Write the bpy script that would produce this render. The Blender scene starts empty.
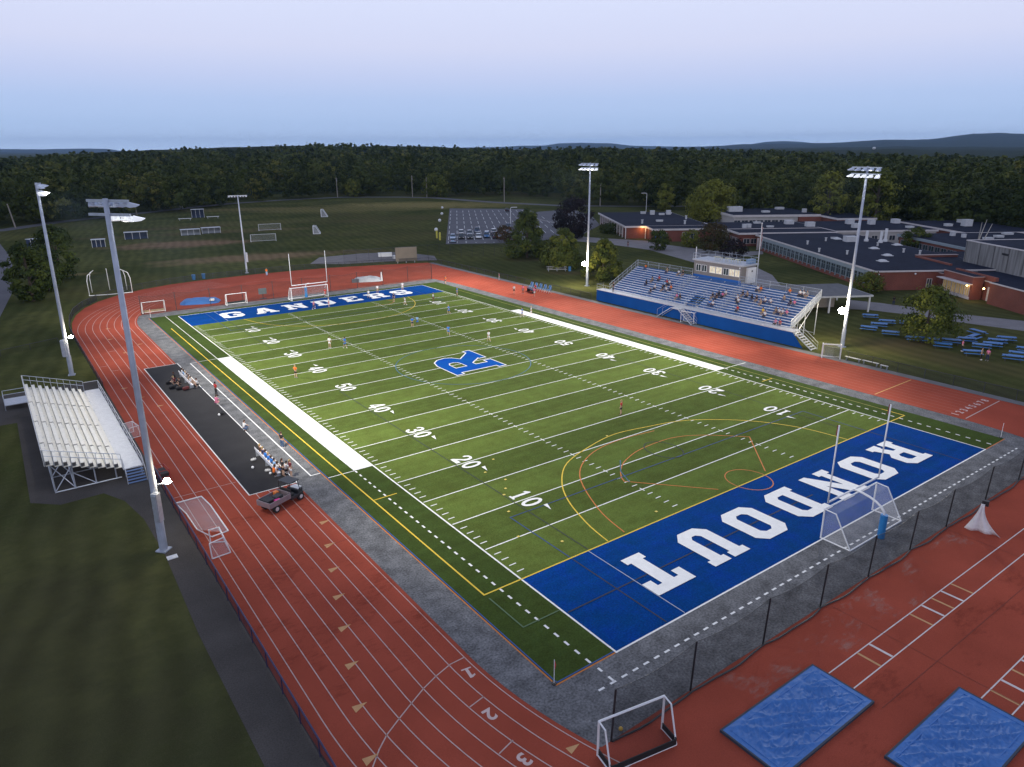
import bpy, bmesh, math, random
import numpy as np
from mathutils import Vector, Matrix
random.seed(7)
RNG = np.random.default_rng(11)
SC = bpy.context.scene
COL = SC.collection
R = math.radians
YD = 0.9144
FW = 48.77

# ------------------------------------------------------------------ materials
MATS = {}
def srgb(h):
    h = h.lstrip('#')
    c = [int(h[i:i+2], 16)/255 for i in (0, 2, 4)]
    return tuple((x/12.92 if x <= .04045 else ((x+.055)/1.055)**2.4) for x in c)

def new_mat(name):
    m = bpy.data.materials.new(name)
    m.use_nodes = True
    nt = m.node_tree
    b = nt.nodes['Principled BSDF']
    return m, nt, b

def mat(name, col, rough=.6, metal=0.0, noise=.12, nscale=3.0, bump=0.0, emit=None, estr=0, spec=.5, detail=4, alpha=None, nscale2=None, island=0.0):
    if name in MATS: return MATS[name]
    m, nt, b = new_mat(name)
    N, L = nt.nodes, nt.links
    col = tuple(col)[:3]
    if noise > 0 or island > 0:
        tc = N.new('ShaderNodeTexCoord')
        n = N.new('ShaderNodeTexNoise'); n.inputs['Scale'].default_value = nscale; n.inputs['Detail'].default_value = detail
        L.new(tc.outputs['Object'], n.inputs['Vector'])
        mr = N.new('ShaderNodeMapRange')
        mr.inputs['From Min'].default_value = .25; mr.inputs['From Max'].default_value = .75
        mr.inputs['To Min'].default_value = 1-noise; mr.inputs['To Max'].default_value = 1+noise
        L.new(n.outputs['Fac'], mr.inputs['Value'])
        val = mr.outputs['Result']
        if nscale2:
            n2 = N.new('ShaderNodeTexNoise'); n2.inputs['Scale'].default_value = nscale2; n2.inputs['Detail'].default_value = 3
            L.new(tc.outputs['Object'], n2.inputs['Vector'])
            mr2 = N.new('ShaderNodeMapRange'); mr2.inputs['From Min'].default_value = .3; mr2.inputs['From Max'].default_value = .7
            mr2.inputs['To Min'].default_value = 1-noise; mr2.inputs['To Max'].default_value = 1+noise
            L.new(n2.outputs['Fac'], mr2.inputs['Value'])
            mu = N.new('ShaderNodeMath'); mu.operation = 'MULTIPLY'
            L.new(val, mu.inputs[0]); L.new(mr2.outputs['Result'], mu.inputs[1]); val = mu.outputs[0]
        vm = N.new('ShaderNodeVectorMath'); vm.operation = 'SCALE'
        vm.inputs[0].default_value = col
        L.new(val, vm.inputs['Scale'])
        L.new(vm.outputs['Vector'], b.inputs['Base Color'])
        if bump > 0:
            bp = N.new('ShaderNodeBump'); bp.inputs['Strength'].default_value = bump; bp.inputs['Distance'].default_value = .05
            L.new(n.outputs['Fac'], bp.inputs['Height']); L.new(bp.outputs['Normal'], b.inputs['Normal'])
    else:
        b.inputs['Base Color'].default_value = (*col, 1)
    b.inputs['Roughness'].default_value = rough
    b.inputs['Metallic'].default_value = metal
    b.inputs['Specular IOR Level'].default_value = spec
    if emit:
        b.inputs['Emission Color'].default_value = (*emit, 1); b.inputs['Emission Strength'].default_value = estr
    if alpha is not None:
        b.inputs['Alpha'].default_value = alpha
    m.diffuse_color = (*col, 1)
    MATS[name] = m
    return m

def net_mat(name, col, cover, cell=None, rough=.8):
    """thin woven net: opaque threads with see-through holes"""
    if name in MATS: return MATS[name]
    m, nt, b = new_mat(name)
    N, L = nt.nodes, nt.links
    b.inputs['Base Color'].default_value = (*col, 1); b.inputs['Roughness'].default_value = rough
    b.inputs['Specular IOR Level'].default_value = .2
    tr = N.new('ShaderNodeBsdfTransparent'); mx = N.new('ShaderNodeMixShader')
    out = N['Material Output']
    tc = N.new('ShaderNodeTexCoord'); n = N.new('ShaderNodeTexNoise'); n.inputs['Scale'].default_value = .6; n.inputs['Detail'].default_value = 3
    L.new(tc.outputs['Object'], n.inputs['Vector'])
    mr = N.new('ShaderNodeMapRange'); mr.inputs['From Min'].default_value = .3; mr.inputs['From Max'].default_value = .7
    mr.inputs['To Min'].default_value = cover*.8; mr.inputs['To Max'].default_value = min(1, cover*1.2)
    L.new(n.outputs['Fac'], mr.inputs['Value'])
    L.new(mr.outputs['Result'], mx.inputs['Fac'])
    L.new(tr.outputs[0], mx.inputs[1]); L.new(b.outputs[0], mx.inputs[2]); L.new(mx.outputs[0], out.inputs['Surface'])
    MATS[name] = m
    return m

# ------------------------------------------------------------------ mesh builder
class MB:
    def __init__(s): s.v = []; s.f = []; s.m = []
    def quad(s, a, b, c, d, mi=0):
        i = len(s.v); s.v += [tuple(a), tuple(b), tuple(c), tuple(d)]; s.f.append((i, i+1, i+2, i+3)); s.m.append(mi)
    def face(s, pts, mi=0):
        i = len(s.v); s.v += [tuple(p) for p in pts]; s.f.append(tuple(range(i, i+len(pts)))); s.m.append(mi)
    def box(s, x0, x1, y0, y1, z0, z1, mi=0):
        i = len(s.v)
        s.v += [(x0,y0,z0),(x1,y0,z0),(x1,y1,z0),(x0,y1,z0),(x0,y0,z1),(x1,y0,z1),(x1,y1,z1),(x0,y1,z1)]
        for q in ((0,3,2,1),(4,5,6,7),(0,1,5,4),(1,2,6,5),(2,3,7,6),(3,0,4,7)):
            s.f.append(tuple(i+k for k in q)); s.m.append(mi)
    def prism(s, pts, z0, z1, mi=0, mtop=None):
        n = len(pts); i = len(s.v)
        s.v += [(p[0], p[1], z0) for p in pts] + [(p[0], p[1], z1) for p in pts]
        s.f.append(tuple(i+n+k for k in range(n))); s.m.append(mi if mtop is None else mtop)
        s.f.append(tuple(i+n-1-k for k in range(n))); s.m.append(mi)
        for k in range(n):
            s.f.append((i+k, i+(k+1) % n, i+n+(k+1) % n, i+n+k)); s.m.append(mi)
    def tube(s, path, r, n=8, mi=0, cap=True):
        path = [Vector(p) for p in path]
        rs = r if isinstance(r, (list, tuple)) else [r]*len(path)
        base = len(s.v); prev = None
        for k, p in enumerate(path):
            if k == 0: d = path[1]-p
            elif k == len(path)-1: d = p-path[k-1]
            else: d = (path[k+1]-path[k-1])
            d = d.normalized()
            ref = Vector((0, 0, 1)) if abs(d.z) < .9 else Vector((1, 0, 0))
            if prev is not None: ref = prev
            u = d.cross(ref)
            if u.length < 1e-4: u = d.orthogonal()
            u.normalize(); w = u.cross(d).normalized(); prev = w
            for j in range(n):
                a = 2*math.pi*j/n
                q = p + (u*math.cos(a) + w*math.sin(a))*rs[k]
                s.v.append(tuple(q))
        for k in range(len(path)-1):
            for j in range(n):
                a = base+k*n+j; b = base+k*n+(j+1) % n
                s.f.append((a, b, b+n, a+n)); s.m.append(mi)
        if cap:
            s.f.append(tuple(base+n-1-j for j in range(n))); s.m.append(mi)
            t = base+(len(path)-1)*n
            s.f.append(tuple(t+j for j in range(n))); s.m.append(mi)
    def beam(s, p, q, w=.05, mi=0):
        s.tube([p, q], w/1.41, 4, mi)
    def sphere(s, c, rx, ry=None, rz=None, nu=12, nv=8, mi=0):
        ry = ry or rx; rz = rz or rx; i = len(s.v)
        for a in range(nv+1):
            t = math.pi*a/nv
            for b in range(nu):
                ph = 2*math.pi*b/nu
                s.v.append((c[0]+rx*math.sin(t)*math.cos(ph), c[1]+ry*math.sin(t)*math.sin(ph), c[2]+rz*math.cos(t)))
        for a in range(nv):
            for b in range(nu):
                s.f.append((i+a*nu+b, i+(a+1)*nu+b, i+(a+1)*nu+(b+1) % nu, i+a*nu+(b+1) % nu)); s.m.append(mi)
    def rot(s, M, i0=0):
        for k in range(i0, len(s.v)):
            s.v[k] = tuple(M @ Vector(s.v[k]))
    def build(s, name, mats, parent=None, smooth=False, loc=None, bevel=0):
        me = bpy.data.meshes.new(name)
        me.from_pydata(s.v, [], s.f)
        if not isinstance(mats, (list, tuple)): mats = [mats]
        for m in mats: me.materials.append(m)
        if len(mats) > 1: me.polygons.foreach_set('material_index', s.m)
        if smooth: me.polygons.foreach_set('use_smooth', [True]*len(s.f))
        me.update()
        o = bpy.data.objects.new(name, me); COL.objects.link(o)
        if parent: o.parent = parent
        if loc: o.location = loc
        if bevel:
            b = o.modifiers.new('bevel', 'BEVEL'); b.width = bevel; b.segments = 2; b.limit_method = 'ANGLE'
        return o

def tag(o, label=None, cat=None, group=None, kind=None):
    if label: o['label'] = label
    if cat: o['category'] = cat
    if group: o['group'] = group
    if kind: o['kind'] = kind
    return o
def empty(name, loc=(0, 0, 0), rz=0, label=None, cat=None, group=None):
    o = bpy.data.objects.new(name, None); COL.objects.link(o)
    o.location = loc; o.rotation_euler = (0, 0, rz); o.empty_display_size = .2
    return tag(o, label, cat, group)
KIDS = {}
def kids(o): return [c for c in bpy.data.objects if c.parent == o]
def snapshot(o):
    return (o, [snapshot(c) for c in kids(o)])
def dup_tree(tree, parent=None):
    o, ch = tree
    c = o.copy(); COL.objects.link(c)
    if parent: c.parent = parent
    for t in ch: dup_tree(t, c)
    return c
def dup(tree, loc=None, rz=None, label=None, group=None, scale=None):
    c = dup_tree(tree)
    if loc is not None: c.location = loc
    if rz is not None: c.rotation_euler = (0, 0, rz)
    if label: c['label'] = label
    if group: c['group'] = group
    if scale: c.scale = (scale,)*3 if isinstance(scale, (int, float)) else scale
    return c
def sheet(name, polys, z, m, kind='structure', parent=None):
    """flat sheet from polygons (lists of xy)"""
    mb = MB()
    for p in polys:
        mb.face([(q[0], q[1], z) for q in p])
    o = mb.build(name, m, parent)
    for p in o.data.polygons:
        if p.normal.z < 0: p.flip()
    if kind: o['kind'] = kind
    return o
def rect(x0, x1, y0, y1): return [(x0, y0), (x1, y0), (x1, y1), (x0, y1)]
def seg(p, q, w):
    p = Vector(p); q = Vector(q); d = (q-p).normalized(); n = Vector((-d.y, d.x))*w/2
    return [tuple(p-n), tuple(q-n), tuple(q+n), tuple(p+n)]
def polyline(pts, w, closed=False):
    """strip quads with mitred joints (no overlap)"""
    P = [Vector(p) for p in pts]; n = len(P); Lf = []; Rt = []
    for i in range(n):
        if closed: a, b = P[i-1], P[(i+1) % n]
        else: a, b = P[max(0, i-1)], P[min(n-1, i+1)]
        d1 = (P[i]-a); d2 = (b-P[i])
        if d1.length < 1e-6: d1 = d2
        if d2.length < 1e-6: d2 = d1
        d1.normalize(); d2.normalize()
        t = (d1+d2).normalized(); nn = Vector((-t.y, t.x)); c = max(.35, t.dot(d1))
        Lf.append(P[i]+nn*w/2/c); Rt.append(P[i]-nn*w/2/c)
    out = []
    for i in range(n if closed else n-1):
        j = (i+1) % n
        out.append([tuple(Rt[i]), tuple(Rt[j]), tuple(Lf[j]), tuple(Lf[i])])
    return out
def smooth(pts, n=6):
    P = [Vector(p) for p in pts]; out = []
    for i in range(len(P)-1):
        p0 = P[max(0, i-1)]; p1 = P[i]; p2 = P[i+1]; p3 = P[min(len(P)-1, i+2)]
        for k in range(n):
            t = k/n
            out.append(tuple(.5*((2*p1)+(p2-p0)*t+(2*p0-5*p1+4*p2-p3)*t*t+(3*p1-p0-3*p2+p3)*t**3)))
    out.append(tuple(P[-1])); return out
def arc(cx, cy, r, a0, a1, n=48, ry=None):
    ry = ry or r
    return [(cx+r*math.cos(R(a0+(a1-a0)*i/n)), cy+ry*math.sin(R(a0+(a1-a0)*i/n))) for i in range(n+1)]

def curve_mesh(contours, name='glyph'):
    cu = bpy.data.curves.new(name, 'CURVE'); cu.dimensions = '2D'; cu.fill_mode = 'BOTH'
    for c in contours:
        sp = cu.splines.new('POLY'); sp.points.add(len(c)-1)
        for i, p in enumerate(c): sp.points[i].co = (p[0], p[1], 0, 1)
        sp.use_cyclic_u = True
    o = bpy.data.objects.new(name, cu); COL.objects.link(o)
    dg = bpy.context.evaluated_depsgraph_get()
    me = bpy.data.meshes.new_from_object(o.evaluated_get(dg))
    bpy.data.objects.remove(o); bpy.data.curves.remove(cu)
    return me
def text_mesh(txt, size, offset=0.0):
    cu = bpy.data.curves.new('t', 'FONT'); cu.body = txt; cu.size = size; cu.align_x = 'CENTER'; cu.align_y = 'CENTER'; cu.offset = offset
    cu.resolution_u = 4
    o = bpy.data.objects.new('t', cu); COL.objects.link(o)
    dg = bpy.context.evaluated_depsgraph_get()
    me = bpy.data.meshes.new_from_object(o.evaluated_get(dg))
    bpy.data.objects.remove(o); bpy.data.curves.remove(cu)
    return me
def merge_meshes(items, name, m, kind='structure', parent=None):
    """items: (mesh, Matrix) joined into one object"""
    V = []; F = []
    for me, M in items:
        i = len(V)
        V += [tuple(M @ v.co) for v in me.vertices]
        F += [tuple(i+k for k in p.vertices) for p in me.polygons]
    me = bpy.data.meshes.new(name); me.from_pydata(V, [], F); me.materials.append(m)
    o = bpy.data.objects.new(name, me); COL.objects.link(o)
    if parent: o.parent = parent
    me.update()
    bm = bmesh.new(); bm.from_mesh(me); 
    for f in bm.faces:
        if f.normal.z < 0: f.normal_flip()
    bm.to_mesh(me); bm.free()
    if kind: o['kind'] = kind
    return o
def obj_mats(o, ms):
    """give an object its own materials while sharing its mesh"""
    for i, m in enumerate(ms):
        o.material_slots[i].link = 'OBJECT'; o.material_slots[i].material = m

# ------------------------------------------------------------------ camera
CAM = (-25.2078, -33.6580, 27.8847)
yaw, pitch, roll = 0.6286607, 0.3185714, -0.0062193
fpx = 715.722
cy_, sy_ = math.cos(yaw), math.sin(yaw)
fw = Vector((sy_*math.cos(pitch), cy_*math.cos(pitch), -math.sin(pitch)))
rt = Vector((cy_, -sy_, 0)); up = rt.cross(fw)
r2 = rt*math.cos(roll)+up*math.sin(roll); u2 = -rt*math.sin(roll)+up*math.cos(roll)
cam_d = bpy.data.cameras.new('camera'); cam = bpy.data.objects.new('camera', cam_d); COL.objects.link(cam)
M = Matrix(((r2.x, u2.x, -fw.x, CAM[0]), (r2.y, u2.y, -fw.y, CAM[1]), (r2.z, u2.z, -fw.z, CAM[2]), (0, 0, 0, 1)))
cam.matrix_world = M
cam_d.sensor_width = 36; cam_d.lens = fpx*36/1024; cam_d.clip_start = .1; cam_d.clip_end = 30000
SC.camera = cam

# common materials
WHITE_PAINT = mat('white_paint', (.78, .79, .8), .45, noise=.05)
GALV = mat('galvanised_steel', (.52, .56, .62), .42, .55, noise=.12, nscale=4)
ALU = mat('aluminium', (.66, .67, .68), .4, .3, noise=.08, nscale=3)
BLACK = mat('black_metal', (.02, .021, .024), .5, noise=.1)
RUBBER = mat('black_rubber', (.018, .018, .018), .8, noise=.1)
GLASS = mat('window_glass', (.035, .05, .065), .08, noise=.25, nscale=.8, spec=.8)
# ------------------------------------------------------------------ ground
def ground_mat():
    m, nt, b = new_mat('mown_grass'); N, L = nt.nodes, nt.links
    tc = N.new('ShaderNodeTexCoord')
    def noise(scale, detail=5, rough=.6, vec=None):
        n = N.new('ShaderNodeTexNoise'); n.inputs['Scale'].default_value = scale; n.inputs['Detail'].default_value = detail
        n.inputs['Roughness'].default_value = rough; L.new(vec or tc.outputs['Object'], n.inputs['Vector']); return n.outputs['Fac']
    def ramp(v, lo, hi):
        r_ = N.new('ShaderNodeMapRange'); r_.inputs['From Min'].default_value = lo; r_.inputs['From Max'].default_value = hi
        L.new(v, r_.inputs['Value']); return r_.outputs['Result']
    def mix(f, a, c):
        x = N.new('ShaderNodeMix'); x.data_type = 'RGBA'
        L.new(f, x.inputs['Factor'])
        for i, q in ((6, a), (7, c)):
            if isinstance(q, tuple): x.inputs[i].default_value = (*q, 1)
            else: L.new(q, x.inputs[i])
        return x.outputs[2]
    base = mix(ramp(noise(.035, 8, .65), .4, .6), (.038, .055, .017), (.135, .14, .045))
    base = mix(ramp(noise(.35, 6, .7), .3, .7), base, (.052, .06, .022))
    base = mix(ramp(noise(2.2, 9, .85), .5, .78), base, (.115, .112, .05))
    base = mix(ramp(noise(.013, 4), .52, .7), base, (.105, .092, .042))
    # worn brown ground patches (the first instead paints dimness into the near-left grass): x, y, half width, half depth, angle, colour
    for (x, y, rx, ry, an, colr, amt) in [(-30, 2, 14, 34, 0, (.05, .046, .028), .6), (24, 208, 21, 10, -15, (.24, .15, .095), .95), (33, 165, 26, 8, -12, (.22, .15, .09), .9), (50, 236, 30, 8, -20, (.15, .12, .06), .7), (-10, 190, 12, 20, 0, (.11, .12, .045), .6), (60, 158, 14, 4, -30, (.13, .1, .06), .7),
                                     (160, 300, 52, 26, -36, (.24, .2, .08), 1.0), (115, 300, 45, 20, -30, (.17, .15, .06), .85), (85, 330, 40, 12, -25, (.17, .14, .06), .8), (60, 262, 34, 12, -20, (.13, .12, .05), .7), (35, 260, 24, 6, -10, (.12, .085, .05), .6),
                                     (93, 112, 10, 4, -40, (.09, .065, .035), .7), (84, 93, 8, 3, -40, (.09, .065, .035), .6), (79, 10, 5, 16, 0, (.085, .072, .035), .8), (84, 14, 6, 3, -30, (.11, .085, .05), .7),
                                     (-9, 163, 5, 2.5, 0, (.17, .14, .07), .9), (20, 240, 30, 5, -12, (.11, .08, .045), .5), (70, 205, 30, 5, -35, (.09, .08, .04), .4)]:
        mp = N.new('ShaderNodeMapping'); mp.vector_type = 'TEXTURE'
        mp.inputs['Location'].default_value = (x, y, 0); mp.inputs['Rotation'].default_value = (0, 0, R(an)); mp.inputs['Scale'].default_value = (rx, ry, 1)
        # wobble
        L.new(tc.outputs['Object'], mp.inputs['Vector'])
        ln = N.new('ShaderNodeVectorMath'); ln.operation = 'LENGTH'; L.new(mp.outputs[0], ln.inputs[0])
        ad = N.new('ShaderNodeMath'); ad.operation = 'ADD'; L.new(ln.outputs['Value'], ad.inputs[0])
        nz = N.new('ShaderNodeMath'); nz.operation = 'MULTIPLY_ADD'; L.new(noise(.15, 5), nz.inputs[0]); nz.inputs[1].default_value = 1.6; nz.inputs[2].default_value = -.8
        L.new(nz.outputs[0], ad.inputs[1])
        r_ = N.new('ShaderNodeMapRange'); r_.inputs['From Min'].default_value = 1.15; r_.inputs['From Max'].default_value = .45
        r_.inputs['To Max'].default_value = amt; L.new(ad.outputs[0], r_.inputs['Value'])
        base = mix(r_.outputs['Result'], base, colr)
    base = mix(ramp(noise(14, 6, .8), .45, .72), base, (.085, .085, .04))
    # mowing bands
    w = N.new('ShaderNodeTexWave'); w.inputs['Scale'].default_value = .13; w.inputs['Distortion'].default_value = 5; w.inputs['Detail Scale'].default_value = .6; w.inputs['Detail'].default_value = 2
    mp = N.new('ShaderNodeMapping'); mp.inputs['Rotation'].default_value = (0, 0, R(12)); L.new(tc.outputs['Object'], mp.inputs['Vector']); L.new(mp.outputs[0], w.inputs['Vector'])
    mr = N.new('ShaderNodeMapRange'); mr.inputs['To Min'].default_value = .9; mr.inputs['To Max'].default_value = 1.1; L.new(w.outputs['Fac'], mr.inputs['Value'])
    vm = N.new('ShaderNodeVectorMath'); vm.operation = 'SCALE'; L.new(base, vm.inputs[0]); L.new(mr.outputs[0], vm.inputs['Scale'])
    L.new(vm.outputs[0], b.inputs['Base Color'])
    b.inputs['Roughness'].default_value = .95; b.inputs['Specular IOR Level'].default_value = 0
    bp = N.new('ShaderNodeBump'); bp.inputs['Strength'].default_value = .6; bp.inputs['Distance'].default_value = .1
    L.new(noise(9, 9, .8), bp.inputs['Height']); L.new(bp.outputs[0], b.inputs['Normal'])
    return m
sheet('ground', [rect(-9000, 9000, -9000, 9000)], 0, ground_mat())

TRACK_RED = mat('track_rubber', (.335, .072, .044), .9, noise=.17, nscale=.22, nscale2=26, spec=.03, bump=.15, detail=9)
def gravel_mat(name, c, n=.35):
    return mat(name, c, .9, noise=n, nscale=.9, nscale2=7.5, bump=.3, detail=12, spec=.03)
GREYSTRIP = gravel_mat('grey_apron', (.15, .152, .158), .38)
ASPHALT = mat('asphalt', (.085, .078, .072), .85, noise=.2, nscale=.3, nscale2=12, spec=.03)
ASPH_LIGHT = mat('worn_asphalt', (.12, .12, .135), .85, noise=.14, nscale=.2, nscale2=8, spec=.2)
CONC = mat('concrete_path', (.22, .21, .215), .85, noise=.14, nscale=.4, nscale2=6, spec=.2)
LINE_W = mat('line_white', (.8, .8, .78), .8, noise=.1, nscale=4, nscale2=30)
LINE_FADE = mat('lane_paint', (.5, .36, .33), .8, noise=.15, nscale=3)
LINE_Y = mat('line_yellow', (.72, .5, .04), .8, noise=.12, nscale=6)
LINE_B = mat('line_blue', (.02, .075, .28), .8, noise=.12, nscale=6)
LINE_O = mat('line_orange', (.55, .17, .03), .8, noise=.12, nscale=6)
LINE_K = mat('line_dark', (.02, .03, .03), .8, noise=.12, nscale=6)

CX, Y0, Y1 = FW/2, -4.0, 95.4
# red running surface, one stadium shaped sheet
pts = [(-16.55, 92)] + [(-16.5, 98), (-15.8, 106), (-14.5, 112.7), (-12.4, 118.8), (-9.5, 124), (-5.2, 129), (0, 132.6), (6, 135.2), (12, 136.3), (25, 137), (34, 136.4), (42, 135.3), (53, 132), (65.5, 127.5)]
pts += [(65.5, -4)] + arc(CX, Y0, 41.12, 0, -180, 64)[1:]
pts = pts[::-1]
mb = MB(); mb.face([(p[0], p[1], .012) for p in pts]); o = mb.build('running_track', TRACK_RED); o['kind'] = 'structure'
bm = bmesh.new(); bm.from_mesh(o.data); bmesh.ops.triangulate(bm, faces=bm.faces); 
for f in bm.faces:
    if f.normal.z < 0: f.normal_flip()
bm.to_mesh(o.data); bm.free()
# grey apron
ap = [(-7.1, Y0)] + [p for p in arc(CX, Y0, 31.5, 180, 270, 40) if p[1] > -13.8] + [(-5.45, -13.8), (54.2, -13.8)] + [p for p in arc(CX, Y0, 31.3, -90, 0, 40) if p[1] > -13.8]
ap += [(55.6, 99)] + [(54.6, 105.7), (-4.9, 105.7)] + [p for p in arc(CX, Y1, 31.5, 90, 180, 40) if p[1] < 105.7]
mb = MB(); mb.face([(p[0], p[1], .017) for p in ap]); o = mb.build('grey_apron', GREYSTRIP); o['kind'] = 'structure'
bm = bmesh.new(); bm.from_mesh(o.data); bmesh.ops.triangulate(bm, faces=bm.faces)
for f in bm.faces:
    if f.normal.z < 0: f.normal_flip()
bm.to_mesh(o.data); bm.free()
# dark exchange area beside the track
sheet('black_mat_area', [rect(-11.05, -7.0, 23.75, 69.4)], .0205, mat('black_rubber_surface', (.028, .027, .029), .85, noise=.15, nscale=.5, nscale2=15, spec=.2))
bd = [rect(-11.15, -11.05, 23.65, 69.5), rect(-11.05, -6.9, 23.65, 23.75), rect(-11.05, -6.9, 69.4, 69.5), rect(-7.0, -6.9, 23.75, 69.4)]
bd += [rect(-5.55, -5.43, 24.2, 68.5), rect(-5.43, -4.55, 24.2, 24.32), rect(-5.43, -4.55, 68.4, 68.5)]
sheet('team_area_lines', bd, .0215, LINE_W)

# lane lines
LN = []; LR = []
for k in range(9):
    xx = -7.39-1.055*k; r = CX-xx
    p = arc(CX, Y1, r, 105, 180, 50) + arc(CX, Y0, r, 180, 330, 90)
    LN += polyline(p, .06)
for k in range(9):
    xx = 56.16+1.055*k
    LR += polyline([(xx, Y0+1), (xx, 126 if k > 3 else 118)], .06)
LN += polyline(arc(CX, Y1, 31.77, 100, 60, 20), .05)
LN += polyline([(-7.39, -4.31), (-8.35, -4.33), (-9.48, -4.68), (-10.5, -5.1), (-11.47, -5.63), (-12.5, -6.2), (-13.58, -6.84), (-14.3, -7.45), (-15.02, -8.22), (-15.6, -9.1), (-15.9, -9.8)], .07)
LN += [seg((-8.23, -7.55), (-9.28, -7.75), .07), seg((-8.72, -10.87), (-9.75, -11.15), .07), seg((-16.6, 27.0), (-11.3, 27.0), .06)]
LN += [seg((-13.6, 82), (-12.6, 82), .08), seg((-10.4, 88), (-9.5, 88), .08), seg((-15.8, 74), (-14.9, 74), .08), seg((-14.7, 71), (-13.7, 71), .08), seg((-12.6, 69.8), (-11.6, 69.8), .08)]
sheet('lane_lines', LN, .0165, LINE_FADE); sheet('worn_lane_lines', LR, .0165, mat('lane_paint_worn', (.36, .13, .09), .8, noise=.2, nscale=1))
TN = mat('exchange_mark_tan', (.55, .3, .13), .8, noise=.1)
tr_ = []
for k, y in enumerate([15.65, 12.15, 8.92, 5.7, 2.46, -.9, -4.15, -7.6]):
    x1 = -7.6-1.02*k; 
    tr_.append([(x1+.32, y-.05), (x1-.5, y+.12), (x1-.5, y-.42)])
for (x, y) in [(-13.6, 57), (-12.4, 52.5), (-14.6, 62), (-6.6, -13.0), (-11.6, 80), (-12.2, 90), (-9.0, 84), (-11.4, 98)]:
    tr_.append([(x+.4, y), (x-.35, y+.2), (x-.35, y-.25)])
sheet('exchange_marks', tr_, .0185, TN)
YB = [seg((56.16, 5.6), (65.1, 5.75), .14)]
sheet('yellow_relay_line', YB, .0185, mat('line_ochre', (.6, .33, .1), .8, noise=.15))
sheet('finish_line', [seg((56.2, -4.35), (65.2, -4.14), .12)], .0185, LINE_FADE)
it = []
for k, d in enumerate('123'):
    px, py, a = [(-7.88, -5.55, 172), (-8.68, -8.75, 182), (-9.0, -12.1, 192)][k]
    it.append((text_mesh(d, 1.15, .03) if d != '1' else curve_mesh([[(-.3,-.42),(.3,-.42),(.3,-.32),(.09,-.32),(.09,.42),(-.07,.42),(-.28,.3),(-.28,.18),(-.09,.24),(-.09,-.32),(-.3,-.32)]]), Matrix.Translation((px, py, .0186)) @ Matrix.Rotation(R(a), 4, 'Z')))
for k in range(8):
    it.append((text_mesh(str(k+1), 1.1, .03), Matrix.Translation((56.7+1.055*k, -3.1, .0186))))
merge_meshes(it, 'lane_numbers', mat('lane_number_paint', (.6, .45, .42), .8, noise=.1))

# ------------------------------------------------------------------ turf
def turf(name, c, sp=.22):
    m, nt, b = new_mat(name); N, L = nt.nodes, nt.links
    tc = N.new('ShaderNodeTexCoord')
    a = N.new('ShaderNodeTexNoise'); a.inputs['Scale'].default_value = .5; a.inputs['Detail'].default_value = 8; a.inputs['Roughness'].default_value = .75
    c2 = N.new('ShaderNodeTexNoise'); c2.inputs['Scale'].default_value = 9; c2.inputs['Detail'].default_value = 4
    mp = N.new('ShaderNodeMapping'); mp.inputs['Scale'].default_value = (.08, 1, 1)
    d = N.new('ShaderNodeTexNoise'); d.inputs['Scale'].default_value = 1.3; d.inputs['Detail'].default_value = 5
    L.new(tc.outputs['Object'], a.inputs['Vector']); L.new(tc.outputs['Object'], c2.inputs['Vector']); L.new(tc.outputs['Object'], mp.inputs['Vector']); L.new(mp.outputs[0], d.inputs['Vector'])
    def mrg(x, lo, hi, f0=.3, f1=.7):
        q = N.new('ShaderNodeMapRange'); q.inputs['From Min'].default_value = f0; q.inputs['From Max'].default_value = f1; q.inputs['To Min'].default_value = lo; q.inputs['To Max'].default_value = hi
        L.new(x, q.inputs['Value']); return q.outputs[0]
    m1 = N.new('ShaderNodeMath'); m1.operation = 'MULTIPLY'; L.new(mrg(a.outputs['Fac'], 1-sp, 1+sp), m1.inputs[0]); L.new(mrg(c2.outputs['Fac'], 1-sp, 1+sp), m1.inputs[1])
    m2 = N.new('ShaderNodeMath'); m2.operation = 'MULTIPLY'; L.new(m1.outputs[0], m2.inputs[0]); L.new(mrg(d.outputs['Fac'], .9, 1.1), m2.inputs[1])
    vm = N.new('ShaderNodeVectorMath'); vm.operation = 'SCALE'; vm.inputs[0].default_value = c; L.new(m2.outputs[0], vm.inputs['Scale'])
    # warm drift of the fibres
    hs = N.new('ShaderNodeHueSaturation'); L.new(vm.outputs[0], hs.inputs['Color']); L.new(mrg(a.outputs['Fac'], .488, .51), hs.inputs['Hue'])
    L.new(hs.outputs[0], b.inputs['Base Color'])
    b.inputs['Roughness'].default_value = .9; b.inputs['Specular IOR Level'].default_value = .02
    bp = N.new('ShaderNodeBump'); bp.inputs['Strength'].default_value = .35; bp.inputs['Distance'].default_value = .03
    L.new(c2.outputs['Fac'], bp.inputs['Height']); L.new(bp.outputs[0], b.inputs['Normal'])
    return m
TD = turf('turf_dark_green', (.048, .074, .018)); TG = turf('turf_mid_green', (.078, .110, .025)); TL = turf('turf_light_green', (.104, .144, .032)); TB = turf('turf_blue', (.0025, .046, .215), .26)
zt = .024
sheet('turf_surround', [rect(-4.5, 0, -9.144, 102.1), rect(FW, 53.2, -9.144, 102.1), rect(0, FW, 100.58, 102.1), ], zt, TD)
dk, lt = [], []
for k in range(20):
    half = k if k < 10 else 19-k
    (lt if half in (0, 2, 4, 6, 8) else dk).append(rect(0, FW, k*5*YD, (k+1)*5*YD))
sheet('turf_dark_bands', dk, zt, TG); sheet('turf_light_bands', lt, zt, TL)
sheet('blue_end_zones', [rect(0, FW, -9.144, 0), rect(0, FW, 91.44, 100.58)], zt, TB)
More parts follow.
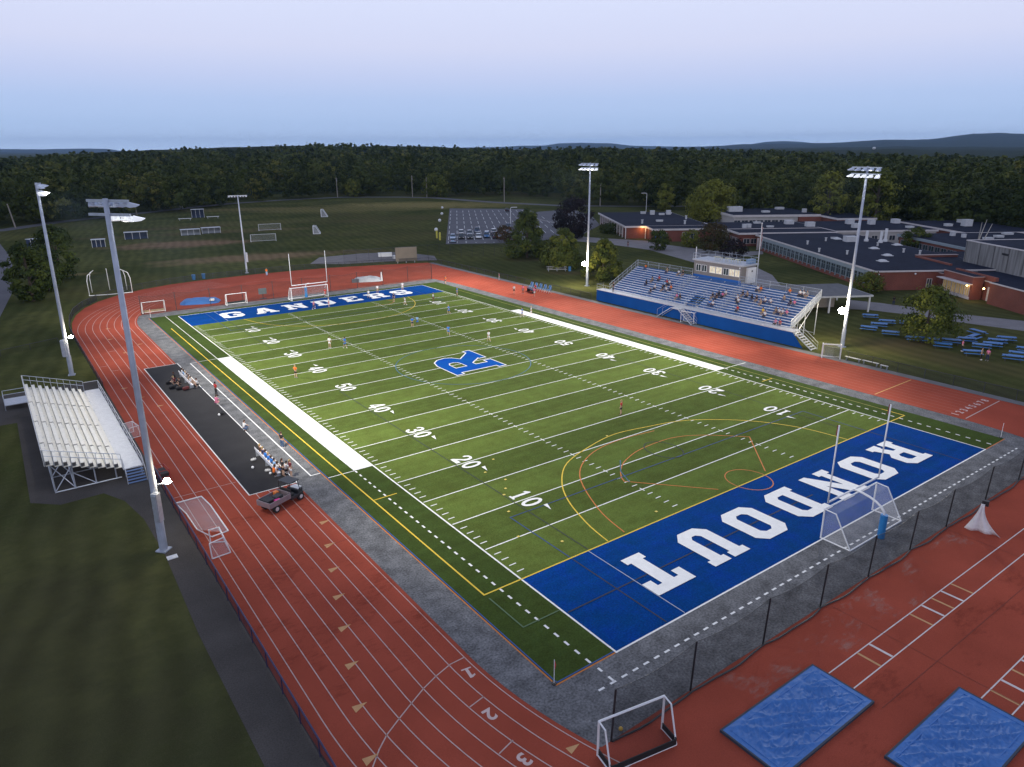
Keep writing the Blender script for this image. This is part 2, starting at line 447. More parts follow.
# border piping
sheet('turf_border_orange', polyline([(-4.56, 102.15), (-4.56, -9.2), (0, -9.2)], .09) + polyline([(FW, -9.2), (53.26, -9.2)], .09), .0225, LINE_O)
sheet('turf_border_blue', polyline([(-4.42, 102.0), (-4.42, -9.07), (0, -9.07)], .08), .0265, LINE_B)

W = []
lw = .11
for k in range(1, 20):
    W.append(rect(.1, FW-.1, k*5*YD-lw/2, k*5*YD+lw/2))
W += [rect(-.13, 0.0, -9.144, 100.58), rect(FW, FW+.13, -9.144, 100.58)]
W += [rect(-.13, FW+.13, -9.27, -9.144), rect(-.13, FW+.13, 100.58, 100.7)]
# yard ticks along the sidelines and hashes
for k in range(1, 100):
    if k % 5 == 0: continue
    y = k*YD
    for x0, x1 in ((.25, .85), (FW-.85, FW-.25), (16.0, 16.6), (FW-16.6, FW-16.0)):
        W.append(rect(x0, x1, y-.05, y+.05))
for k in range(1, 20):
    y = k*5*YD
    for x in (16.3, FW-16.3):
        W += [rect(x-.05, x+.05, y+lw/2, y+.3), rect(x-.05, x+.05, y-.3, y-lw/2)]
sheet('yard_lines', W, .030, LINE_W)
sheet('sideline_bands', [rect(-1.95, -.14, 25*YD, 75*YD), rect(FW+.14, FW+1.95, 25*YD, 75*YD)], .030, mat('band_white', (.74, .74, .75), .8, noise=.05, nscale=2))
D = []
y = -9.0
while y < 25*YD-.4:
    D.append(rect(-1.95, -1.8, y, y+.42)); D.append(rect(FW+1.8, FW+1.95, y, y+.42)); y += .95
sheet('coach_box_dashes', D + [rect(-1.93, -1.85, 75*YD, 102), rect(-4.4, -1.96, 25*YD-.05, 25*YD+.05), rect(FW+1.96, 55, 25*YD-.05, 25*YD+.05), rect(-4.4, -1.96, 75*YD-.05, 75*YD+.05)], .030, LINE_W)
D = []
x = -3
while x < 52:
    D.append(rect(x, x+.42, -10.96, -10.82)); x += .86
D += [[(-1.9, -9.9), (-1.75, -9.9), (-1.75, -9.55), (-1.9, -9.55)], [(-1.9, -10.85), (-1.75, -10.85), (-1.75, -10.4), (-1.9, -10.4)]]
sheet('apron_dashes', D, .0245, LINE_W)
# soccer (yellow), lacrosse (blue / orange), faint dark lines
Yl = polyline([(0, 0.0), (-3.1, 0.0), (-3.1, 91.6)], .12) + [rect(0, FW, -.06, .06)] + polyline([(FW, 0.), (FW+3.1, 0.), (FW+3.1, 2.5)], .12)
Yl += polyline(smooth([(8.07, .12), (8.6, 3.0), (9.9, 6.8), (11.78, 9.86), (14.6, 12.5), (18.72, 14.1), (23, 15.0), (27.2, 14.43), (31.5, 13.4), (35.2, 11.0), (38, 8.0), (39.9, 4.2), (40.6, .12)]), .11)
Yl += polyline(smooth([(8.5, 91.3), (10, 86), (13, 81.5), (18, 78.3), (24.4, 77.2), (31, 78.3), (36, 81.5), (39, 86), (40.3, 91.3)]), .11)
sheet('faded_soccer_line', polyline([(FW+3.1, 2.5), (FW+3.1, 91.4)], .12), .0345, mat('line_yellow_worn', (.22, .22, .03), .8, noise=.15))
sheet('soccer_lines', Yl + [rect(-3.04, -.9, 18*YD, 18*YD+.1), rect(FW+1, FW+3.04, 18*YD, 18*YD+.1)], .0345, LINE_Y)
Or = polyline(smooth([(9.97, .3), (10.9, 4.2), (13.71, 9.69), (17.5, 12.6), (22, 13.6), (27, 13.2)]), .1)
Or += polyline([(23.26+1.9+1.9*math.cos(a), .3+2.1*math.sin(a)) for a in [2*math.pi*i/32 for i in range(32)]], .09, True)
Or += polyline([(21.46, .66), (16.15, 6.59)]+smooth([(16.5, 7.3), (17.6, 8.5), (19.4, 9.7), (22.5, 10.7), (27, 10.8), (30.2, 9.3), (33.4, 6.3)])+[(27.78, .47)], .1)
Or += polyline([(35.5, 90.9), (36.2, 88.7), (34.3, 87.2), (31.5, 87.6)], .1)
sheet('orange_lines', Or, .0385, LINE_O)
Bl = polyline([(4.35, .1), (4.35, 7.35), (44.3, 7.35), (44.3, .1)], .1)
sheet('end_zone_dark_lines', [rect(4.3, 4.41, -9.05, -.1), rect(44.25, 44.35, -9.05, -.1), rect(.1, 4.3, -4.75, -4.63), rect(4.41, 27, -4.75, -4.63)], .0425, mat('line_navy', (.004, .014, .05), .8, noise=.2, nscale=5))
sheet('blue_lines', Bl + polyline([(4.35, 100), (4.35, 84.1), (44.3, 84.1), (44.3, 100)], .1), .0425, mat('line_blue_soft', (.015, .055, .17), .8, noise=.12, nscale=6))
Cc = polyline([(CX+9.15*math.cos(a), 50*YD+9.15*math.sin(a)) for a in [2*math.pi*i/64 for i in range(64)]], .12, True)
Cc += polyline([(16.4, 6.2), (17.3, 8.2), (19.0, 10.0)], .1)
sheet('centre_circle', Cc, .0465, mat('line_blue_pale', (.04, .13, .2), .8, noise=.12, nscale=6))
Kl = polyline([(6.1, .1), (6.1, 45)], .09) + polyline([(43, 2), (43, 40)], .07) + polyline([(5.9, 68), (5.9, 91)], .08)
Kl += polyline([(24.1+1.6*math.cos(a), 9.3+1.6*1.3*math.sin(a)) for a in [2*math.pi*i/32 for i in range(32)]], .1, True)
sheet('faint_dark_lines', Kl, .0505, LINE_K)
sheet('end_zone_thin_line', [rect(5.93, 6.0, -9.1, -.1), rect(5.93, 6.0, 91.5, 100.5)], .0505, mat('line_thin', (.35, .4, .5), .8, noise=.1))
gl = mat('line_green', (.07, .13, .06), .8, noise=.1)
sheet('green_lines', polyline([(-3.05, -.5), (-3.05, -4.2), (-.2, -4.2)], .1), .0545, gl)
cn = []
for (x, y) in [(7.3, 15.3), (7.9, 13), (6.9, 11.6), (6.1, 10.7), (4.7, 8.1), (9.5, 17.2), (5.2, 2.0), (3.0, 4.5), (14.2, 1.0), (22, 15.0)]:
    cn.append(rect(x, x+.22, y, y+.2))
sheet('yellow_spots', cn, .0585, mat('spot_yellow', (.7, .55, .12), .8, noise=.1))

# ------------------------------------------------------------------ lettering
GL = {
'R': [[(0,0),(3.7,0),(3.7,1.6),(3.0,1.6),(3.0,3.8),(4.0,3.8),(5.0,1.6),(4.7,1.6),(4.7,0),(8,0),(8,1.6),(7.4,1.6),(6.3,4.3),(7.7,5.4),(7.7,8.6),(6.2,10),(0,10),(0,8.4),(.8,8.4),(.8,1.6),(0,1.6)], [(3,5.5),(3,8.2),(4.8,8.2),(5.4,7.7),(5.4,6.1),(4.8,5.5)]],
'O': [[(1.6,0),(6.4,0),(8,1.6),(8,8.4),(6.4,10),(1.6,10),(0,8.4),(0,1.6)], [(3.3,1.9),(4.7,1.9),(5.4,2.6),(5.4,7.4),(4.7,8.1),(3.3,8.1),(2.6,7.4),(2.6,2.6)]],
'N': [[(0,0),(3.2,0),(3.2,1.6),(2.5,1.6),(2.5,6.2),(5.6,0),(7.3,0),(7.3,8.4),(8,8.4),(8,10),(4.9,10),(4.9,8.4),(5.5,8.4),(5.5,4.6),(2.9,10),(0,10),(0,8.4),(.8,8.4),(.8,1.6),(0,1.6)]],
'D': [[(0,0),(6,0),(7.8,1.7),(7.8,8.3),(6,10),(0,10),(0,8.3),(.8,8.3),(.8,1.7),(0,1.7)], [(3.2,1.9),(4.7,1.9),(5.3,2.5),(5.3,7.5),(4.7,8.1),(3.2,8.1)]],
'U': [[(0,10),(0,8.4),(.7,8.4),(.7,1.7),(2.3,0),(5.7,0),(7.3,1.7),(7.3,8.4),(8,8.4),(8,10),(4.4,10),(4.4,8.4),(5.0,8.4),(5.0,2.6),(4.4,1.9),(3.6,1.9),(3.0,2.6),(3.0,8.4),(3.6,8.4),(3.6,10)]],
'T': [[(2,0),(6,0),(6,1.6),(5.25,1.6),(5.25,8.1),(6.2,8.1),(6.2,6.6),(8,6.6),(8,10),(0,10),(0,6.6),(1.8,6.6),(1.8,8.1),(2.75,8.1),(2.75,1.6),(2,1.6)]],
'G': [[(1.6,0),(6.4,0),(8,1.6),(8,5.2),(4.2,5.2),(4.2,3.5),(5.4,3.5),(5.4,2.5),(4.7,1.9),(3.3,1.9),(2.6,2.6),(2.6,7.4),(3.3,8.1),(4.7,8.1),(5.4,7.4),(5.4,6.6),(8,6.6),(8,8.4),(6.4,10),(1.6,10),(0,8.4),(0,1.6)]],
'A': [[(0,0),(3.3,0),(3.3,1.6),(2.7,1.6),(3,2.7),(5,2.7),(5.3,1.6),(4.7,1.6),(4.7,0),(8,0),(8,1.6),(7.4,1.6),(5.3,10),(2.7,10),(.6,1.6),(0,1.6)], [(3.45,4.3),(4.55,4.3),(4,6.9)]],
'E': [[(0,0),(7.6,0),(7.6,3.3),(5.7,3.3),(5.7,1.9),(3.1,1.9),(3.1,4.1),(4.8,4.1),(4.8,5.9),(3.1,5.9),(3.1,8.1),(5.7,8.1),(5.7,6.7),(7.6,6.7),(7.6,10),(0,10),(0,8.4),(.8,8.4),(.8,1.6),(0,1.6)]],
'S': [[(0,1.4),(1.4,0),(6.6,0),(8,1.4),(8,4.5),(6.6,5.9),(2.6,5.9),(2.6,8.1),(5.4,8.1),(5.4,6.8),(8,6.8),(8,8.6),(6.6,10),(1.4,10),(0,8.6),(0,5.5),(1.4,4.1),(5.4,4.1),(5.4,1.9),(2.6,1.9),(2.6,3.2),(0,3.2)]],
}
WL = []
def put(ch, x0, x1, ybase, ytop):
    """glyph spanning x0..x1 (reading direction) and base..top"""
    me = curve_mesh(GL[ch])
    M = Matrix(((( x1-x0)/8, 0, 0, x0), (0, (ytop-ybase)/10, 0, ybase), (0, 0, 1, .0625), (0, 0, 0, 1)))
    WL.append((me, M))
for ch, a, b_ in [('T', 6.0, 9.65), ('U', 11.7, 15.6), ('O', 17.2, 20.9), ('D', 22.6, 26.4), ('N', 28.1, 32.1), ('O', 33.9, 37.6), ('R', 39.5, 43.3)]:
    put(ch, b_, a, -2.4, -6.9)
gx = [(6.0, 9.7), (11.6, 15.6), (17.3, 21.3), (23.0, 26.8), (28.7, 32.3), (33.9, 37.8), (39.4, 43.1)]
for ch, (a, b_) in zip('GANDERS', gx):
    put(ch, a, b_, 93.6, 98.2)
merge_meshes(WL, 'end_zone_lettering', mat('letter_white', (.84, .84, .82), .8, noise=.06, nscale=2, nscale2=20))

DG = {
'0': [arc(.5, .5, .5, 0, 360, 28, .5)[:-1], arc(.5, .5, .23, 0, 360, 20, .34)[:-1]],
'1': [[(.2, 0), (.8, 0), (.8, .1), (.64, .1), (.64, 1), (.5, 1), (.2, .86), (.2, .74), (.37, .78), (.37, .1), (.2, .1)]],
'2': [[(0, 0), (1, 0), (1, .24), (.42, .22), (.92, .5), (1, .72), (.88, .92), (.55, 1), (.2, .96), (.02, .78), (.06, .66), (.24, .66), (.3, .8), (.5, .88), (.66, .8), (.68, .66), (.55, .5), (0, .14)]],
'3': [[(0, .28), (.05, .1), (.3, 0), (.65, 0), (.95, .12), (1, .32), (.84, .5), (.97, .68), (.92, .88), (.65, 1), (.3, .98), (.06, .84), (.06, .7), (.26, .7), (.38, .87), (.6, .86), (.68, .72), (.58, .58), (.36, .56), (.36, .44), (.6, .42), (.7, .3), (.6, .13), (.4, .12), (.26, .28)]],
'4': [[(.55, 0), (.85, 0), (.85, .22), (1, .22), (1, .38), (.85, .38), (.85, 1), (.55, 1), (0, .38), (0, .22), (.55, .22)], [(.55, .38), (.24, .38), (.55, .74)]],
'5': [[(0, .28), (.05, .1), (.3, 0), (.65, 0), (.95, .14), (1, .38), (.86, .6), (.55, .66), (.3, .62), (.34, .82), (.95, .82), (.95, 1), (.12, 1), (.04, .44), (.22, .42), (.42, .54), (.64, .48), (.7, .32), (.6, .14), (.4, .12), (.26, .28)]],
}
DM = {k: curve_mesh(v) for k, v in DG.items()}
NL = []
H = 2.0; Wd = 1.12
tri = curve_mesh([[(0, 0), (0, .42), (1, .0)]])
for k in range(1, 10):
    n = k if k <= 5 else 10-k
    yl = k*10*YD
    # left side: text runs toward -y, up is +x
    for side in (0, 1):
        for j, ch in enumerate((str(n), '0')):
            off = -.22-Wd if j == 0 else .22
            if side == 0:
                M = Matrix(((0, H, 0, 6.3), (-Wd, 0, 0, yl-off), (0, 0, 1, .0665), (0, 0, 0, 1)))
            else:
                M = Matrix(((0, -H, 0, FW-6.3+.6), (Wd, 0, 0, yl+off), (0, 0, 1, .0665), (0, 0, 0, 1)))
            NL.append((DM[ch], M))
        if n != 5:
            s = -1 if k < 5 else 1     # toward nearest goal
            xm = 6.3+1.45 if side == 0 else FW-6.3+.6-1.45
            ux = .95 if side == 0 else -.95
            M = Matrix(((0, ux, 0, xm), (s*1.0, 0, 0, yl+s*1.75), (0, 0, 1, .0665), (0, 0, 0, 1)))
            NL.append((tri, M))
merge_meshes(NL, 'yard_numbers', LINE_W)

# midfield letter: up = -x, reading toward +y
def offset_poly(P, d):
    n = len(P); out = []
    A = sum(P[i][0]*P[(i+1) % n][1]-P[(i+1) % n][0]*P[i][1] for i in range(n))
    sg = 1 if A > 0 else -1
    for i in range(n):
        a, b, c = Vector(P[i-1]), Vector(P[i]), Vector(P[(i+1) % n])
        d1 = (b-a).normalized(); d2 = (c-b).normalized()
        n1 = Vector((d1.y, -d1.x))*sg; n2 = Vector((d2.y, -d2.x))*sg
        m = (n1+n2); m /= max(.4, m.dot(n1)) if m.length > 1e-6 else 1
        out.append(tuple(b+m*d))
    return out
RL = [[(0,0),(3.6,0),(3.6,1.3),(2.7,1.3),(2.7,3.9),(3.7,3.9),(5.3,1.3),(5.0,1.3),(5.0,0),(9.2,0),(9.2,1.3),(8.3,1.3),(6.1,4.4),(7.4,5.4),(7.8,6.6),(7.5,8.2),(6.6,9.4),(5.0,10),(0,10),(0,8.7),(.7,8.7),(.7,1.3),(0,1.3)], [(2.7,5.7),(2.7,8.1),(4.4,8.1),(5.2,7.6),(5.3,6.6),(4.9,5.9),(4.2,5.7)]]
sx = 9.0/9.2; sh = 7.6/10
Mx = Matrix(((0, -sh, 0, 28.4), (sx, 0, 0, 41.6), (0, 0, 1, .0705), (0, 0, 0, 1)))
wh = [offset_poly(RL[0], .2), offset_poly(RL[1], -.18)]
merge_meshes([(curve_mesh(wh), Mx)], 'midfield_letter_outline', LINE_W)
Mx2 = Mx.copy(); Mx2[2][3] = .0745
merge_meshes([(curve_mesh(RL), Mx2)], 'midfield_letter', turf('turf_royal_blue', (.004, .075, .36), .1))

# ------------------------------------------------------------------ roads, lots, paths
DRIVE = [(130.7, 153.0), (135.4, 138.5), (142.2, 123.1), (139.3, 113.1), (139.7, 101.4), (141.3, 92.2), (150.1, 87.8), (145.1, 84.2), (133.1, 84.3), (128.4, 90.3), (122.9, 83.5), (129.4, 78.4), (118.1, 62.6), (94.9, 41.6), (80.0, 35.6), (79, 37.8), (89.2, 49.5), (101.3, 59.9), (116.1, 76.8), (119.0, 86.6), (127.1, 108.8), (126.8, 129.2), (122.0, 142.6)]
def tri_sheet(name, pts, z, m):
    o = sheet(name, [pts], z, m)
    bm = bmesh.new(); bm.from_mesh(o.data); bmesh.ops.triangulate(bm, faces=bm.faces)
    for f in bm.faces:
        if f.normal.z < 0: f.normal_flip()
    bm.to_mesh(o.data); bm.free(); return o
tri_sheet('school_path', DRIVE, .01, CONC)
tri_sheet('picnic_path', [(105.5, 36.8), (107.3, 32.0), (108.5, 24.5), (108.6, 20.3), (111.9, 10.1), (118, -6), (108, -6), (104.2, 7.4), (102.3, 17.5), (102.1, 22.3), (100.0, 30.0), (97.3, 33.1)], .01, CONC)
tri_sheet('parking_lot', [(88.6, 156.8), (160.2, 271.9), (185.6, 245.7), (179.7, 228.8), (195.0, 230.2), (200, 225), (185.7, 197.8), (163.1, 168.4), (134.0, 146.7), (124.4, 147.4), (110.1, 142.6)], .014, ASPH_LIGHT)
# stall lines
v = Vector((.528, .849)); u = Vector((.849*.93, -.528)).normalized()
o0 = Vector((89.3, 157.3)); S = []
for s0, s1, k0, k1 in ((1, 5.5, 0, 2), (9, 19, 0, 9), (26, 36, 0, 13), (43, 53, 0, 14), (60, 70, 0, 14), (77, 87, 0, 14), (94, 104, 0, 13), (111, 121, 0, 13)):
    for k in range(k0, k1+1):
        p = o0+u*(k*2.76+.4); S.append(seg(p+v*s0, p+v*s1, .16))
for k in range(3, 9):
    p = o0+u*(k*2.76+1.8); S.append(rect(p.x, p.x+1.6 if k > 5 else p.x+.5, p.y+2.2, p.y+2.7))
sheet('stall_lines', S, .0185, LINE_W)
sheet('lot_divider_strip', [seg((163, 216), (150, 165), 2.0)], .0185, CONC)
# far road round the playing fields
RD = [(-60, 280), (-40, 287), (-19.6, 293.4), (1.5, 318), (33, 340), (60, 360), (85, 377), (118, 386), (154, 387), (180, 366), (194, 345), (197, 315), (200, 290), (212, 252), (236, 224), (262, 204), (300, 190)]
sheet('far_road', polyline(RD, 7), .008, ASPH_LIGHT)
tri_sheet('left_road', [(-21.2, 245.1), (-20.2, 211.1), (-20.6, 180), (-22.5, 145.2), (-25.6, 118), (-60, 100), (-60, 250)], .008, ASPH_LIGHT)
# asphalt walk on the left and round the small bleachers
tri_sheet('left_path', [(-45, 66.5), (-30, 67.9), (-17.0, 67.9), (-16.62, 60), (-16.62, -20), (-20.3, -20), (-19.15, -5.2), (-19.2, 6.9), (-18.9, 17.9), (-19.1, 24.6), (-19.8, 29.0), (-21, 31.6), (-24.2, 31.4), (-26.2, 33.3), (-26.0, 56.0), (-45, 57)], .006, ASPHALT)
tri_sheet('gravel_yard', [(40.8, 144.3), (47.1, 153.9), (59.5, 154.0), (69.3, 149.7), (73, 137), (69.6, 129.7), (59.7, 135.5), (47.5, 139)], .006, mat('gravel', (.16, .15, .155), .9, noise=.2, nscale=.5))
sheet('edge_strip', [rect(65.55, 66.9, -14, 127)], .008, mat('pale_edge', (.13, .135, .145), .9, noise=.2, nscale=.6))
# long jump runways
RW = [seg((8.2, -17.5), (46, -17.5), .07), seg((8.2, -18.95), (46, -18.95), .07), seg((12.9, -23.35), (46, -23.35), .07), seg((12.9, -24.8), (46, -24.8), .07)]
BW_ = []; BT = []
for i, x in enumerate([12.3, 18.6, 21.2]): BW_.append(rect(x, x+.18, -18.9, -17.55))
for i, x in enumerate([11.0, 17.1, 19.9, 22.6]): BT.append(rect(x, x+.16, -18.9, -17.55))
for i, x in enumerate([15.2, 17.9]): BW_.append(rect(x, x+.18, -24.75, -23.4))
for i, x in enumerate([13.9, 16.6]): BT.append(rect(x, x+.16, -24.75, -23.4))
sheet('runway_lines', RW + BW_, .0165, mat('runway_paint', (.66, .6, .58), .8, noise=.15)); sheet('runway_boards', BT, .0165, TN)

# chalky smears beside the nearer pit and wear marks on the track, thin real stains
def stain(name, pts, z, c, amt):
    m, nt, b = new_mat(name); N, L = nt.nodes, nt.links
    b.inputs['Base Color'].default_value = (*c, 1); b.inputs['Roughness'].default_value = .9; b.inputs['Specular IOR Level'].default_value = 0
    tc = N.new('ShaderNodeTexCoord'); n = N.new('ShaderNodeTexNoise'); n.inputs['Scale'].default_value = 1.3; n.inputs['Detail'].default_value = 9; n.inputs['Roughness'].default_value = .7
    mp = N.new('ShaderNodeMapping'); mp.inputs['Scale'].default_value = (1, 2.2, 1); mp.inputs['Rotation'].default_value = (0, 0, R(25))
    L.new(tc.outputs['Object'], mp.inputs[0]); L.new(mp.outputs[0], n.inputs['Vector'])
    n2 = N.new('ShaderNodeTexNoise'); n2.inputs['Scale'].default_value = .33; L.new(tc.outputs['Object'], n2.inputs['Vector'])
    mu = N.new('ShaderNodeMath'); mu.operation = 'MULTIPLY'; L.new(n.outputs['Fac'], mu.inputs[0]); L.new(n2.outputs['Fac'], mu.inputs[1])
    mr = N.new('ShaderNodeMapRange'); mr.inputs['From Min'].default_value = .27; mr.inputs['From Max'].default_value = .42; mr.inputs['To Max'].default_value = amt; L.new(mu.outputs[0], mr.inputs[0])
    tr = N.new('ShaderNodeBsdfTransparent'); mx = N.new('ShaderNodeMixShader'); L.new(mr.outputs[0], mx.inputs[0]); L.new(tr.outputs[0], mx.inputs[1]); L.new(b.outputs[0], mx.inputs[2]); L.new(mx.outputs[0], N['Material Output'].inputs[0])
    sheet(name, pts, z, m)
stain('chalk_smears', [rect(2.5, 9.5, -16.4, -14.2), rect(9, 30, -17.3, -14.4)], .0205, (.55, .42, .36), .3)
stain('dark_scuffs', [rect(-2, 46, -22.2, -19.2), rect(-16.4, -7.2, -3, 22)], .0205, (.24, .055, .036), .3)
sheet('track_seams', [rect(-16.4, -11.3, 44, 44.03), rect(-16.5, -7.2, 12.0, 12.03), rect(-16.5, -7.2, 84, 84.03), rect(8, 50, -20.62, -20.59), rect(14, 14.03, -35, -14.2), rect(30, 30.03, -35, -14.2)], .0245, mat('seam_dark', (.16, .035, .022), .9, noise=.1))
# ------------------------------------------------------------------ floodlight poles
LENS_HOT = mat('lamp_lens_lit', (1, 1, 1), .3, noise=0, emit=(1.0, .96, .88), estr=12)
LENS_LIT = mat('lamp_lens_soft', (1, 1, 1), .3, noise=0, emit=(.92, .96, 1.0), estr=2.5)
LENS_OFF = mat('lamp_lens_dark', (.3, .33, .38), .2, noise=0)
VISOR = mat('visor_metal', (.62, .68, .8), .35, .3, noise=.08)
VISOR_GLOW = mat('visor_painted_glow', (.8, .84, .9), .35, 0, noise=.08, emit=(.95, .97, 1), estr=.45)  # lower row hoods: lamp glow painted onto the metal as emission
POLEM = mat('pole_galvanised', (.44, .48, .56), .5, .25, noise=.14, nscale=1.5)
WARM = mat('lamp_lens_warm', (1, 1, 1), .3, noise=0, emit=(1.0, .86, .6), estr=160)

def visor_mesh(w=.5, d=.68, h=.32):
    mb = MB()
    # hooded reflector: back bowl, long roof, two cheeks, open toward +x, lens inside
    t = .03
    mb.prism([(0, -w/2), (.18, -w/2), (.18, w/2), (0, w/2)], -h*.5, h*.5, 0)
    prof = [(.18, h*.5), (d, h*.62), (d, h*.55), (.18, h*.43)]
    i = len(mb.v)
    for y in (-w/2, w/2):
        for x, z in prof: mb.v.append((x, y, z))
    for q in ((0, 1, 5, 4), (1, 2, 6, 5), (2, 3, 7, 6), (0, 3, 2, 1), (4, 5, 6, 7)):
        mb.f.append(tuple(i+k for k in q)); mb.m.append(0)
    for y in (-w/2, w/2-t):
        i = len(mb.v)
        mb.v += [(.18, y, h*.43), (d, y, h*.55), (d*.75, y, 0), (.18, y, -h*.5), (.18, y+t, h*.43), (d, y+t, h*.55), (d*.75, y+t, 0), (.18, y+t, -h*.5)]
        for q in ((0, 1, 2, 3), (7, 6, 5, 4), (0, 4, 5, 1), (1, 5, 6, 2), (2, 6, 7, 3)):
            mb.f.append(tuple(i+k for k in q)); mb.m.append(0)
    mb.tube([(-.25, 0, 0), (0, 0, 0)], .11, 10)
    return mb
def lens_mesh(w=.42, h=.27):
    mb = MB(); mb.box(.19, .23, -w/2, w/2, -h/2, h/2); return mb

def light_pole(x, y, H, toward, label, group, lit=True, arm=3.6, nup=5, nlo=4, low=None, gear=True, r0=.25, fan=14, vs=1.0, loy=None, lean=0):
    root = empty('floodlight_pole', (x, y, 0), toward, label, 'light pole', group)
    if lean: root.rotation_euler = (Matrix.Rotation(lean, 3, 'Y') @ Matrix.Rotation(toward, 3, 'Z')).to_euler()
    mb = MB()
    mb.tube([(0, 0, 0), (0, 0, 2.5), (0, 0, H*.5), (0, 0, H)], [r0, r0*.94, r0*.8, r0*.6], 14)
    mb.build('pole', POLEM, root, smooth=True)
    mb = MB(); mb.box(-.4, .4, -.4, .4, 0, .1); mb.tube([(0, 0, .12), (0, 0, 2.6)], r0*1.12, 14); mb.build('base', POLEM, root)
    if gear:
        mb = MB(); mb.box(-.55, -.1, -.55, -.1, 2.6, 4.8); mb.box(-.6, -.55, -.5, -.15, 2.7, 4.7); mb.build('control_box', GALV, root, bevel=.02)
    for (z, n, lens, tilt) in ((H-.15, nup, LENS_LIT, 28), (H-1.0, nlo, LENS_HOT, 28)):
        if not n: continue
        mb = MB(); mb.box(.1, .24, -arm/2, arm/2, z-.08, z+.08); mb.box(-.1, .1, -.05, .05, z-.04, z+.04); mb.build('crossarm', GALV, root)
        for k in range(n):
            yy = -arm/2+.25+(arm-.5)*k/(n-1)
            if loy and lens is LENS_HOT: yy = loy[0]+(loy[1]-loy[0])*k/(n-1)
            a = R(random.uniform(-6, 6)+fan*(k/(n-1)-.5)*2); tl = R(tilt+random.uniform(-11, 11))
            Mx = Matrix.Translation((.34, yy, z-.2)) @ Matrix.Rotation(a, 4, 'Z') @ Matrix.Rotation(tl, 4, 'Y') @ Matrix.Scale(vs, 4)
            if k == 0 and 'v' not in MEM: MEM['v'] = visor_mesh().build('lamp_head', VISOR); MEM['l'] = lens_mesh().build('lens', LENS_OFF)
            if MEM.get('used'):
                hd = MEM['v'].copy(); ls = MEM['l'].copy(); COL.objects.link(hd); COL.objects.link(ls)
            else:
                hd, ls = MEM['v'], MEM['l']; MEM['used'] = True
            hd.parent = root; hd.matrix_local = Mx; hd.material_slots[0].link = 'OBJECT'; hd.material_slots[0].material = (VISOR_GLOW if lens is LENS_HOT and lit else VISOR); ls.parent = hd
            ls.material_slots[0].link = 'OBJECT'; ls.material_slots[0].material = lens if lit else LENS_OFF
    if low:
        zl, yo = low
        mb = MB(); xo = .7 if gear else 1.05; mb.tube([(.1, 0, zl), (xo-.1, yo, zl)], .05, 8); mb.box(xo-.25, xo+.2, yo-.3, yo+.3, zl-.06, zl+.02); mb.build('uplight_bracket', GALV, root)
        mb = MB(); q_ = .24 if gear else .5; mb.sphere((xo, yo, zl+.1), q_, q_, q_*.9, 16, 10); hd = mb.build('uplight', WARM, root, smooth=True)
    return root
MEM = {}
g1 = 'floodlight poles round the stadium field'
toward_right = 0.0
light_pole(-18.82, 18.65, 25.0, R(42), 'tall grey floodlight pole nearest the camera, beside the small bleachers, many lamp heads on top', g1, low=(5.2, -.6), r0=.26, nup=5, nlo=3, fan=50, arm=3.0, vs=.98, loy=(-1.5, -.25), lean=.0096)
light_pole(-19.21, 72.31, 24.2, R(-12), 'grey floodlight pole on the grass beyond the small aluminium bleachers', g1, low=(5.0, -.3), r0=.25, lean=.017)
light_pole(75.91, 78.26, 24.9, R(190), 'floodlight pole with a glowing lamp left of the blue grandstand', g1, arm=4.3, nlo=5, low=(4.7, 0), gear=False)
light_pole(72.83, 19.4, 25.2, R(170), 'floodlight pole with a glowing lamp right of the blue grandstand, by the picnic tables', g1, arm=4.6, nlo=5, low=(5.4, 0), gear=False)
light_pole(23.75, 140.19, 17.9, R(80), 'unlit light pole standing just behind the far bend of the track', g1, lit=False, arm=4.2, nup=7, nlo=0, gear=True, r0=.2, vs=.7)

def spot(x, y, z, tx, ty, power, size=120, blend=.9, col=(1, .95, .84), rad=.9):
    l = bpy.data.lights.new('stadium_lamp', 'SPOT'); l.energy = power; l.spot_size = R(size); l.spot_blend = blend; l.shadow_soft_size = rad; l.color = col
    o = bpy.data.objects.new('stadium_lamp', l); COL.objects.link(o); o.location = (x, y, z)
    o.rotation_euler = (Vector((tx, ty, 0))-Vector((x, y, z))).to_track_quat('-Z', 'Y').to_euler()
    return o
LP = 62000
for (x, y, z, s) in ((-17.4, 18.4, 23.4, 1), (-17.7, 72.3, 22.6, 1), (74.2, 78.2, 23.6, -1), (71.2, 19.4, 24.2, -1)):
    near = y < 40
    spot(x, y, z, x+s*16, y+(4 if near else 8), LP*(.1 if near else .3), 84, 1)
    spot(x, y, z, x+s*32, y+(-13 if near else 14), LP*((.55 if s > 0 else .55) if near else .8), 72, 1)
    spot(x, y, z, x+s*34, 46, LP*1.15, 80, 1)
    if not near: spot(x, y, z, 24.4+s*-16, 124, LP*1.5, 66, 1)
for (x, y, z, tx, ty, pw) in ((-17.9, 72.3, 22.8, -21.5, 46, 9000), (-18.2, 19.6, 23.8, -21.5, 46, 5000)): spot(x, y, z, tx, ty, pw, 46, 1)
for (x, y, z, s, pw) in ((-17.6, 18.0, 6.1, 1, 60), (-17.9, 72, 5.9, 1, 90), (74.4, 78.0, 5.9, -1, 1700), (71.4, 19.7, 6.6, -1, 1400)):
    l = bpy.data.lights.new('uplight_lamp', 'POINT'); l.energy = pw; l.shadow_soft_size = .35; l.color = (1, .82, .52)
    o = bpy.data.objects.new('uplight_lamp', l); COL.objects.link(o); o.location = (x, y, z+.35)

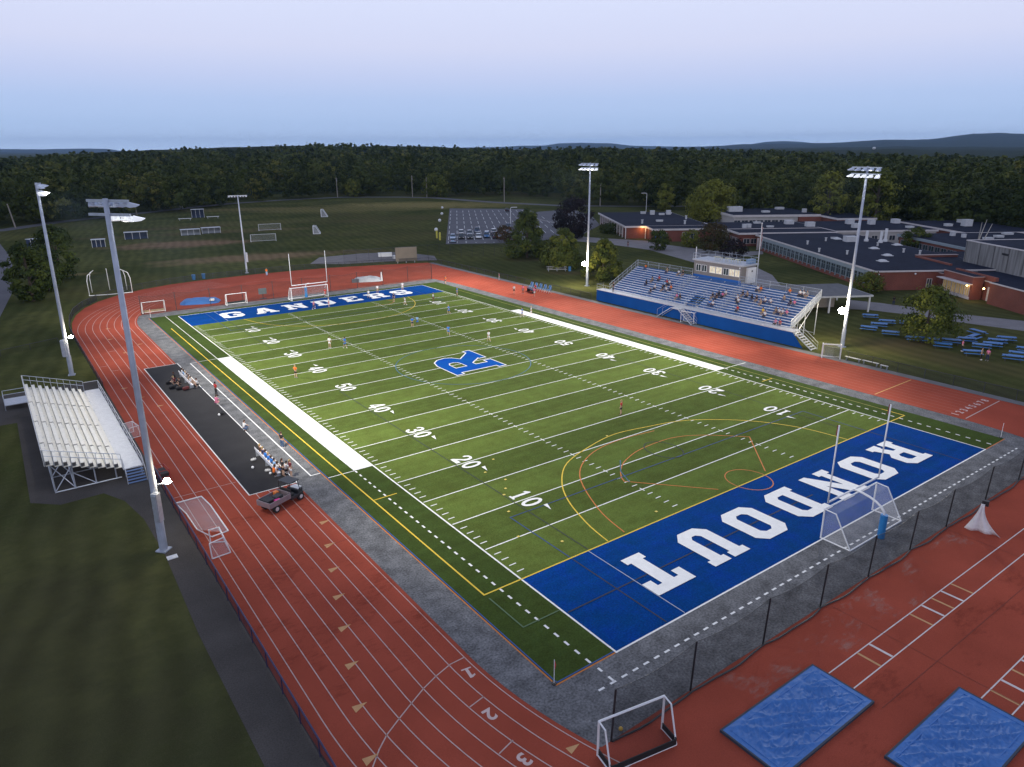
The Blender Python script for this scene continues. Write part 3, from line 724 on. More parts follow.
# ------------------------------------------------------------------ goal posts and goals
NETW = net_mat('white_net', (.7, .72, .76), .2)
NETK = net_mat('dark_net', (.03, .032, .035), .45)
def goalpost(x, y, s, label):
    """s: -1 base behind toward -y"""
    root = empty('football_goalpost', (x, y, 0), 0, label, 'goalpost', 'gooseneck goalposts at the two ends')
    yb = 2.5*s
    mb = MB()
    p = [(0, yb, 0), (0, yb, 1.9)] + [(0, yb-yb*(1-math.cos(a))*.999, 1.9+1.15*math.sin(a)) for a in [R(q) for q in (15, 30, 45, 60, 75, 90)]]
    mb.tube(p, .085, 12); mb.build('gooseneck', WHITE_PAINT, root, smooth=True)
    mb = MB(); mb.tube([(-3.56, 0, 3.05), (3.56, 0, 3.05)], .075, 10); mb.build('crossbar', WHITE_PAINT, root, smooth=True)
    for sx_ in (-1, 1):
        mb = MB(); mb.tube([(3.56*sx_, 0, 3.05), (3.56*sx_, 0, 9.1)], .055, 10); mb.build('upright', WHITE_PAINT, root, smooth=True)
        mb = MB(); mb.quad((3.56*sx_, .01, 9.1), (3.56*sx_, .13, 9.1), (3.56*sx_, .16, 8.3), (3.56*sx_, .02, 8.3)); mb.quad((3.57*sx_+.004, .01, 9.1), (3.57*sx_+.004, .02, 8.3), (3.57*sx_+.004, .16, 8.3), (3.57*sx_+.004, .13, 9.1)); mb.build('ribbon', mat('ribbon_maroon', (.18, .02, .03), .7), root)
    mb = MB(); mb.tube([(0, yb, .05), (0, yb, 1.95)], .26, 16); mb.build('pad', mat('pad_blue', (.02, .2, .5), .5, noise=.06), root, smooth=False)
    return root
goalpost(24.7, -9.2, -1, 'white goalpost with blue padded base behind the nearer blue end zone')
goalpost(24.25, 100.85, 1, 'white goalpost with pale blue pad behind the far end zone')

def goal(x, y, rz, W_, H_, D_, label, cat, group, fr=.055, bottom=True, top=.9, netm=None, back=None, name='soccer_goal', frm=None):
    """mouth on local y=0 plane facing +y, net body toward -y"""
    frm = frm or WHITE_PAINT
    root = empty(name, (x, y, 0), rz, label, cat, group)
    w = W_/2
    for sx_ in (-1, 1):
        mb = MB(); mb.tube([(w*sx_, 0, 0), (w*sx_, 0, H_)], fr, 8); mb.build('post', frm, root)
    mb = MB(); mb.tube([(-w-.02, 0, H_), (w+.02, 0, H_)], fr, 8); mb.build('crossbar', frm, root)
    for sx_ in (-1, 1):
        mb = MB(); mb.tube([(w*sx_, 0, H_), (w*sx_, -top, H_-.04), (w*sx_, -D_, .05)], fr*.75, 8); mb.build('side_frame', frm, root)
        if bottom:
            mb = MB(); mb.tube([(w*sx_, 0, .05), (w*sx_, -D_, .05)], fr*.8, 8); mb.build('ground_bar', frm, root)
    mb = MB(); mb.tube([(-w, -D_, .05), (w, -D_, .05)], fr*.8, 8); mb.build('ground_bar', frm, root)
    mb = MB(); e = .02
    mb.quad((-w+e, -e, H_-e), (w-e, -e, H_-e), (w-e, -top, H_-.05), (-w+e, -top, H_-.05))
    mb.quad((-w+e, -top, H_-.05), (w-e, -top, H_-.05), (w-e, -D_+e, .08), (-w+e, -D_+e, .08))
    for sx_ in (-1, 1):
        mb.face([(sx_*(w-e), -e, .05), (sx_*(w-e), -D_+e, .05), (sx_*(w-e), -top, H_-.05), (sx_*(w-e), -e, H_-e)])
    mb.build('net', netm or NETW, root)
    return root
gg = 'soccer goals on and round the field'
goal(24.78, -9.05, 0, 7.32, 2.44, 2.3, 'full size white soccer goal standing under the nearer goalpost', 'soccer goal', gg, fr=.065)
goal(24.3, 101.3, math.pi, 7.32, 2.44, 2.2, 'full size white soccer goal standing under the far goalpost', 'soccer goal', gg, fr=.065)
# stored small goal bottom centre, with dark padded ground frame
o = goal(-2.6, -13.35, 0, 3.8, 2.05, 1.15, 'white framed goal with dark base boards on the track in front of the black netting', 'field goal', gg, fr=.06, netm=net_mat('faint_net', (.05, .05, .06), .1), top=.55, name='field_hockey_goal')
o.rotation_euler = (0, 0, R(-10.5)); o.location = (-4.12, -14.4, 0)
mb = MB(); mb.box(-1.86, 1.86, -1.2, -1.16, .1, .45); mb.box(-1.9, -1.86, -1.15, -.05, .1, .45); mb.box(1.86, 1.9, -1.15, -.05, .1, .45)
mb.build('base_board', mat('dark_board', (.012, .018, .02), .6), o)
for (x0, x1, lb) in ((-4.7, -1.0, 'white goal with a wooden back board at the far left corner of the apron'), (9.4, 13.1, 'white framed goal with dark base board between the blue tarp and the far goalpost')):
    o = goal((x0+x1)/2, 104.6 if x0 > 0 else 106.2, math.pi if x0 > 0 else math.pi, x1-x0, 2.1, 1.1, lb, 'field goal', gg, top=.5, name='field_hockey_goal', netm=net_mat('faint_net', (.05, .05, .06), .1))
    mb = MB(); h = .45
    mb.box(-(x1-x0)/2+.05, (x1-x0)/2-.05, 1.05-2.2, 1.0-2.1, .1, h)
    mb.build('base_board', mat('wood_board', (.42, .33, .2), .7) if x0 < 0 else MATS['dark_board'], o)

# tipped soccer goal lying on the left track edge
root = empty('soccer_goal', (-15.4, 22.1, 0), 0, 'white soccer goal tipped flat on the outer lanes beside the left fence', 'soccer goal', gg)
mb = MB(); mb.tube([(-1.1, 3.75, .06), (.95, 3.75, .06), (1.15, 1.6, .06), (1.15, -3.5, .06), (-.1, -3.7, .06)], .06, 8); mb.build('frame', WHITE_PAINT, root)
mb = MB(); mb.tube([(-1.1, 3.75, .06), (-1.0, 0, .7), (-1.0, -3.5, .9), (-.1, -3.7, .06)], .045, 8); mb.build('raised_bar', WHITE_PAINT, root)
mb = MB(); 
mb.face([(-1.05, 3.7, .08), (-1.0, 0, .68), (.2, 0, .3), (.2, 3.7, .08)]); mb.face([(-1.0, 0, .68), (-1.0, -3.4, .85), (.2, -3.5, .3), (.2, 0, .3)]); mb.face([(.2, 3.7, .08), (.2, 0, .3), (1.1, 0, .07), (.95, 3.7, .07)]); mb.face([(.2, 0, .3), (.2, -3.5, .3), (1.1, -3.5, .07), (1.1, 0, .07)])
mb.build('net', NETW, root)
root = empty('lacrosse_goal', (-15.6, 16.4, 0), 0, 'small white box framed goal beside the tipped soccer goal on the left track', 'lacrosse goal', gg)
mb = MB()
A = [(-.7, -1.2, .05), (.6, -1.1, .05), (.7, .7, .05), (-.2, 1.2, .05)]
T = [(-.7, -1.0, 1.2), (.35, -.9, 1.3), (.45, .8, 1.3), (-.2, 1.2, 1.1)]
mb.tube(A, .045, 8); mb.tube(T, .045, 8)
mb.build('frame', WHITE_PAINT, root)
for a, b_ in zip(A, T):
    mb = MB(); mb.tube([a, b_], .045, 8); mb.build('post', WHITE_PAINT, root)
mb = MB(); mb.face([A[1], A[2], T[2], T[1]]); mb.face([A[0], A[1], T[1], T[0]]); mb.build('net', NETW, root)
root = goal(-16.2, 44.6, R(-80), 1.8, 1.2, 1.0, 'tiny white goal frame on the track between the small bleachers walkway and lane eight', 'small goal', gg, fr=.03, name='small_goal')

# far practice goals
gf = 'practice goals out on the far grass'
goal(46.5, 198.3, R(168), 7.6, 2.3, 2.2, 'white practice goal on the far grass, nearer one of the two side by side', 'soccer goal', gf)
goal(58.9, 229.6, R(168), 7.6, 2.3, 2.2, 'white practice goal on the far grass, farther one of the two side by side', 'soccer goal', gf)
goal(67.5, 210.0, R(66), 3.6, 2.6, 2.3, 'pale goal seen end on, right of the practice goals', 'soccer goal', gf, fr=.12, netm=net_mat('dense_net', (.5, .52, .55), .45))
goal(94.5, 270.0, R(66), 4.0, 3.0, 2.6, 'pale goal seen end on up the far grass slope, farthest from the track', 'soccer goal', gf, fr=.14, netm=MATS['dense_net'])
# dugouts and benches of the far ball field
def dugout(x, y, rz, W_, label, blue=True, H_=2.2):
    root = empty('dugout', (x, y, 0), rz, label, 'dugout', 'dugouts of the far ball field')
    bl = mat('dugout_blue', (.015, .032, .085), .6, noise=.15) if blue else mat('dugout_grey', (.2, .22, .25), .7, noise=.15)
    w = W_/2
    mb = MB(); mb.box(-w+.02, w-.02, 1.9, 2.0, .1, H_-.1); mb.box(-w+.02, -w+.12, .1, 1.9, .1, H_-.1); mb.box(w-.12, w-.02, .1, 1.9, .1, H_-.1); mb.build('wall', bl, root)
    mb = MB(); mb.box(-w-.15, w+.15, -.15, 2.15, H_, H_+.14); mb.build('roof', mat('dugout_roof', (.55, .58, .62), .6), root)
    for k in range(4):
        xx = -w+.05+(W_-.1)*k/3
        mb = MB(); mb.box(xx-.05, xx+.05, -.02, .08, 0, H_); mb.build('post', WHITE_PAINT, root)
    mb = MB(); mb.box(-w+.3, w-.3, 1.3, 1.65, .4, .5); mb.build('bench', ALU, root)
    mb = MB(); mb.box(-w+.1, w-.1, -.01, .03, .1, .85); mb.build('front_screen', bl, root)
dugout(2.6, 216.2, R(-8), 3.6, 'small blue dugout with white posts behind the nearest floodlight pole')
dugout(15.5, 231.5, R(-8), 6.8, 'wide dark blue dugout of two bays left of the dirt infield')
dugout(32.4, 231.5, R(-6), 6.0, 'grey fenced dugout behind the dirt infield, left one', False, 1.9)
dugout(39.6, 233.2, R(-6), 6.0, 'grey fenced dugout behind the dirt infield, right one', False, 1.9)
dugout(51.2, 300, R(-10), 5.0, 'blue shelter with a pale roof near the far road', True, 3.4)
dugout(-12.2, 226.5, R(30), 4.2, 'dark blue dugout half hidden by the left trees', True, 2.6)
for (x, y, l, lb) in ((43.6, 290, 5, 'low white bench left of the blue shelter near the far road'), (55.2, 292, 5, 'low white bench right of the blue shelter near the far road')):
    root = empty('bench', (x, y, 0), R(-10), lb, 'bench', 'white benches near the far road')
    mb = MB(); mb.box(-l/2, l/2, -.25, .25, .7, .9); mb.build('seat', WHITE_PAINT, root)
    for k in (-1, 1):
        mb = MB(); mb.box(k*l*.4-.06, k*l*.4+.06, -.2, .2, 0, .7); mb.build('leg', GALV, root)
# throwing cage
root = empty('throwing_cage', (-6.3, 132.5, 0), R(-8), 'curved pale throwing cage frame standing on the grass beyond the left bend', 'throwing cage')
for (x, y) in ((-3.6, -1.5), (-3.2, 2.2), (0, 3.8), (3.2, 2.2), (4.1, -1.5)):
    mb = MB(); mb.tube([(x, y, 0), (x, y, 3.0), (x*.93, y*.93, 4.1), (x*.72, y*.72, 4.6)], .07, 8); mb.build('post', WHITE_PAINT, root, smooth=True)
mb = MB(); P5 = [(-3.6, -1.5), (-3.2, 2.2), (0, 3.8), (3.2, 2.2), (4.1, -1.5)]
for a, b_ in zip(P5, P5[1:]): mb.quad((*a, .05), (*b_, .05), (*b_, 3.4), (*a, 3.4))
mb.build('net', net_mat('cage_net', (.05, .06, .06), .22), root)
mb = MB(); mb.tube([(-3.7, -1.6, .06), (0, -2.1, .06), (4.2, -1.6, .06)], .08, 8); mb.build('ground_ring', WHITE_PAINT, root)

# ------------------------------------------------------------------ fences
FENCE_BLK = mat('fence_black', (.022, .022, .035), .5, noise=.08)
CHAIN = net_mat('chain_link', (.03, .03, .04), .3)
def fence(pts, h, step, label, cat='fence', name='chain_link_fence', rail=.03, netm=None, group=None, frm=None, maxposts=98):
    frm = frm or FENCE_BLK; netm = netm or CHAIN
    root = empty(name, (pts[0][0], pts[0][1], 0), 0, label, cat, group)
    o = Vector((pts[0][0], pts[0][1], 0))
    # resample
    P = [Vector((p[0], p[1], 0)) for p in pts]; Q = [P[0]]; 
    for a, b_ in zip(P, P[1:]):
        L_ = (b_-a).length; n = max(1, round(L_/step))
        for k in range(1, n+1): Q.append(a+(b_-a)*k/n)
    mbp = MB(); mbp.tube([(0, 0, 0), (0, 0, h+.03)], .035, 6)
    p0 = mbp.build('post', frm, root); first = True
    for q in Q[:maxposts]:
        if first: p_ = p0; first = False
        else: p_ = p0.copy(); COL.objects.link(p_)
        p_.location = q-o
    mb = MB(); mb.tube([tuple(q-o+Vector((0, 0, h))) for q in Q], rail, 6); mb.build('top_rail', frm, root)
    mb = MB()
    for a, b_ in zip(Q, Q[1:]):
        a, b_ = a-o, b_-o; mb.quad((a.x, a.y, .04), (b_.x, b_.y, .04), (b_.x, b_.y, h-.02), (a.x, a.y, h-.02))
    mb.build('mesh_panel', netm, root)
    return root
RAILP = mat('fence_purple_rail', (.035, .03, .09), .45, noise=.1)
fence([(-16.8, -14), (-16.8, 33)], 1.15, 2.6, 'low dark chain link fence with a blue purple rail along the nearest left lane', frm=RAILP, rail=.05, netm=net_mat('chain_dense', (.02, .02, .035), .55))
fence([(-16.8, 62.5), (-16.8, 92), (-16.7, 99), (-15.9, 107), (-14.7, 113.5), (-12.6, 119.6), (-9.6, 125)], 1.15, 3, 'low dark chain link fence round the outside of the left bend', netm=MATS['chain_dense'])
fence([(-9.6, 125), (-5.2, 129.7), (0, 133.4), (6, 136.1), (12, 137.2), (25, 137.8), (34, 137.2), (42, 136.1), (53, 132.8), (66.3, 128.3)], 1.2, 3, 'dark chain link fence behind the far bend of the track')
fence([(66.3, 128.3), (66.6, 100), (66.9, 67)], 1.25, 3, 'dark chain link fence along the right straight beyond the blue grandstand')
fence([(66.9, 18.5), (66.8, 5), (66.8, -12)], 1.3, 3.4, 'dark chain link fence between the right straight and the picnic lawn')
fence([(48, 139.5), (74, 136), (92, 120), (98, 112)], 3.2, 3.2, 'tall thin dark fence beyond the far bend in front of the gravel yard', netm=net_mat('thin_mesh', (.03, .03, .03), .13))
fence([(-60, 80), (-30, 87), (-19, 92)], .9, 3.5, 'thin low fence crossing the dark grass left of the far track', netm=MATS['thin_mesh'])

# black netting with sagging top and draped foot
def netting(xs, y, h, name, label, lean, droop, netm, s=1):
    root = empty(name, (xs[0], y, 0), 0, label, 'netting', 'black ball stop nets behind the end zones')
    mb = MB(); mb.tube([(0, 0, 0), (lean[0], lean[1], h)], .055, 8); p0 = mb.build('post', BLACK, root)
    for k, x in enumerate(xs):
        p_ = p0 if k == 0 else p0.copy()
        if k: COL.objects.link(p_)
        p_.location = (x-xs[0], 0, 0)
    mb = MB(); n = 10; rows = 6
    cols = []
    for k in range(len(xs)-1):
        for j in range(n):
            t = j/n; cols.append((xs[k]+(xs[k+1]-xs[k])*t, 4*t*(1-t)))
    cols.append((xs[-1], 0))
    grid = []
    for (x, sgn) in cols:
        col_ = []
        for i in range(rows+1):
            f = i/rows
            z = .05+(h-.05-.32*sgn)*f
            yy = lean[1]*f*(z/h) - s*droop*sgn*(1-f)**2*1.0 - s*(.1+.04*math.sin(x*1.7))*(1-f)
            col_.append((x-xs[0]+lean[0]*f, yy, z))
        grid.append(col_)
    i0 = 0
    for c in grid: mb.v += c
    for c in range(len(grid)-1):
        for i in range(rows):
            a = c*(rows+1)+i; mb.f.append((a, a+rows+1, a+rows+2, a+1)); mb.m.append(0)
    mb.build('net', netm, root, smooth=True)
    # weighted, bunched lower hem
    mb = MB(); mb.tube([(c[0][0], c[0][1], .06) for c in grid], .06, 6); mb.build('hem', BLACK, root)
    mb = MB(); mb.tube([(c[-1][0], c[-1][1], c[-1][2]) for c in grid], .015, 5); mb.build('top_rope', BLACK, root)
    return root
netting([-4.85, 1.0, 7.4, 13.35, 19.1, 24.8, 30.4, 37.2, 43.9, 50], -13.8, 3.2, 'ball_stop_net', 'long black netting on leaning posts between the grey apron and the jump pits', (.05, -.1), .2, net_mat('near_net', (.018, .018, .018), .34), 1)
netting([-5.0, 0.8, 6.8, 12.7, 18.6, 24.5, 30.4, 36.3, 42.2, 48.2, 54.2], 105.8, 3.4, 'ball_stop_net', 'long thin black netting standing behind the far end zone', (0, .1), .3, net_mat('far_net', (.03, .025, .022), .22), -1)

# ------------------------------------------------------------------ pits with blue covers
def tarp_mat():
    m = mat('tarp_blue', (.05, .17, .46), .5, noise=.06, nscale=1.0, nscale2=6, bump=.12, detail=6, spec=.3); return m
TARP = tarp_mat()
def pit(x0, x1, y0, y1, label):
    root = empty('covered_sand_pit', ((x0+x1)/2, (y0+y1)/2, 0), 0, label, 'sand pit cover', 'blue covered long jump pits')
    w, d = (x1-x0)/2, (y1-y0)/2
    n, m_ = 150, 80
    from mathutils import noise as mn
    V = []; F = []
    for i in range(n+1):
        for j in range(m_+1):
            X = -w+2*w*i/n; Y = -d+2*d*j/m_
            e = min(1, 5*min(i/n, 1-i/n)*1.2, 4*min(j/m_, 1-j/m_)*1.2)
            p = Vector((X*.7+x0, Y*.7+y0, 0))
            z = .16-.07*e + e*(.12*abs(mn.noise(p*.7))+.10*max(0, 1-abs(mn.noise(Vector((p.x*.9+p.y*1.3, p.y*.8, 1)))*9))+.08*max(0, 1-abs(mn.noise(Vector((p.x*1.6-p.y*1.1, p.y*1.5+.5, 7)))*8))+.05*max(0, 1-abs(mn.noise(Vector((p.x*3-p.y*2, p.y*3.4, 3)))*6))+.012*mn.noise(p*9))
            V.append((X, Y, z))
    for i in range(n):
        for j in range(m_):
            a = i*(m_+1)+j; F.append((a, a+m_+1, a+m_+2, a+1))
    mb = MB(); mb.v = V; mb.f = F; mb.m = [0]*len(F); mb.build('tarp', TARP, root, smooth=True)
    mb = MB(); q_ = .3
    mb.tube([(-w+q_, -d+q_, .14), (w-q_, -d+q_, .14), (w-q_, d-q_, .14), (-w+q_, d-q_, .14), (-w+q_, -d+q_, .14)], .05, 6); mb.build('rope_edge', TARP, root)
    mb = MB(); mb.box(-w-.09, w+.09, -d-.09, -d, 0, .17); mb.box(-w-.09, w+.09, d, d+.09, 0, .17); mb.box(-w-.09, -w, -d, d, 0, .17); mb.box(w, w+.09, -d, d, 0, .17)
    mb.build('kerb', mat('pit_kerb', (.03, .045, .07), .7), root)
pit(.0, 7.9, -20.1, -16.7, 'blue tarpaulin covered jump pit nearer the small white goal')
pit(5.0, 12.6, -25.9, -22.4, 'blue tarpaulin covered jump pit in the bottom right corner of the view')

# far landing mats
def mound(x, y, rx, ry, h, rz, m, name, label, cat, seed=1, extra=None):
    from mathutils import noise as mn
    root = empty(name, (x, y, 0), rz, label, cat)
    mb = MB(); n = 28; rings = 8
    mb.v.append((0, 0, h)); 
    for r_ in range(1, rings+1):
        f = r_/rings
        for k in range(n):
            a = 2*math.pi*k/n
            ca, sa = math.cos(a), math.sin(a); sq = 1/max(abs(ca), abs(sa))**.75
            X = rx*f*ca*sq; Y = ry*f*sa*sq
            z = h*(1-f**5)*(.85+.3*mn.noise(Vector((X*.9+seed, Y*.9, seed))))
            mb.v.append((X*(1+.06*mn.noise(Vector((ca*2, sa*2, seed)))), Y, max(.02, z)))
    for k in range(n): mb.f.append((0, 1+k, 1+(k+1) % n)); mb.m.append(0)
    for r_ in range(rings-1):
        for k in range(n):
            a = 1+r_*n+k; b_ = 1+r_*n+(k+1) % n; mb.f.append((a, a+n, b_+n, b_)); mb.m.append(0)
    mb.build('cover', m, root, smooth=True)
    return root
o = mound(6.2, 111.2, 3.6, 2.4, .85, R(-18), TARP, 'landing_mat', 'blue tarp covered high jump mat on the far end of the red surface', 'landing mat', 2)
mb = MB(); mb.box(1.9, 2.7, -2.5, -1.5, .62, .9); mb.build('white_patch', WHITE_PAINT, o)
o = mound(42.0, 113.2, 3.2, 2.3, .9, R(-25), mat('mat_grey', (.42, .44, .47), .6, noise=.2, nscale=1.2, bump=.5), 'landing_mat', 'pale grey pole vault mat on the red surface behind the far netting', 'landing mat', 5)
mb = MB(); mb.box(-3.3, -1.8, -2.3, -1.8, 0, .75); mb.build('dark_pad', mat('dark_pad', (.09, .1, .12), .7), o)
mb = MB(); mb.tube([(3.1, -1.2, 0), (3.1, -1.2, 2.0)], [.28, .1], 8); mb.build('standard', WHITE_PAINT, o)

# white sheet hung at the near netting
root = empty('white_sheet', (31.7, -15.5, 0), R(-72), 'white cloth sheet hanging in a triangle outside the black netting', 'cloth')
mb = MB()
from mathutils import noise as mnz
n = 10; rows = 8
for i in range(rows+1):
    f = i/rows; z = 2.2*(1-f)+.04
    hw0 = -.12-.75*f**1.5; hw1 = .12+1.35*f**2.2
    for j in range(n+1):
        t = j/n; x = hw0+(hw1-hw0)*t
        mb.v.append((x, .1*math.sin(t*15+f*2)*(.3+f)-.25*f, z))
for i in range(rows):
    for j in range(n):
        a = i*(n+1)+j; mb.f.append((a, a+1, a+n+2, a+n+1)); mb.m.append(0)
o = mb.build('cloth', mat('white_cloth', (.72, .7, .72), .8, noise=.1), root, smooth=True)
sm = o.modifiers.new('thick', 'SOLIDIFY'); sm.thickness = .02
mb = MB(); mb.tube([(0, .05, 0), (0, .05, 2.3)], .03, 8); mb.build('pole', BLACK, root)
mb = MB(); mb.box(-.1, .35, .1, .4, 2.05, 2.45); mb.build('speaker_box', BLACK, root)

# corner flags
def cflag(x, y, label, col):
    root = empty('corner_flag', (x, y, 0), 0, label, 'corner flag', 'corner flags of the turf')
    mb = MB(); mb.tube([(0, 0, 0), (0, 0, 1.6)], .022, 8); mb.build('pole', WHITE_PAINT, root)
    mb = MB(); mb.tube([(.02, 0, 1.5), (.05, 0, 1.25), (.03, 0, .95)], [.02, .06, .02], 6); mb.build('flag', mat('flag_red', (.5, .04, .04), .7), root)
    mb = MB(); mb.tube([(0, 0, 0), (0, 0, .08)], .14, 12); mb.build('base', BLACK, root)
cflag(-4.6, -9.05, 'furled red corner flag on a white pole at the nearest turf corner', 0)
cflag(53.2, -8.85, 'white and red corner flag pole at the right end of the nearer goal line apron', 0)
cflag(-4.2, 102.2, 'small white corner flag pole at the far left turf corner', 0)
cflag(64.9, 94.9, 'white pole standing at the edge of the right straight by the far trees', 0)
bpy.data.objects[-1] if False else None

# utility vehicle on the track
PINKG = mat('vehicle_grey_pink', (.26, .22, .24), .4, .2, noise=.1)
root = empty('utility_vehicle', (-9.35, 20.45, 0), R(24), 'small open utility truck with a grey load bed of gear parked across the inner lanes', 'utility vehicle')
mb = MB(); mb.box(-1.9, .25, -.72, .72, .62, .72); mb.box(-1.95, -1.88, -.78, .78, .62, 1.08); mb.box(-1.9, .25, -.78, -.72, .62, 1.08); mb.box(-1.9, .25, .72, .78, .62, 1.08); mb.box(.2, .26, -.74, .74, .62, 1.15)
mb.build('load_bed', PINKG, root, bevel=.015)
mb = MB(); mb.prism([(.3, -.72), (1.25, -.72), (1.75, -.6), (1.9, -.4), (1.9, .4), (1.75, .6), (1.25, .72), (.3, .72)], .38, .66); mb.prism([(1.15, -.66), (1.8, -.5), (1.85, -.3), (1.85, .3), (1.8, .5), (1.15, .66)], .66, .92); mb.build('cab', mat('vehicle_dark', (.03, .032, .036), .4), root, bevel=.03)
mb = MB(); mb.prism([(1.3, -.5), (1.84, -.35), (1.84, .35), (1.3, .5)], .925, .97); mb.build('bonnet', WHITE_PAINT, root)
mb = MB(); mb.box(.3, 1.35, -.7, .7, 1.82, 1.9); mb.build('roof', MATS['vehicle_dark'], root, bevel=.03)
for sx_ in (-1, 1):
    mb = MB(); mb.tube([(.32, .68*sx_, .66), (.36, .64*sx_, 1.84)], .03, 6); mb.tube([(1.35, .66*sx_, .9), (1.2, .64*sx_, 1.84)], .03, 6); mb.build('roll_bar', BLACK, root)
mb = MB(); mb.box(.4, .8, -.6, .6, .66, .85); mb.box(.34, .46, -.6, .6, .85, 1.3); mb.build('seat', mat('seat_black', (.02, .02, .02), .6), root, bevel=.03)
for (x, y) in ((-1.25, -.62), (-1.25, .62), (1.35, -.62), (1.35, .62)):
    mb = MB(); mb.tube([(x, y-.13, .32), (x, y+.13, .32)], .32, 18); w_ = mb.build('wheel', RUBBER, root)
    mb = MB(); sg = 1 if y > 0 else -1; mb.tube([(x, y+sg*.1, .32), (x, y+sg*.145, .32)], .17, 14); mb.build('rim', ALU, w_)
cargo = [('cooler', (-.6, -.15, .92), (.35, .3, .22), (.03, .03, .035), 'black cooler in the truck bed nearest the seats'), ('equipment_bag', (-1.4, .1, .9), (.38, .45, .2), (.015, .015, .018), 'black bag at the back of the truck bed'),
         ('pink_bag', (-.95, -.5, .86), (.22, .16, .16), (.7, .05, .3), 'bright pink bag in the truck bed'), ('orange_bucket', (-.15, .5, .9), (.18, .18, .22), (.7, .2, .04), 'orange bucket in the truck bed')]
for nm, c, s_, colr, lb in cargo:
    mb = MB(); mb.box(-s_[0], s_[0], -s_[1], s_[1], -s_[2], s_[2]*.7); mb.box(-s_[0]*1.04, s_[0]*1.04, -s_[1]*1.04, s_[1]*1.04, s_[2]*.7+.004, s_[2])
    Mw = Matrix.Translation((-9.35, 20.45, 0)) @ Matrix.Rotation(R(24), 4, 'Z')
    p = Mw @ Vector(c); o = mb.build(nm, mat('m_'+nm, colr, .6), bevel=.03); o.location = p; o.rotation_euler = (0, 0, R(24)); tag(o, lb, nm.replace('_', ' '), 'gear carried on the utility truck')

# bins / signs / odd bits
def barrel(x, y, h, r, m, name, label, cat, group=None):
    root = empty(name, (x, y, 0), 0, label, cat, group)
    mb = MB(); mb.tube([(0, 0, 0), (0, 0, h*.9)], [r*.85, r], 14); mb.build('body', m, root)
    mb = MB(); mb.tube([(0, 0, h*.9), (0, 0, h)], r*1.06, 14); mb.build('lid', m, root)
LB = mat('bin_blue', (.03, .16, .38), .5)
barrel(11.45, 138.5, 1.1, .4, LB, 'bin', 'blue barrel behind the far bend fence, left of two', 'barrel', 'pair of blue barrels')
barrel(13.6, 138.6, 1.1, .4, LB, 'bin', 'blue barrel behind the far bend fence, right of two', 'barrel', 'pair of blue barrels')
root = empty('equipment_cart', (-16.25, 31.8, 0), R(-85), 'red framed equipment cart by the left fence near the small bleachers', 'cart')
RED = mat('cart_red', (.35, .03, .03), .5)
mb = MB()
for z in (.35, 1.0): mb.tube([(-.8, -.4, z), (.8, -.4, z), (.8, .4, z), (-.8, .4, z), (-.8, -.4, z)], .035, 6)
mb.build('frame', RED, root)
for (x, y) in ((-.8, -.4), (.8, -.4), (.8, .4), (-.8, .4)):
    mb = MB(); mb.tube([(x, y, .1), (x, y, 1.0)], .035, 6); mb.build('post', RED, root)
mb = MB(); mb.box(-.76, .76, -.36, .36, .38, .7); mb.build('load', mat('cart_dark', (.04, .03, .035), .8), root)
for x in (-.6, .6):
    mb = MB(); mb.tube([(x, -.46, .18), (x, -.54, .18)], .18, 12); mb.build('wheel', RUBBER, root)
# dark sign box on a stand behind far net
root = empty('play_clock', (17.0, 107.3, 0), R(180), 'grey play clock box on a stand beside the far goalpost', 'play clock')
mb = MB(); mb.box(-.75, .75, -.2, .2, .9, 2.0); mb.build('cabinet', mat('clock_grey', (.13, .16, .17), .5), root, bevel=.02)
mb = MB(); mb.box(-.06, .06, -.06, .06, 0, .9); mb.box(-.6, .6, -.4, .4, 0, .06); mb.build('stand', BLACK, root)
# scoreboard back
root = empty('scoreboard', (61.0, 130.4, 0), R(-16), 'tan scoreboard seen from its plain back beyond the far right corner of the track', 'scoreboard')
mb = MB(); mb.box(-2.75, 2.75, -.2, .25, .5, 4.0); mb.build('cabinet', mat('board_tan', (.14, .125, .1), .7, noise=.12, nscale=.6), root, bevel=.03)
for x in (-2.2, 0, 2.2):
    mb = MB(); mb.box(x-.1, x+.1, .27, .45, 0, 3.8); mb.build('post', GALV, root)
for (x, y, w_, h_, lb) in ((62.0, 144.5, 1.8, .9, 'white equipment box beyond the gravel yard, upper one'), (63.3, 138.3, 1.9, .8, 'white equipment box beside the tan scoreboard')):
    root = empty('storage_box', (x, y, 0), R(-20), lb, 'storage box', 'white boxes by the gravel yard')
    mb = MB(); mb.box(-w_, w_, -.6, .6, 0, h_); mb.build('body', WHITE_PAINT, root, bevel=.03)
    mb = MB(); mb.box(-w_-.05, w_+.05, -.65, .65, h_+.003, h_+.1); mb.build('lid', WHITE_PAINT, root)
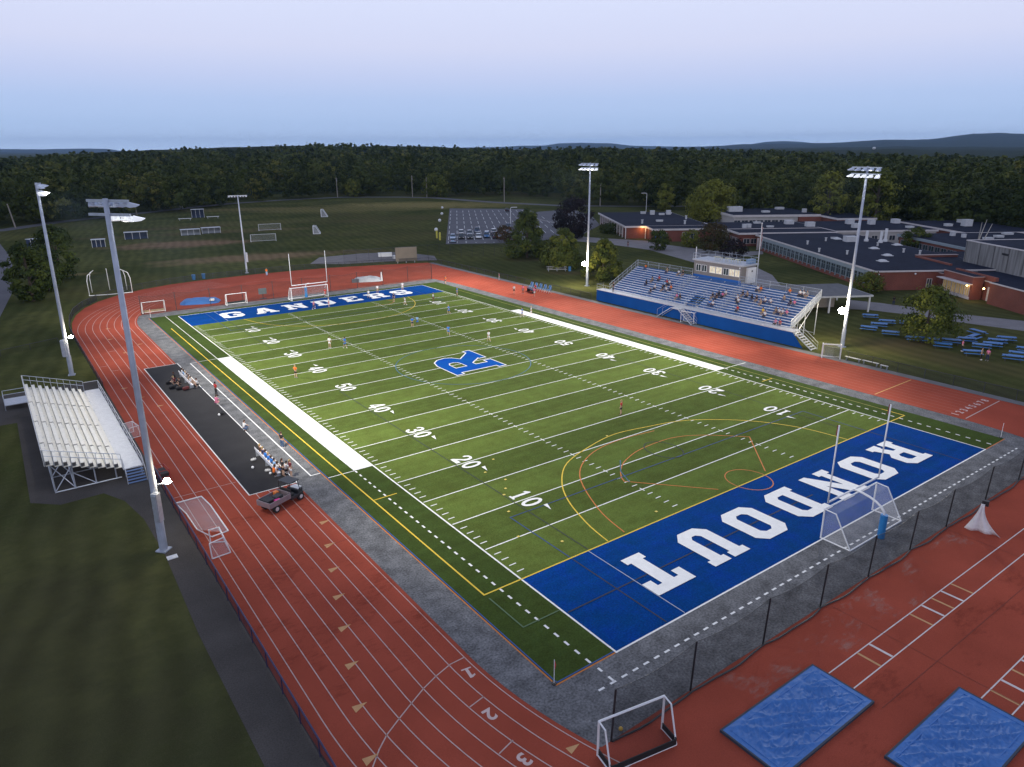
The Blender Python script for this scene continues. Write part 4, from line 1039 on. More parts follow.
# ------------------------------------------------------------------ blue grandstand (right)
BLUE = mat('stand_blue', (.004, .075, .30), .65, noise=.12, nscale=.4, spec=.12)
TREAD = mat('stand_tread_blue', (.035, .12, .33), .5, noise=.12, nscale=2)
SEATM = mat('seat_pale', (.82, .83, .86), .45, .1, noise=.08)
DECK = mat('deck_alu', (.5, .52, .56), .45, .2, noise=.1)
SX0, SX1, SY0, SY1 = 69.2, 76.4, 25.8, 64.3
NR = 13; RD_ = (SX1-SX0)/NR; RZ0 = 2.15; RISE = .295
gs = empty('grandstand', (67.4, 45, 0), 0, 'long blue and silver grandstand with spectators along the right straight', 'grandstand')
gsx, gsy = 67.4, 45.0
def G(mb): # shift into stand frame
    mb.v = [(x-gsx, y-gsy, z) for x, y, z in mb.v]; return mb
mb = MB(); mb.face([(67.4, 22.3, .05), (67.4, 66.0, .05), (67.4, 66.0, 2.05), (67.4, 24.2, 2.05)]); mb.face([(67.46, 22.3, .05), (67.46, 24.2, 2.05), (67.46, 66.0, 2.05), (67.46, 66.0, .05)])
mb.box(67.4, 69.0, 66.0, 66.05, .05, 2.05)
G(mb).build('front_wall', BLUE, gs)
mb = MB(); mb.box(67.35, 69.2, 24.1, 66.1, 2.06, 2.16); G(mb).build('walkway', DECK, gs)
aisles = [(49.6, 50.9), (38.6, 39.9)]
secs = [(SY0, 38.6), (39.9, 49.6), (50.9, SY1)]
for k in range(NR):
    x0 = SX0+k*RD_; z = RZ0+RISE*k
    for si, (a, b_) in enumerate(secs):
        if si == 1 and k < 5: spans = [(a, 43.6), (46.0, b_)]
        elif si == 1 and k >= NR-1: spans = []
        else: spans = [(a, b_)]
        for (p, q) in spans:
            mb = MB(); mb.box(x0+.0, x0+.30, p+.03, q-.03, z+.05, z+.10); mb.box(x0+.1, x0+.2, p+.6, p+.7, z+.003, z+.05); mb.box(x0+.1, x0+.2, q-.7, q-.6, z+.003, z+.05)
            G(mb).build('bench_plank', SEATM, gs)
    # treads as parts
    mb = MB(); mb.box(x0+.005, x0+RD_-.005, SY0, 43.6 if k < 5 else SY1, z-.05, z); 
    if k < 5: mb.box(x0+.005, x0+RD_-.005, 46.0, SY1, z-.05, z)
    mb.box(x0+RD_-.02, x0+RD_+.004, SY0+.01, SY1-.01, z+.003, z+RISE-.055)
    G(mb).build('tread', TREAD, gs)
for (a, b_) in aisles:
    mb = MB()
    for k in range(NR):
        x0 = SX0+k*RD_; z = RZ0+RISE*k
        mb.box(x0+.02, x0+RD_*.5, a+.05, b_-.05, z+.005, z+.15); mb.box(x0+RD_*.5+.003, x0+RD_-.03, a+.05, b_-.05, z+.004, z+.02)
    mb.box(SX0, SX0+.1, a, b_, RZ0+.005, RZ0+.1)
    G(mb).build('aisle_steps', DECK, gs)
    mb = MB()
    for k in range(0, NR-1, 2):
        x0 = SX0+k*RD_+.2; z = RZ0+RISE*k; mb.tube([(x0, (a+b_)/2, z+.1), (x0, (a+b_)/2, z+1.0), (x0+RD_*1.3, (a+b_)/2, z+1.0+RISE*1.3), (x0+RD_*1.3, (a+b_)/2, z+RISE*1.3)], .022, 6)
    G(mb).build('aisle_rail', GALV, gs)
# side rail panels
RAILNET = net_mat('rail_mesh', (.4, .44, .5), .5)
for (yy) in (SY0-.08, SY1+.08):
    mb = MB()
    zz = lambda x: RZ0+(x-SX0)/RD_*RISE
    mb.tube([(SX0-.1, yy, RZ0+.9), (SX0-.1, yy, RZ0+1.1), (SX1, yy, zz(SX1)+1.1), (SX1, yy, zz(SX1))], .03, 6)
    mb.tube([(SX0, yy, RZ0+.55), (SX1, yy, zz(SX1)+.55)], .025, 6)
    for k in range(0, NR+1, 2):
        x = SX0+k*RD_; mb.tube([(x, yy, zz(x)-.2), (x, yy, zz(x)+1.1)], .028, 6)
    G(mb).build('side_rail', GALV, gs)
    mb = MB(); mb.quad((SX0, yy, RZ0-.1), (SX1, yy, zz(SX1)-.1), (SX1, yy, zz(SX1)+1.08), (SX0, yy, RZ0+1.08)); G(mb).build('side_mesh', RAILNET if yy < 40 else net_mat('rail_mesh_thin', (.4, .44, .5), .15), gs)
    # side stringer
    mb = MB(); mb.prism([(SX0, yy-.04), (SX1, yy-.04), (SX1, yy+.04), (SX0, yy+.04)], 0, .25)
    for i, (x, y, z) in enumerate(mb.v): mb.v[i] = (x, y, z+zz(x)-.35)
    G(mb).build('stringer', GALV, gs)
mb = MB()
zb = RZ0+RISE*NR
for (ya, yb2) in ((SY0, 40.8), (50.8, SY1)):
    mb = MB()
    for dz in (.6, 1.1): mb.tube([(SX1, ya, zb+dz), (SX1, yb2, zb+dz)], .025, 6)
    for y in np.linspace(ya, yb2, 6): mb.tube([(SX1, y, zb-.3), (SX1, y, zb+1.1)], .03, 6)
    G(mb).build('back_rail', GALV, gs)

mb = MB(); mb.quad((SX1+.02, 50.8, zb-.2), (SX1+.02, SY1, zb-.2), (SX1+.02, SY1, zb+1.05), (SX1+.02, 50.8, zb+1.05)); G(mb).build('back_mesh', MATS['rail_mesh_thin'], gs)
mb = MB(); mb.quad((SX1+.02, SY0, zb-.2), (SX1+.02, 40.8, zb-.2), (SX1+.02, 40.8, zb+1.05), (SX1+.02, SY0, zb+1.05)); G(mb).build('back_mesh', MATS['rail_mesh_thin'], gs)
# front rail
mb = MB()
for z in (2.6, 3.15): mb.tube([(67.45, 24.3, z), (67.45, 66, z)], .022, 6)
for y in np.arange(24.3, 66.1, 2.32): mb.tube([(67.45, y, 2.16), (67.45, y, 3.15)], .022, 6)
mb.tube([(67.45, 66, 3.15), (69.1, 66, 3.15), (69.1, 66, 2.16)], .022, 6); mb.tube([(67.45, 66, 2.6), (69.1, 66, 2.6)], .022, 6)
G(mb).build('front_rail', GALV, gs)
# vomitory rails in the middle section
mb = MB()
for y in (43.6, 46.0):
    mb.tube([(SX0, y, RZ0+.05), (SX0, y, RZ0+1.05), (SX0+5*RD_, y, RZ0+5*RISE+1.05), (SX0+5*RD_, y, RZ0+5*RISE)], .03, 6)
    mb.tube([(SX0, y, RZ0+.55), (SX0+5*RD_, y, RZ0+5*RISE+.55)], .02, 6)
mb.tube([(SX0+5*RD_, 43.6, RZ0+5*RISE+1.05), (SX0+5*RD_, 46, RZ0+5*RISE+1.05)], .03, 6)
G(mb).build('entry_rail', GALV, gs)
mb = MB(); mb.box(SX0, SX0+5*RD_, 43.5, 43.58, 1.0, RZ0+.3); mb.box(SX0, SX0+5*RD_, 46.02, 46.1, 1.0, RZ0+.3); mb.box(SX0, SX0+5*RD_, 43.6, 46, 1.9, 2.0); G(mb).build('entry_passage', DECK, gs)
# under structure
mb = MB()
for y in np.linspace(SY0+.2, SY1-.2, 14):
    for x in (SX0+1.5, SX0+4, SX1-.2):
        mb.beam((x, y, 0), (x, y, RZ0+(x-SX0)/RD_*RISE-.1), .12)
    mb.beam((SX0+1.5, y, .3), (SX1-.2, y, RZ0+RISE*NR-.4), .07)
    mb.beam((SX0, y, RZ0-.2), (SX1, y, RZ0+RISE*NR-.2), .14)
for x in (SX0+1.5, SX0+4, SX1-.2): mb.beam((x, SY0+.2, .3), (x, SY1-.2, .3), .08)
G(mb).build('steel_frame', GALV, gs)
# front stairs: one down from the walkway at y 44, one at the right end
def stair(x, y0, y1, w, h, label=None):
    mb = MB(); n = 8
    for k in range(n):
        f = (k+.5)/n; yy = y0+(y1-y0)*f; z = h*(1-f)
        mb.box(x-w/2, x+w/2, yy-.14, yy+.14, z-.02, z+.03)
    G(mb).build('stair_treads', DECK, gs)
    mb = MB()
    for s_ in (-1, 1):
        xx = x+s_*w/2
        mb.beam((xx, y0, h), (xx, y1, 0), .12)
        mb.tube([(xx, y0, h), (xx, y0, h+1.0), (xx, y1, 1.0), (xx, y1, 0)], .025, 6); mb.tube([(xx, y0, h+.5), (xx, y1, .5)], .02, 6)
    G(mb).build('stair_rail', GALV, gs)
stair(66.6, 44.6, 41.6, 1.3, 2.1)
mb = MB(); mb.box(65.95, 67.34, 44.6, 46.4, 2.06, 2.12); G(mb).build('stair_landing', DECK, gs)
mb = MB(); mb.tube([(66.0, 44.6, 3.1), (66.0, 46.4, 3.1), (66.0, 49.2, 1.4), (66.0, 49.2, 0)], .025, 6); mb.tube([(67.3, 46.4, 3.1), (67.3, 49.2, 1.4), (67.3, 49.2, 0)], .025, 6); mb.beam((66.0, 46.4, 2.0), (66.0, 49.2, .1), .1); mb.beam((67.25, 46.4, 2.0), (67.25, 49.2, .1), .1); G(mb).build('ramp_rail', GALV, gs)
stair(68.2, 24.1, 20.9, 1.4, 2.1)
# ------------------------------------------------------------------ press box
pb = empty('press_box', (78.9, 46.0, 0), 0, 'grey press box with lit windows and a railed roof deck behind the grandstand', 'press box')
PBW = mat('pressbox_grey', (.24, .22, .21), .75, noise=.08, nscale=1)
def PB(mb): mb.v = [(x-78.9, y-46.0, z) for x, y, z in mb.v]; return mb
mb = MB(); mb.box(77.0, 80.8, 40.9, 51.1, 6.0, 8.55); PB(mb).build('wall', PBW, pb)
mb = MB(); mb.box(76.8, 81.2, 40.6, 51.4, 8.56, 8.8); PB(mb).build('roof_deck', DECK, pb)
mb = MB(); mb.box(76.93, 76.99, 40.9, 51.1, 5.55, 6.15); PB(mb).build('blue_band', mat('band_blue', (.01, .13, .5), .45), pb)
LITW = mat('lit_window', (.8, .75, .6), .3, noise=.5, nscale=2.0, emit=(1.0, .78, .4), estr=.22)
def window(parent, sh, y0, y1, z0, z1, x, lit):
    mb = MB(); t = .07
    for (a, b_, c, d) in ((y0, y1, z0, z0+t), (y0, y1, z1-t, z1), (y0, y0+t, z0+t, z1-t), (y1-t, y1, z0+t, z1-t), ((y0+y1)/2-t/2, (y0+y1)/2+t/2, z0+t, z1-t)):
        mb.box(x-.05, x-.005, a, b_, c, d)
    f = sh(mb).build('window', WHITE_PAINT, parent)
    mb = MB(); mb.box(x-.02, x-.008, y0+t, y1-t, z0+t, z1-t); sh(mb).build('pane', LITW if lit else GLASS, f)
for (a, b_, l) in ((49.5, 50.6, 0), (48.2, 49.3, 0), (46.3, 47.6, 1), (44.9, 46.2, 1), (43.5, 44.6, 0), (42.3, 43.4, 1), (41.2, 42.2, 1)):
    window(pb, PB, a, b_, 6.75, 7.95, 77.0, l)
mb = MB(); mb.box(78.2, 80.2, 40.3, 40.88, 5.7, 8.3); PB(mb).build('door_cabinet', WHITE_PAINT, pb, bevel=.02)
mb = MB(); mb.box(78.9, 79.2, 40.26, 40.295, 7.6, 7.85); PB(mb).build('door_vent', BLACK, pb)
mb = MB()
for z in (9.25, 9.8): mb.tube([(76.9, 40.7, z), (76.9, 51.3, z), (81.1, 51.3, z), (81.1, 40.7, z), (76.9, 40.7, z)], .025, 6)
for y in np.linspace(40.7, 51.3, 8):
    for x in (76.9, 81.1): mb.tube([(x, y, 8.8), (x, y, 9.8)], .025, 6)
PB(mb).build('deck_rail', GALV, pb)
mb = MB()
for (x, y) in ((77.2, 41.2), (80.6, 41.2), (77.2, 46), (80.6, 46), (77.2, 50.8), (80.6, 50.8)): mb.box(x-.1, x+.1, y-.1, y+.1, 0, 6.0)
PB(mb).build('support_column', GALV, pb)
mb = MB(); mb.box(77.1, 80.7, 41.0, 51.0, 5.8, 5.99); PB(mb).build('floor', DECK, pb)
mb = MB(); mb.tube([(77.1, 50.9, 8.8), (77.1, 50.9, 10.9)], .07, 8); PB(mb).build('mast', WHITE_PAINT, pb)
mb = MB(); mb.box(79.5, 81, 41.1, 42.0, 8.81, 9.5); PB(mb).build('roof_cabinet', mat('cab_blue', (.2, .3, .45), .5), pb, bevel=.03)
mb = MB(); mb.tube([(76.85, 41.2, 8.4), (76.75, 41.1, 8.2)], .1, 8); PB(mb).build('camera_dome', WHITE_PAINT, pb)
# tables under the roof deck rail (yellowish boxes seen on the deck)
for i, (y0, y1) in enumerate(((44.2, 45.6), (46.6, 47.8), (42.8, 43.5))):
    mb = MB(); mb.box(78.4, 79.2, y0, y1, 9.35, 9.42); mb.box(78.45, 78.52, y0+.05, y0+.12, 8.8, 9.35); mb.box(79.08, 79.15, y1-.12, y1-.05, 8.8, 9.35); mb.box(78.45, 78.52, y1-.12, y1-.05, 8.8, 9.35); mb.box(79.08, 79.15, y0+.05, y0+.12, 8.8, 9.35)
    PB(mb).build('deck_table', mat('table_cream', (.6, .58, .4), .6), pb)
# ------------------------------------------------------------------ pavilion right of the stand
pv = empty('pavilion', (94.5, 37.5, 0), R(-30), 'low open pavilion with a grey hipped roof and white posts right of the grandstand', 'pavilion')
mb = MB(); w, d, h, hr = 7.6, 5.4, 3.0, 4.2
mb.face([(-w, -d, h), (w, -d, h), (w*.55, 0, hr), (-w*.55, 0, hr)]); mb.face([(w, d, h), (-w, d, h), (-w*.55, 0, hr), (w*.55, 0, hr)]); mb.face([(w, -d, h), (w, d, h), (w*.55, 0, hr)]); mb.face([(-w, d, h), (-w, -d, h), (-w*.55, 0, hr)]); mb.face([(-w, -d, h-.01), (-w, d, h-.01), (w, d, h-.01), (w, -d, h-.01)])
mb.build('roof', mat('roof_grey', (.13, .135, .145), .8, noise=.15, nscale=1.5), pv)
mb = MB(); mb.box(-w-.02, w+.02, -d-.08, -d-.01, h-.25, h+.05); mb.box(-w-.02, w+.02, d+.01, d+.08, h-.25, h+.05); mb.box(-w-.09, -w-.03, -d-.08, d+.08, h-.25, h+.05); mb.box(w+.03, w+.09, -d-.08, d+.08, h-.25, h+.05); mb.build('fascia', mat('trim_offwhite', (.6, .6, .58), .6), pv)
for (x, y) in ((-w+.3, -d+.3), (w-.3, -d+.3), (-w+.3, d-.3), (w-.3, d-.3), (0, -d+.3), (0, d-.3)):
    mb = MB(); mb.box(x-.12, x+.12, y-.12, y+.12, 0, h-.02); mb.build('post', WHITE_PAINT, pv)
mb = MB(); mb.box(-w+2, w-4, -.5, d-.8, 0, h-.3); mb.build('kiosk_wall', mat('kiosk_wall', (.4, .36, .32), .7, noise=.1), pv)
# ------------------------------------------------------------------ small aluminium bleachers (left)
lb = empty('bleachers', (-21, 46, 0), 0, 'small cream aluminium bleachers on a steel frame beside the left lanes', 'bleachers')
def LBs(mb): mb.v = [(x+21, y-46, z) for x, y, z in mb.v]; return mb
CREAM = mat('bleacher_alu', (.8, .77, .68), .45, .1, noise=.07, nscale=2)
yA, yB = 33.8, 59.6
n = 9; x_back, x_front = -24.6, -19.05; dx = (x_front-x_back)/n
for k in range(n):
    x1 = x_front-k*dx; z = 1.12+.2*k
    mb = MB(); mb.box(x1-dx+.02, x1-.02, yA, yB, z-.05, z); LBs(mb).build('footboard', CREAM, lb)
    for (ya, yb2) in ((yA, 38.55), (38.85, 45.2), (45.5, 52.1), (52.4, yB)):
        mb = MB(); mb.box(x1-dx+.0, x1-dx+.3, ya, yb2, z+.38, z+.42); LBs(mb).build('seat_plank', CREAM, lb)
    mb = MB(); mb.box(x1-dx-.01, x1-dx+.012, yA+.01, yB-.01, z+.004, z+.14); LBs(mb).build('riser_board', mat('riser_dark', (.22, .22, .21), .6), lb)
    mb = MB()
    for y in (34.0, 38.7, 45.35, 52.25, 59.2):
        mb.box(x1-dx+.05, x1-dx+.33, y-.14, y+.14, z+.06, z+.374)
    LBs(mb).build('seat_bracket', mat('bracket_dark', (.08, .08, .08), .6), lb)
mb = MB(); mb.box(-19.04, -17.45, 33.6, 60.5, .88, .98); LBs(mb).build('walkway', mat('walkway_alu', (.68, .69, .7), .45, .15, noise=.1, nscale=2, nscale2=14), lb)
mb = MB()
for z in (1.45, 1.98): mb.tube([(-17.45, 33.7, z), (-17.45, 60.5, z)], .03, 6)
for y in np.linspace(33.7, 60.5, 12): mb.tube([(-17.45, y, .9), (-17.45, y, 1.98)], .03, 6)
mb.tube([(-17.45, 60.5, 1.98), (-19.0, 60.5, 1.98), (-19.0, 60.5, .98)], .03, 6)
LBs(mb).build('front_rail', ALU, lb)
mb = MB(); mb.quad((-17.44, 33.7, .95), (-17.44, 60.5, .95), (-17.44, 60.5, 1.95), (-17.44, 33.7, 1.95)); LBs(mb).build('rail_mesh', net_mat('alu_mesh', (.3, .32, .36), .3), lb)
zt_ = lambda x: 1.12+(x_front-x)/dx*.2
for y, nm in ((yA-.06, 'end_rail'), (yB+.06, 'end_rail')):
    mb = MB()
    for dz in (.75, 1.25): mb.tube([(x_front, y, zt_(x_front)+dz), (x_back, y, zt_(x_back)+dz)], .03, 6)
    for x in np.linspace(x_front, x_back, 10): mb.tube([(x, y, zt_(x)-.1), (x, y, zt_(x)+1.25)], .025, 6)
    LBs(mb).build(nm, GALV, lb)
mb = MB()
for z in (3.3, 3.75, 4.2): mb.tube([(x_back-.08, yA, z), (x_back-.08, yB, z)], .03, 6)
for y in np.linspace(yA, yB, 12): mb.tube([(x_back-.08, y, 2.7), (x_back-.08, y, 4.2)], .03, 6)
LBs(mb).build('back_rail', ALU, lb)
mb = MB()
for y in np.linspace(yA+.3, yB-.3, 8):
    for x in (-24.3, -22.8, -21.2, -19.6): mb.beam((x, y, 0), (x, y, zt_(x)-.12), .08)
    mb.beam((-24.3, y, .1), (-22.8, y, zt_(-22.8)-.2), .06); mb.beam((-22.8, y, .1), (-24.3, y, zt_(-24.3)-.25), .06); mb.beam((-22.8, y, 1.5), (-21.2, y, .1), .06); mb.beam((-24.3, y, .06), (-19.2, y, .06), .08)
    mb.beam((-24.6, y, zt_(-24.6)-.12), (-19, y, zt_(-19)-.12), .1)
mb.beam((-24.3, yA+.3, .06), (-24.3, yB-.3, .06), .08); mb.beam((-22.8, yA+.3, .06), (-22.8, yB-.3, .06), .08); mb.beam((-24.3, yA+.3, .1), (-24.3, yA+3.9, 2.8), .06); mb.beam((-24.3, yA+3.9, .1), (-24.3, yA+.3, 2.8), .06)
for y in (34.0, 47, 60): mb.box(-18.9, -18.8, y-.05, y+.05, 0, .88); mb.box(-17.6, -17.5, y-.05, y+.05, 0, .88)
LBs(mb).build('steel_frame', GALV, lb)
# end steps (blue-grey)
mb = MB()
for k in range(5): mb.box(-18.95, -17.5, 33.55-.28*(k+1), 33.55-.28*k-.02, .78-.17*k-.04, .78-.17*k)
for k in range(5): mb.box(-18.95, -17.5, 33.55-.28*k-.03, 33.55-.28*k-.01, .6-.17*k+.03, .74-.17*k)
LBs(mb).build('end_steps', mat('steps_blue', (.2, .3, .5), .5, .2, noise=.05), lb)
mb = MB()
for x in (-19.0, -17.45): mb.tube([(x, 33.55, .9), (x, 33.55, 1.95), (x, 32.2, 1.0), (x, 32.2, 0)], .03, 6)
LBs(mb).build('step_rail', ALU, lb)
# rear landing platform
root = empty('steel_ramp', (-25.7, 62.6, 0), 0, 'low steel ramp with rails behind the small bleachers', 'ramp')
mb = MB(); mb.box(-1.1, 1.3, -1.4, 1.4, .55, .62); mb.build('platform', DECK, root)
mb = MB()
for z in (1.1, 1.6):
    mb.tube([(1.2, 1.4, z), (-1.1, 1.4, z), (-1.1, -1.4, z)], .03, 6)
for (x, y) in ((1.2, 1.4), (-1.1, 1.4), (-1.1, 0), (-1.1, -1.4), (1.2, -1.4)): mb.tube([(x, y, 0), (x, y, 1.6)], .03, 6)
mb.build('rail', GALV, root)
# ------------------------------------------------------------------ school (frame rotated -33 deg, origin at the corner of the brick wing)
BRICK = None
def brick_mat():
    m, nt, b = new_mat('red_brick'); N, L = nt.nodes, nt.links
    tc = N.new('ShaderNodeTexCoord'); sep = N.new('ShaderNodeSeparateXYZ'); L.new(tc.outputs['Object'], sep.inputs[0])
    ad = N.new('ShaderNodeMath'); ad.operation = 'ADD'; L.new(sep.outputs[0], ad.inputs[0]); L.new(sep.outputs[1], ad.inputs[1])
    cb = N.new('ShaderNodeCombineXYZ'); L.new(ad.outputs[0], cb.inputs[0]); L.new(sep.outputs[2], cb.inputs[1])
    br = N.new('ShaderNodeTexBrick'); br.inputs['Scale'].default_value = 4; br.inputs['Mortar Size'].default_value = .02
    br.inputs['Color1'].default_value = (.24, .062, .038, 1); br.inputs['Color2'].default_value = (.18, .045, .03, 1); br.inputs['Mortar'].default_value = (.2, .12, .1, 1)
    L.new(cb.outputs[0], br.inputs['Vector'])
    n = N.new('ShaderNodeTexNoise'); n.inputs['Scale'].default_value = .35; L.new(tc.outputs['Object'], n.inputs['Vector'])
    mr = N.new('ShaderNodeMapRange'); mr.inputs['To Min'].default_value = .7; mr.inputs['To Max'].default_value = 1.3; L.new(n.outputs['Fac'], mr.inputs['Value'])
    vm = N.new('ShaderNodeVectorMath'); vm.operation = 'SCALE'; L.new(br.outputs['Color'], vm.inputs[0]); L.new(mr.outputs[0], vm.inputs['Scale'])
    L.new(vm.outputs[0], b.inputs['Base Color']); b.inputs['Roughness'].default_value = .85
    return m
BRICK = brick_mat()
FASC = mat('fascia_white', (.62, .58, .57), .6, noise=.1, nscale=.8)
ROOF = mat('roof_membrane', (.017, .022, .04), .9, noise=.25, nscale=.12, nscale2=1.3, spec=.1)
PANELB = mat('panel_blue_grey', (.28, .34, .38), .5, noise=.1, nscale=1)
UNIT = mat('rooftop_unit', (.6, .61, .62), .5, noise=.12, nscale=1.5)
O_ = (117.5, 39.0)
A33 = R(-33)
school = empty('school_building', (O_[0], O_[1], 0), A33, 'long low brick school with dark flat roofs and white fascia beyond the grandstand', 'school')

def block(parent, x0, x1, y0, y1, h, m=None, fasc=True, inset=.35, roofz=None, z0=0, fh=.55, fm=None):
    m = m or BRICK
    mb = MB(); mb.box(x0+inset, x1-inset, y0+inset, y1-inset, z0, h-fh); mb.build('wall', m, parent)
    mb = MB(); mb.box(x0, x1, y0, y1, h-fh+.004, h); f = mb.build('fascia', fm or FASC, parent)
    mb = MB(); mb.box(x0+.25, x1-.25, y0+.25, y1-.25, h+.002, h+.05); mb.build('roof', ROOF, parent)
# block A (left), bump, corridor B, wing C
block(school, -32, -4.2, 90, 140, 4.0, inset=.9)
block(school, -25.2, -3.0, 81.5, 89.98, 3.95, inset=.5)
AW = mat('annex_white', (.5, .48, .47), .6, noise=.1, nscale=.6)
block(school, -4.18, 26.5, 78.6, 98, 4.03, m=AW, inset=.5)
block(school, 26.52, 58, 70, 98, 4.0, m=AW, inset=.4)
block(school, -2.9, 26.5, 68.6, 78.58, 3.9, inset=.6)
block(school, 0, 28, 0, 60.5, 4.0, inset=.3, fh=.3)
block(school, 2, 26, 60.52, 68.5, 3.6, inset=.3)
# slabs for right hand side
block(school, 13.3, 15.6, -10.2, -1.2, 4.35, inset=.1, fh=.12, fm=mat('coping', (.4, .3, .28), .7))
block(school, 13.35, 25.5, -1.18, 17.2, 3.55, inset=.2, fh=.2, fm=MATS['coping'])
block(school, 15.65, 24.9, -13.4, -1.2, 3.7, inset=.2, fh=.2)
block(school, 14.1, 24.9, -24, -13.42, 4.0, inset=.15, fh=.2)
block(school, 40, 75, 30, 61, 4.0, inset=.5, fh=.7, fm=PANELB)
block(school, 60, 84, 61.02, 95, 4.1, inset=.4)
block(school, 28.02, 40, 17.3, 30, 3.3, inset=.2, fh=.2, fm=MATS['coping'])
# brick parapets over the low roofs
mb = MB(); mb.box(18.6, 28, 16.5, 17.15, 3.6, 4.5); mb.box(18.6, 19.2, 5, 16.48, 3.6, 4.4); mb.build('parapet', BRICK, school)
mb = MB(); mb.box(18.5, 28.1, 16.4, 17.25, 4.503, 4.6); mb.build('coping', MATS['coping'], school)
mb = MB(); mb.box(15.7, 16.2, -12.9, -1.3, 3.72, 4.6); mb.build('parapet', BRICK, school)

def win_proto(w, h, nm, frame=FASC, glass=GLASS, horiz=False):
    """pane facing -x, width along y; parts: window > pane"""
    mb = MB(); t = .09
    mb.box(-.1, 0, 0, w, 0, t); mb.box(-.1, 0, 0, w, h-t, h); mb.box(-.1, 0, 0, t, t, h-t); mb.box(-.1, 0, w-t, w, t, h-t); mb.box(-.08, 0, w/2-.04, w/2+.04, t, h-t)
    if horiz: mb.box(-.075, 0, t, w-t, h*.62, h*.62+.06)
    f = mb.build('window', frame)
    mb = MB(); mb.box(-.03, -.005, t, w-t, t, h-t); p = mb.build('pane', glass, f)
    return f
class Wp:
    def __init__(s, w, h, frame=FASC, glass=GLASS, horiz=False): s.f = win_proto(w, h, 'w', frame, glass, horiz); s.t = snapshot(s.f); s.used = False
    def put(s, parent, x, y, z, rz=0):
        if not s.used: o = s.f; s.used = True
        else: o = dup_tree(s.t)
        o.parent = parent; o.location = (x, y, z); o.rotation_euler = (0, 0, rz)
        return o
# wing C long window wall facing -x: 24 bays
wC = Wp(2.1, 2.0, PANELB, GLASS, True)
for k in range(24): wC.put(school, .28, 2.2+k*2.35, .95)
for k in range(24):
    pass
for k in range(25):
    mb = MB(); mb.box(.02, .29, 2.08+k*2.35-.14, 2.08+k*2.35-.02, .5, 2.965); mb.build('mullion', PANELB, school)
mb = MB(); mb.box(.1, .292, 2, 58.6, 2.97, 3.685); mb.build('blue_panel', PANELB, school)
# windows block A left side and front
wA = Wp(2.2, 2.3, FASC, GLASS, False)
for k in range(9): wA.put(school, -31.12, 98+k*4.6, .6)
for k in range(2): wA.put(school, -11-k*2.5, 81.98, .5, R(90))
wA.put(school, -20.5, 81.98, .5, R(90))
# recessed lit entry of block A
ORG = mat('brick_lit_orange', (.3, .09, .04), .8, noise=.15)
mb = MB()
for x in (-31.7, -25.3): mb.box(x, x+.25, 90.05, 90.3, 0, 3.44)
for k in range(10): mb.box(-31.9, -31.6, 94+k*4.6, 94.3+k*4.6, 0, 3.44)
mb.build('white_column', FASC, school)
l = bpy.data.lights.new('entry_lamp', 'POINT'); l.energy = 160; l.color = (1, .55, .2); l.shadow_soft_size = .2
o = bpy.data.objects.new('entry_lamp', l); COL.objects.link(o); o.parent = school; o.location = (-26.2, 89.6, 3.1)
mb = MB(); mb.box(-24.7, -24.1, 80.9, 80.97, .9, 1.9); mb.build('entry_sign', mat('sign_blue', (.03, .15, .5), .5), school)
# corridor windows
wB = Wp(1.9, 1.5, FASC)
for k in range(6): wB.put(school, 11.5-k*2.15, 69.18, .7, R(90))
for k in range(3): wB.put(school, -1.2-k*1.0 if k < 0 else -2.28, 70.2+k*2.4, .7)
wD = Wp(2.2, 1.7, PANELB)
for k in range(11): wD.put(school, 40.48, 31.2+k*2.6, .9)
for k in range(10): wB.put(school, 56-k*2.7, 70.38, 1.0, R(90))
# entrance glass wall between brick fronts, lit lobby
LOB = mat('lobby_pane', (.3, .22, .1), .15, noise=.6, nscale=.9, emit=(1.0, .7, .3), estr=.12)
wE = Wp(1.25, 2.2, FASC, LOB)
for k in range(6): wE.put(school, 13.37, -9.6+k*1.33, .55)
mb = MB(); mb.box(12.0, 13.36, -10.2, -1.3, 2.85, 3.0); mb.build('canopy', FASC, school)
mb = MB(); mb.box(13.24, 13.34, -9.9, -1.4, .02, .5); mb.build('white_sill', FASC, school)
for (x, y) in ((13.0, -9.2), (13.9, -12.6)):
    mb = MB(); mb.sphere((x, y, 2.6), .16); mb.build('entry_light', mat('lamp_amber', (1, 1, 1), .3, noise=0, emit=(1, .6, .2), estr=14), school, smooth=True)
l = bpy.data.lights.new('entry_lamp', 'POINT'); l.energy = 60; l.color = (1, .6, .25); l.shadow_soft_size = .16
o = bpy.data.objects.new('entry_lamp', l); COL.objects.link(o); o.parent = school; o.location = (12.7, -11.6, 2.4)
wF = Wp(1.1, 1.9, FASC); wF.put(school, 12.2, .22, .4, R(90))
mb = MB(); mb.box(15.75, 15.86, -12.9, -11.1, 0, 2.6); mb.build('door', mat('door_white', (.6, .6, .6), .5), school)
for (x, y, z) in ((.9, .15, 3.3), (8.5, .15, 3.3)):
    mb = MB(); mb.sphere((x, y, z), .2, .2, .2); mb.build('wall_light', WHITE_PAINT, school, smooth=True)
mb = MB(); mb.box(-.3, .29, 60.8, 61.0, 0, 3.3); mb.box(0, .2, -.0, .25, 0, 0.1); mb.build('trim', FASC, school)
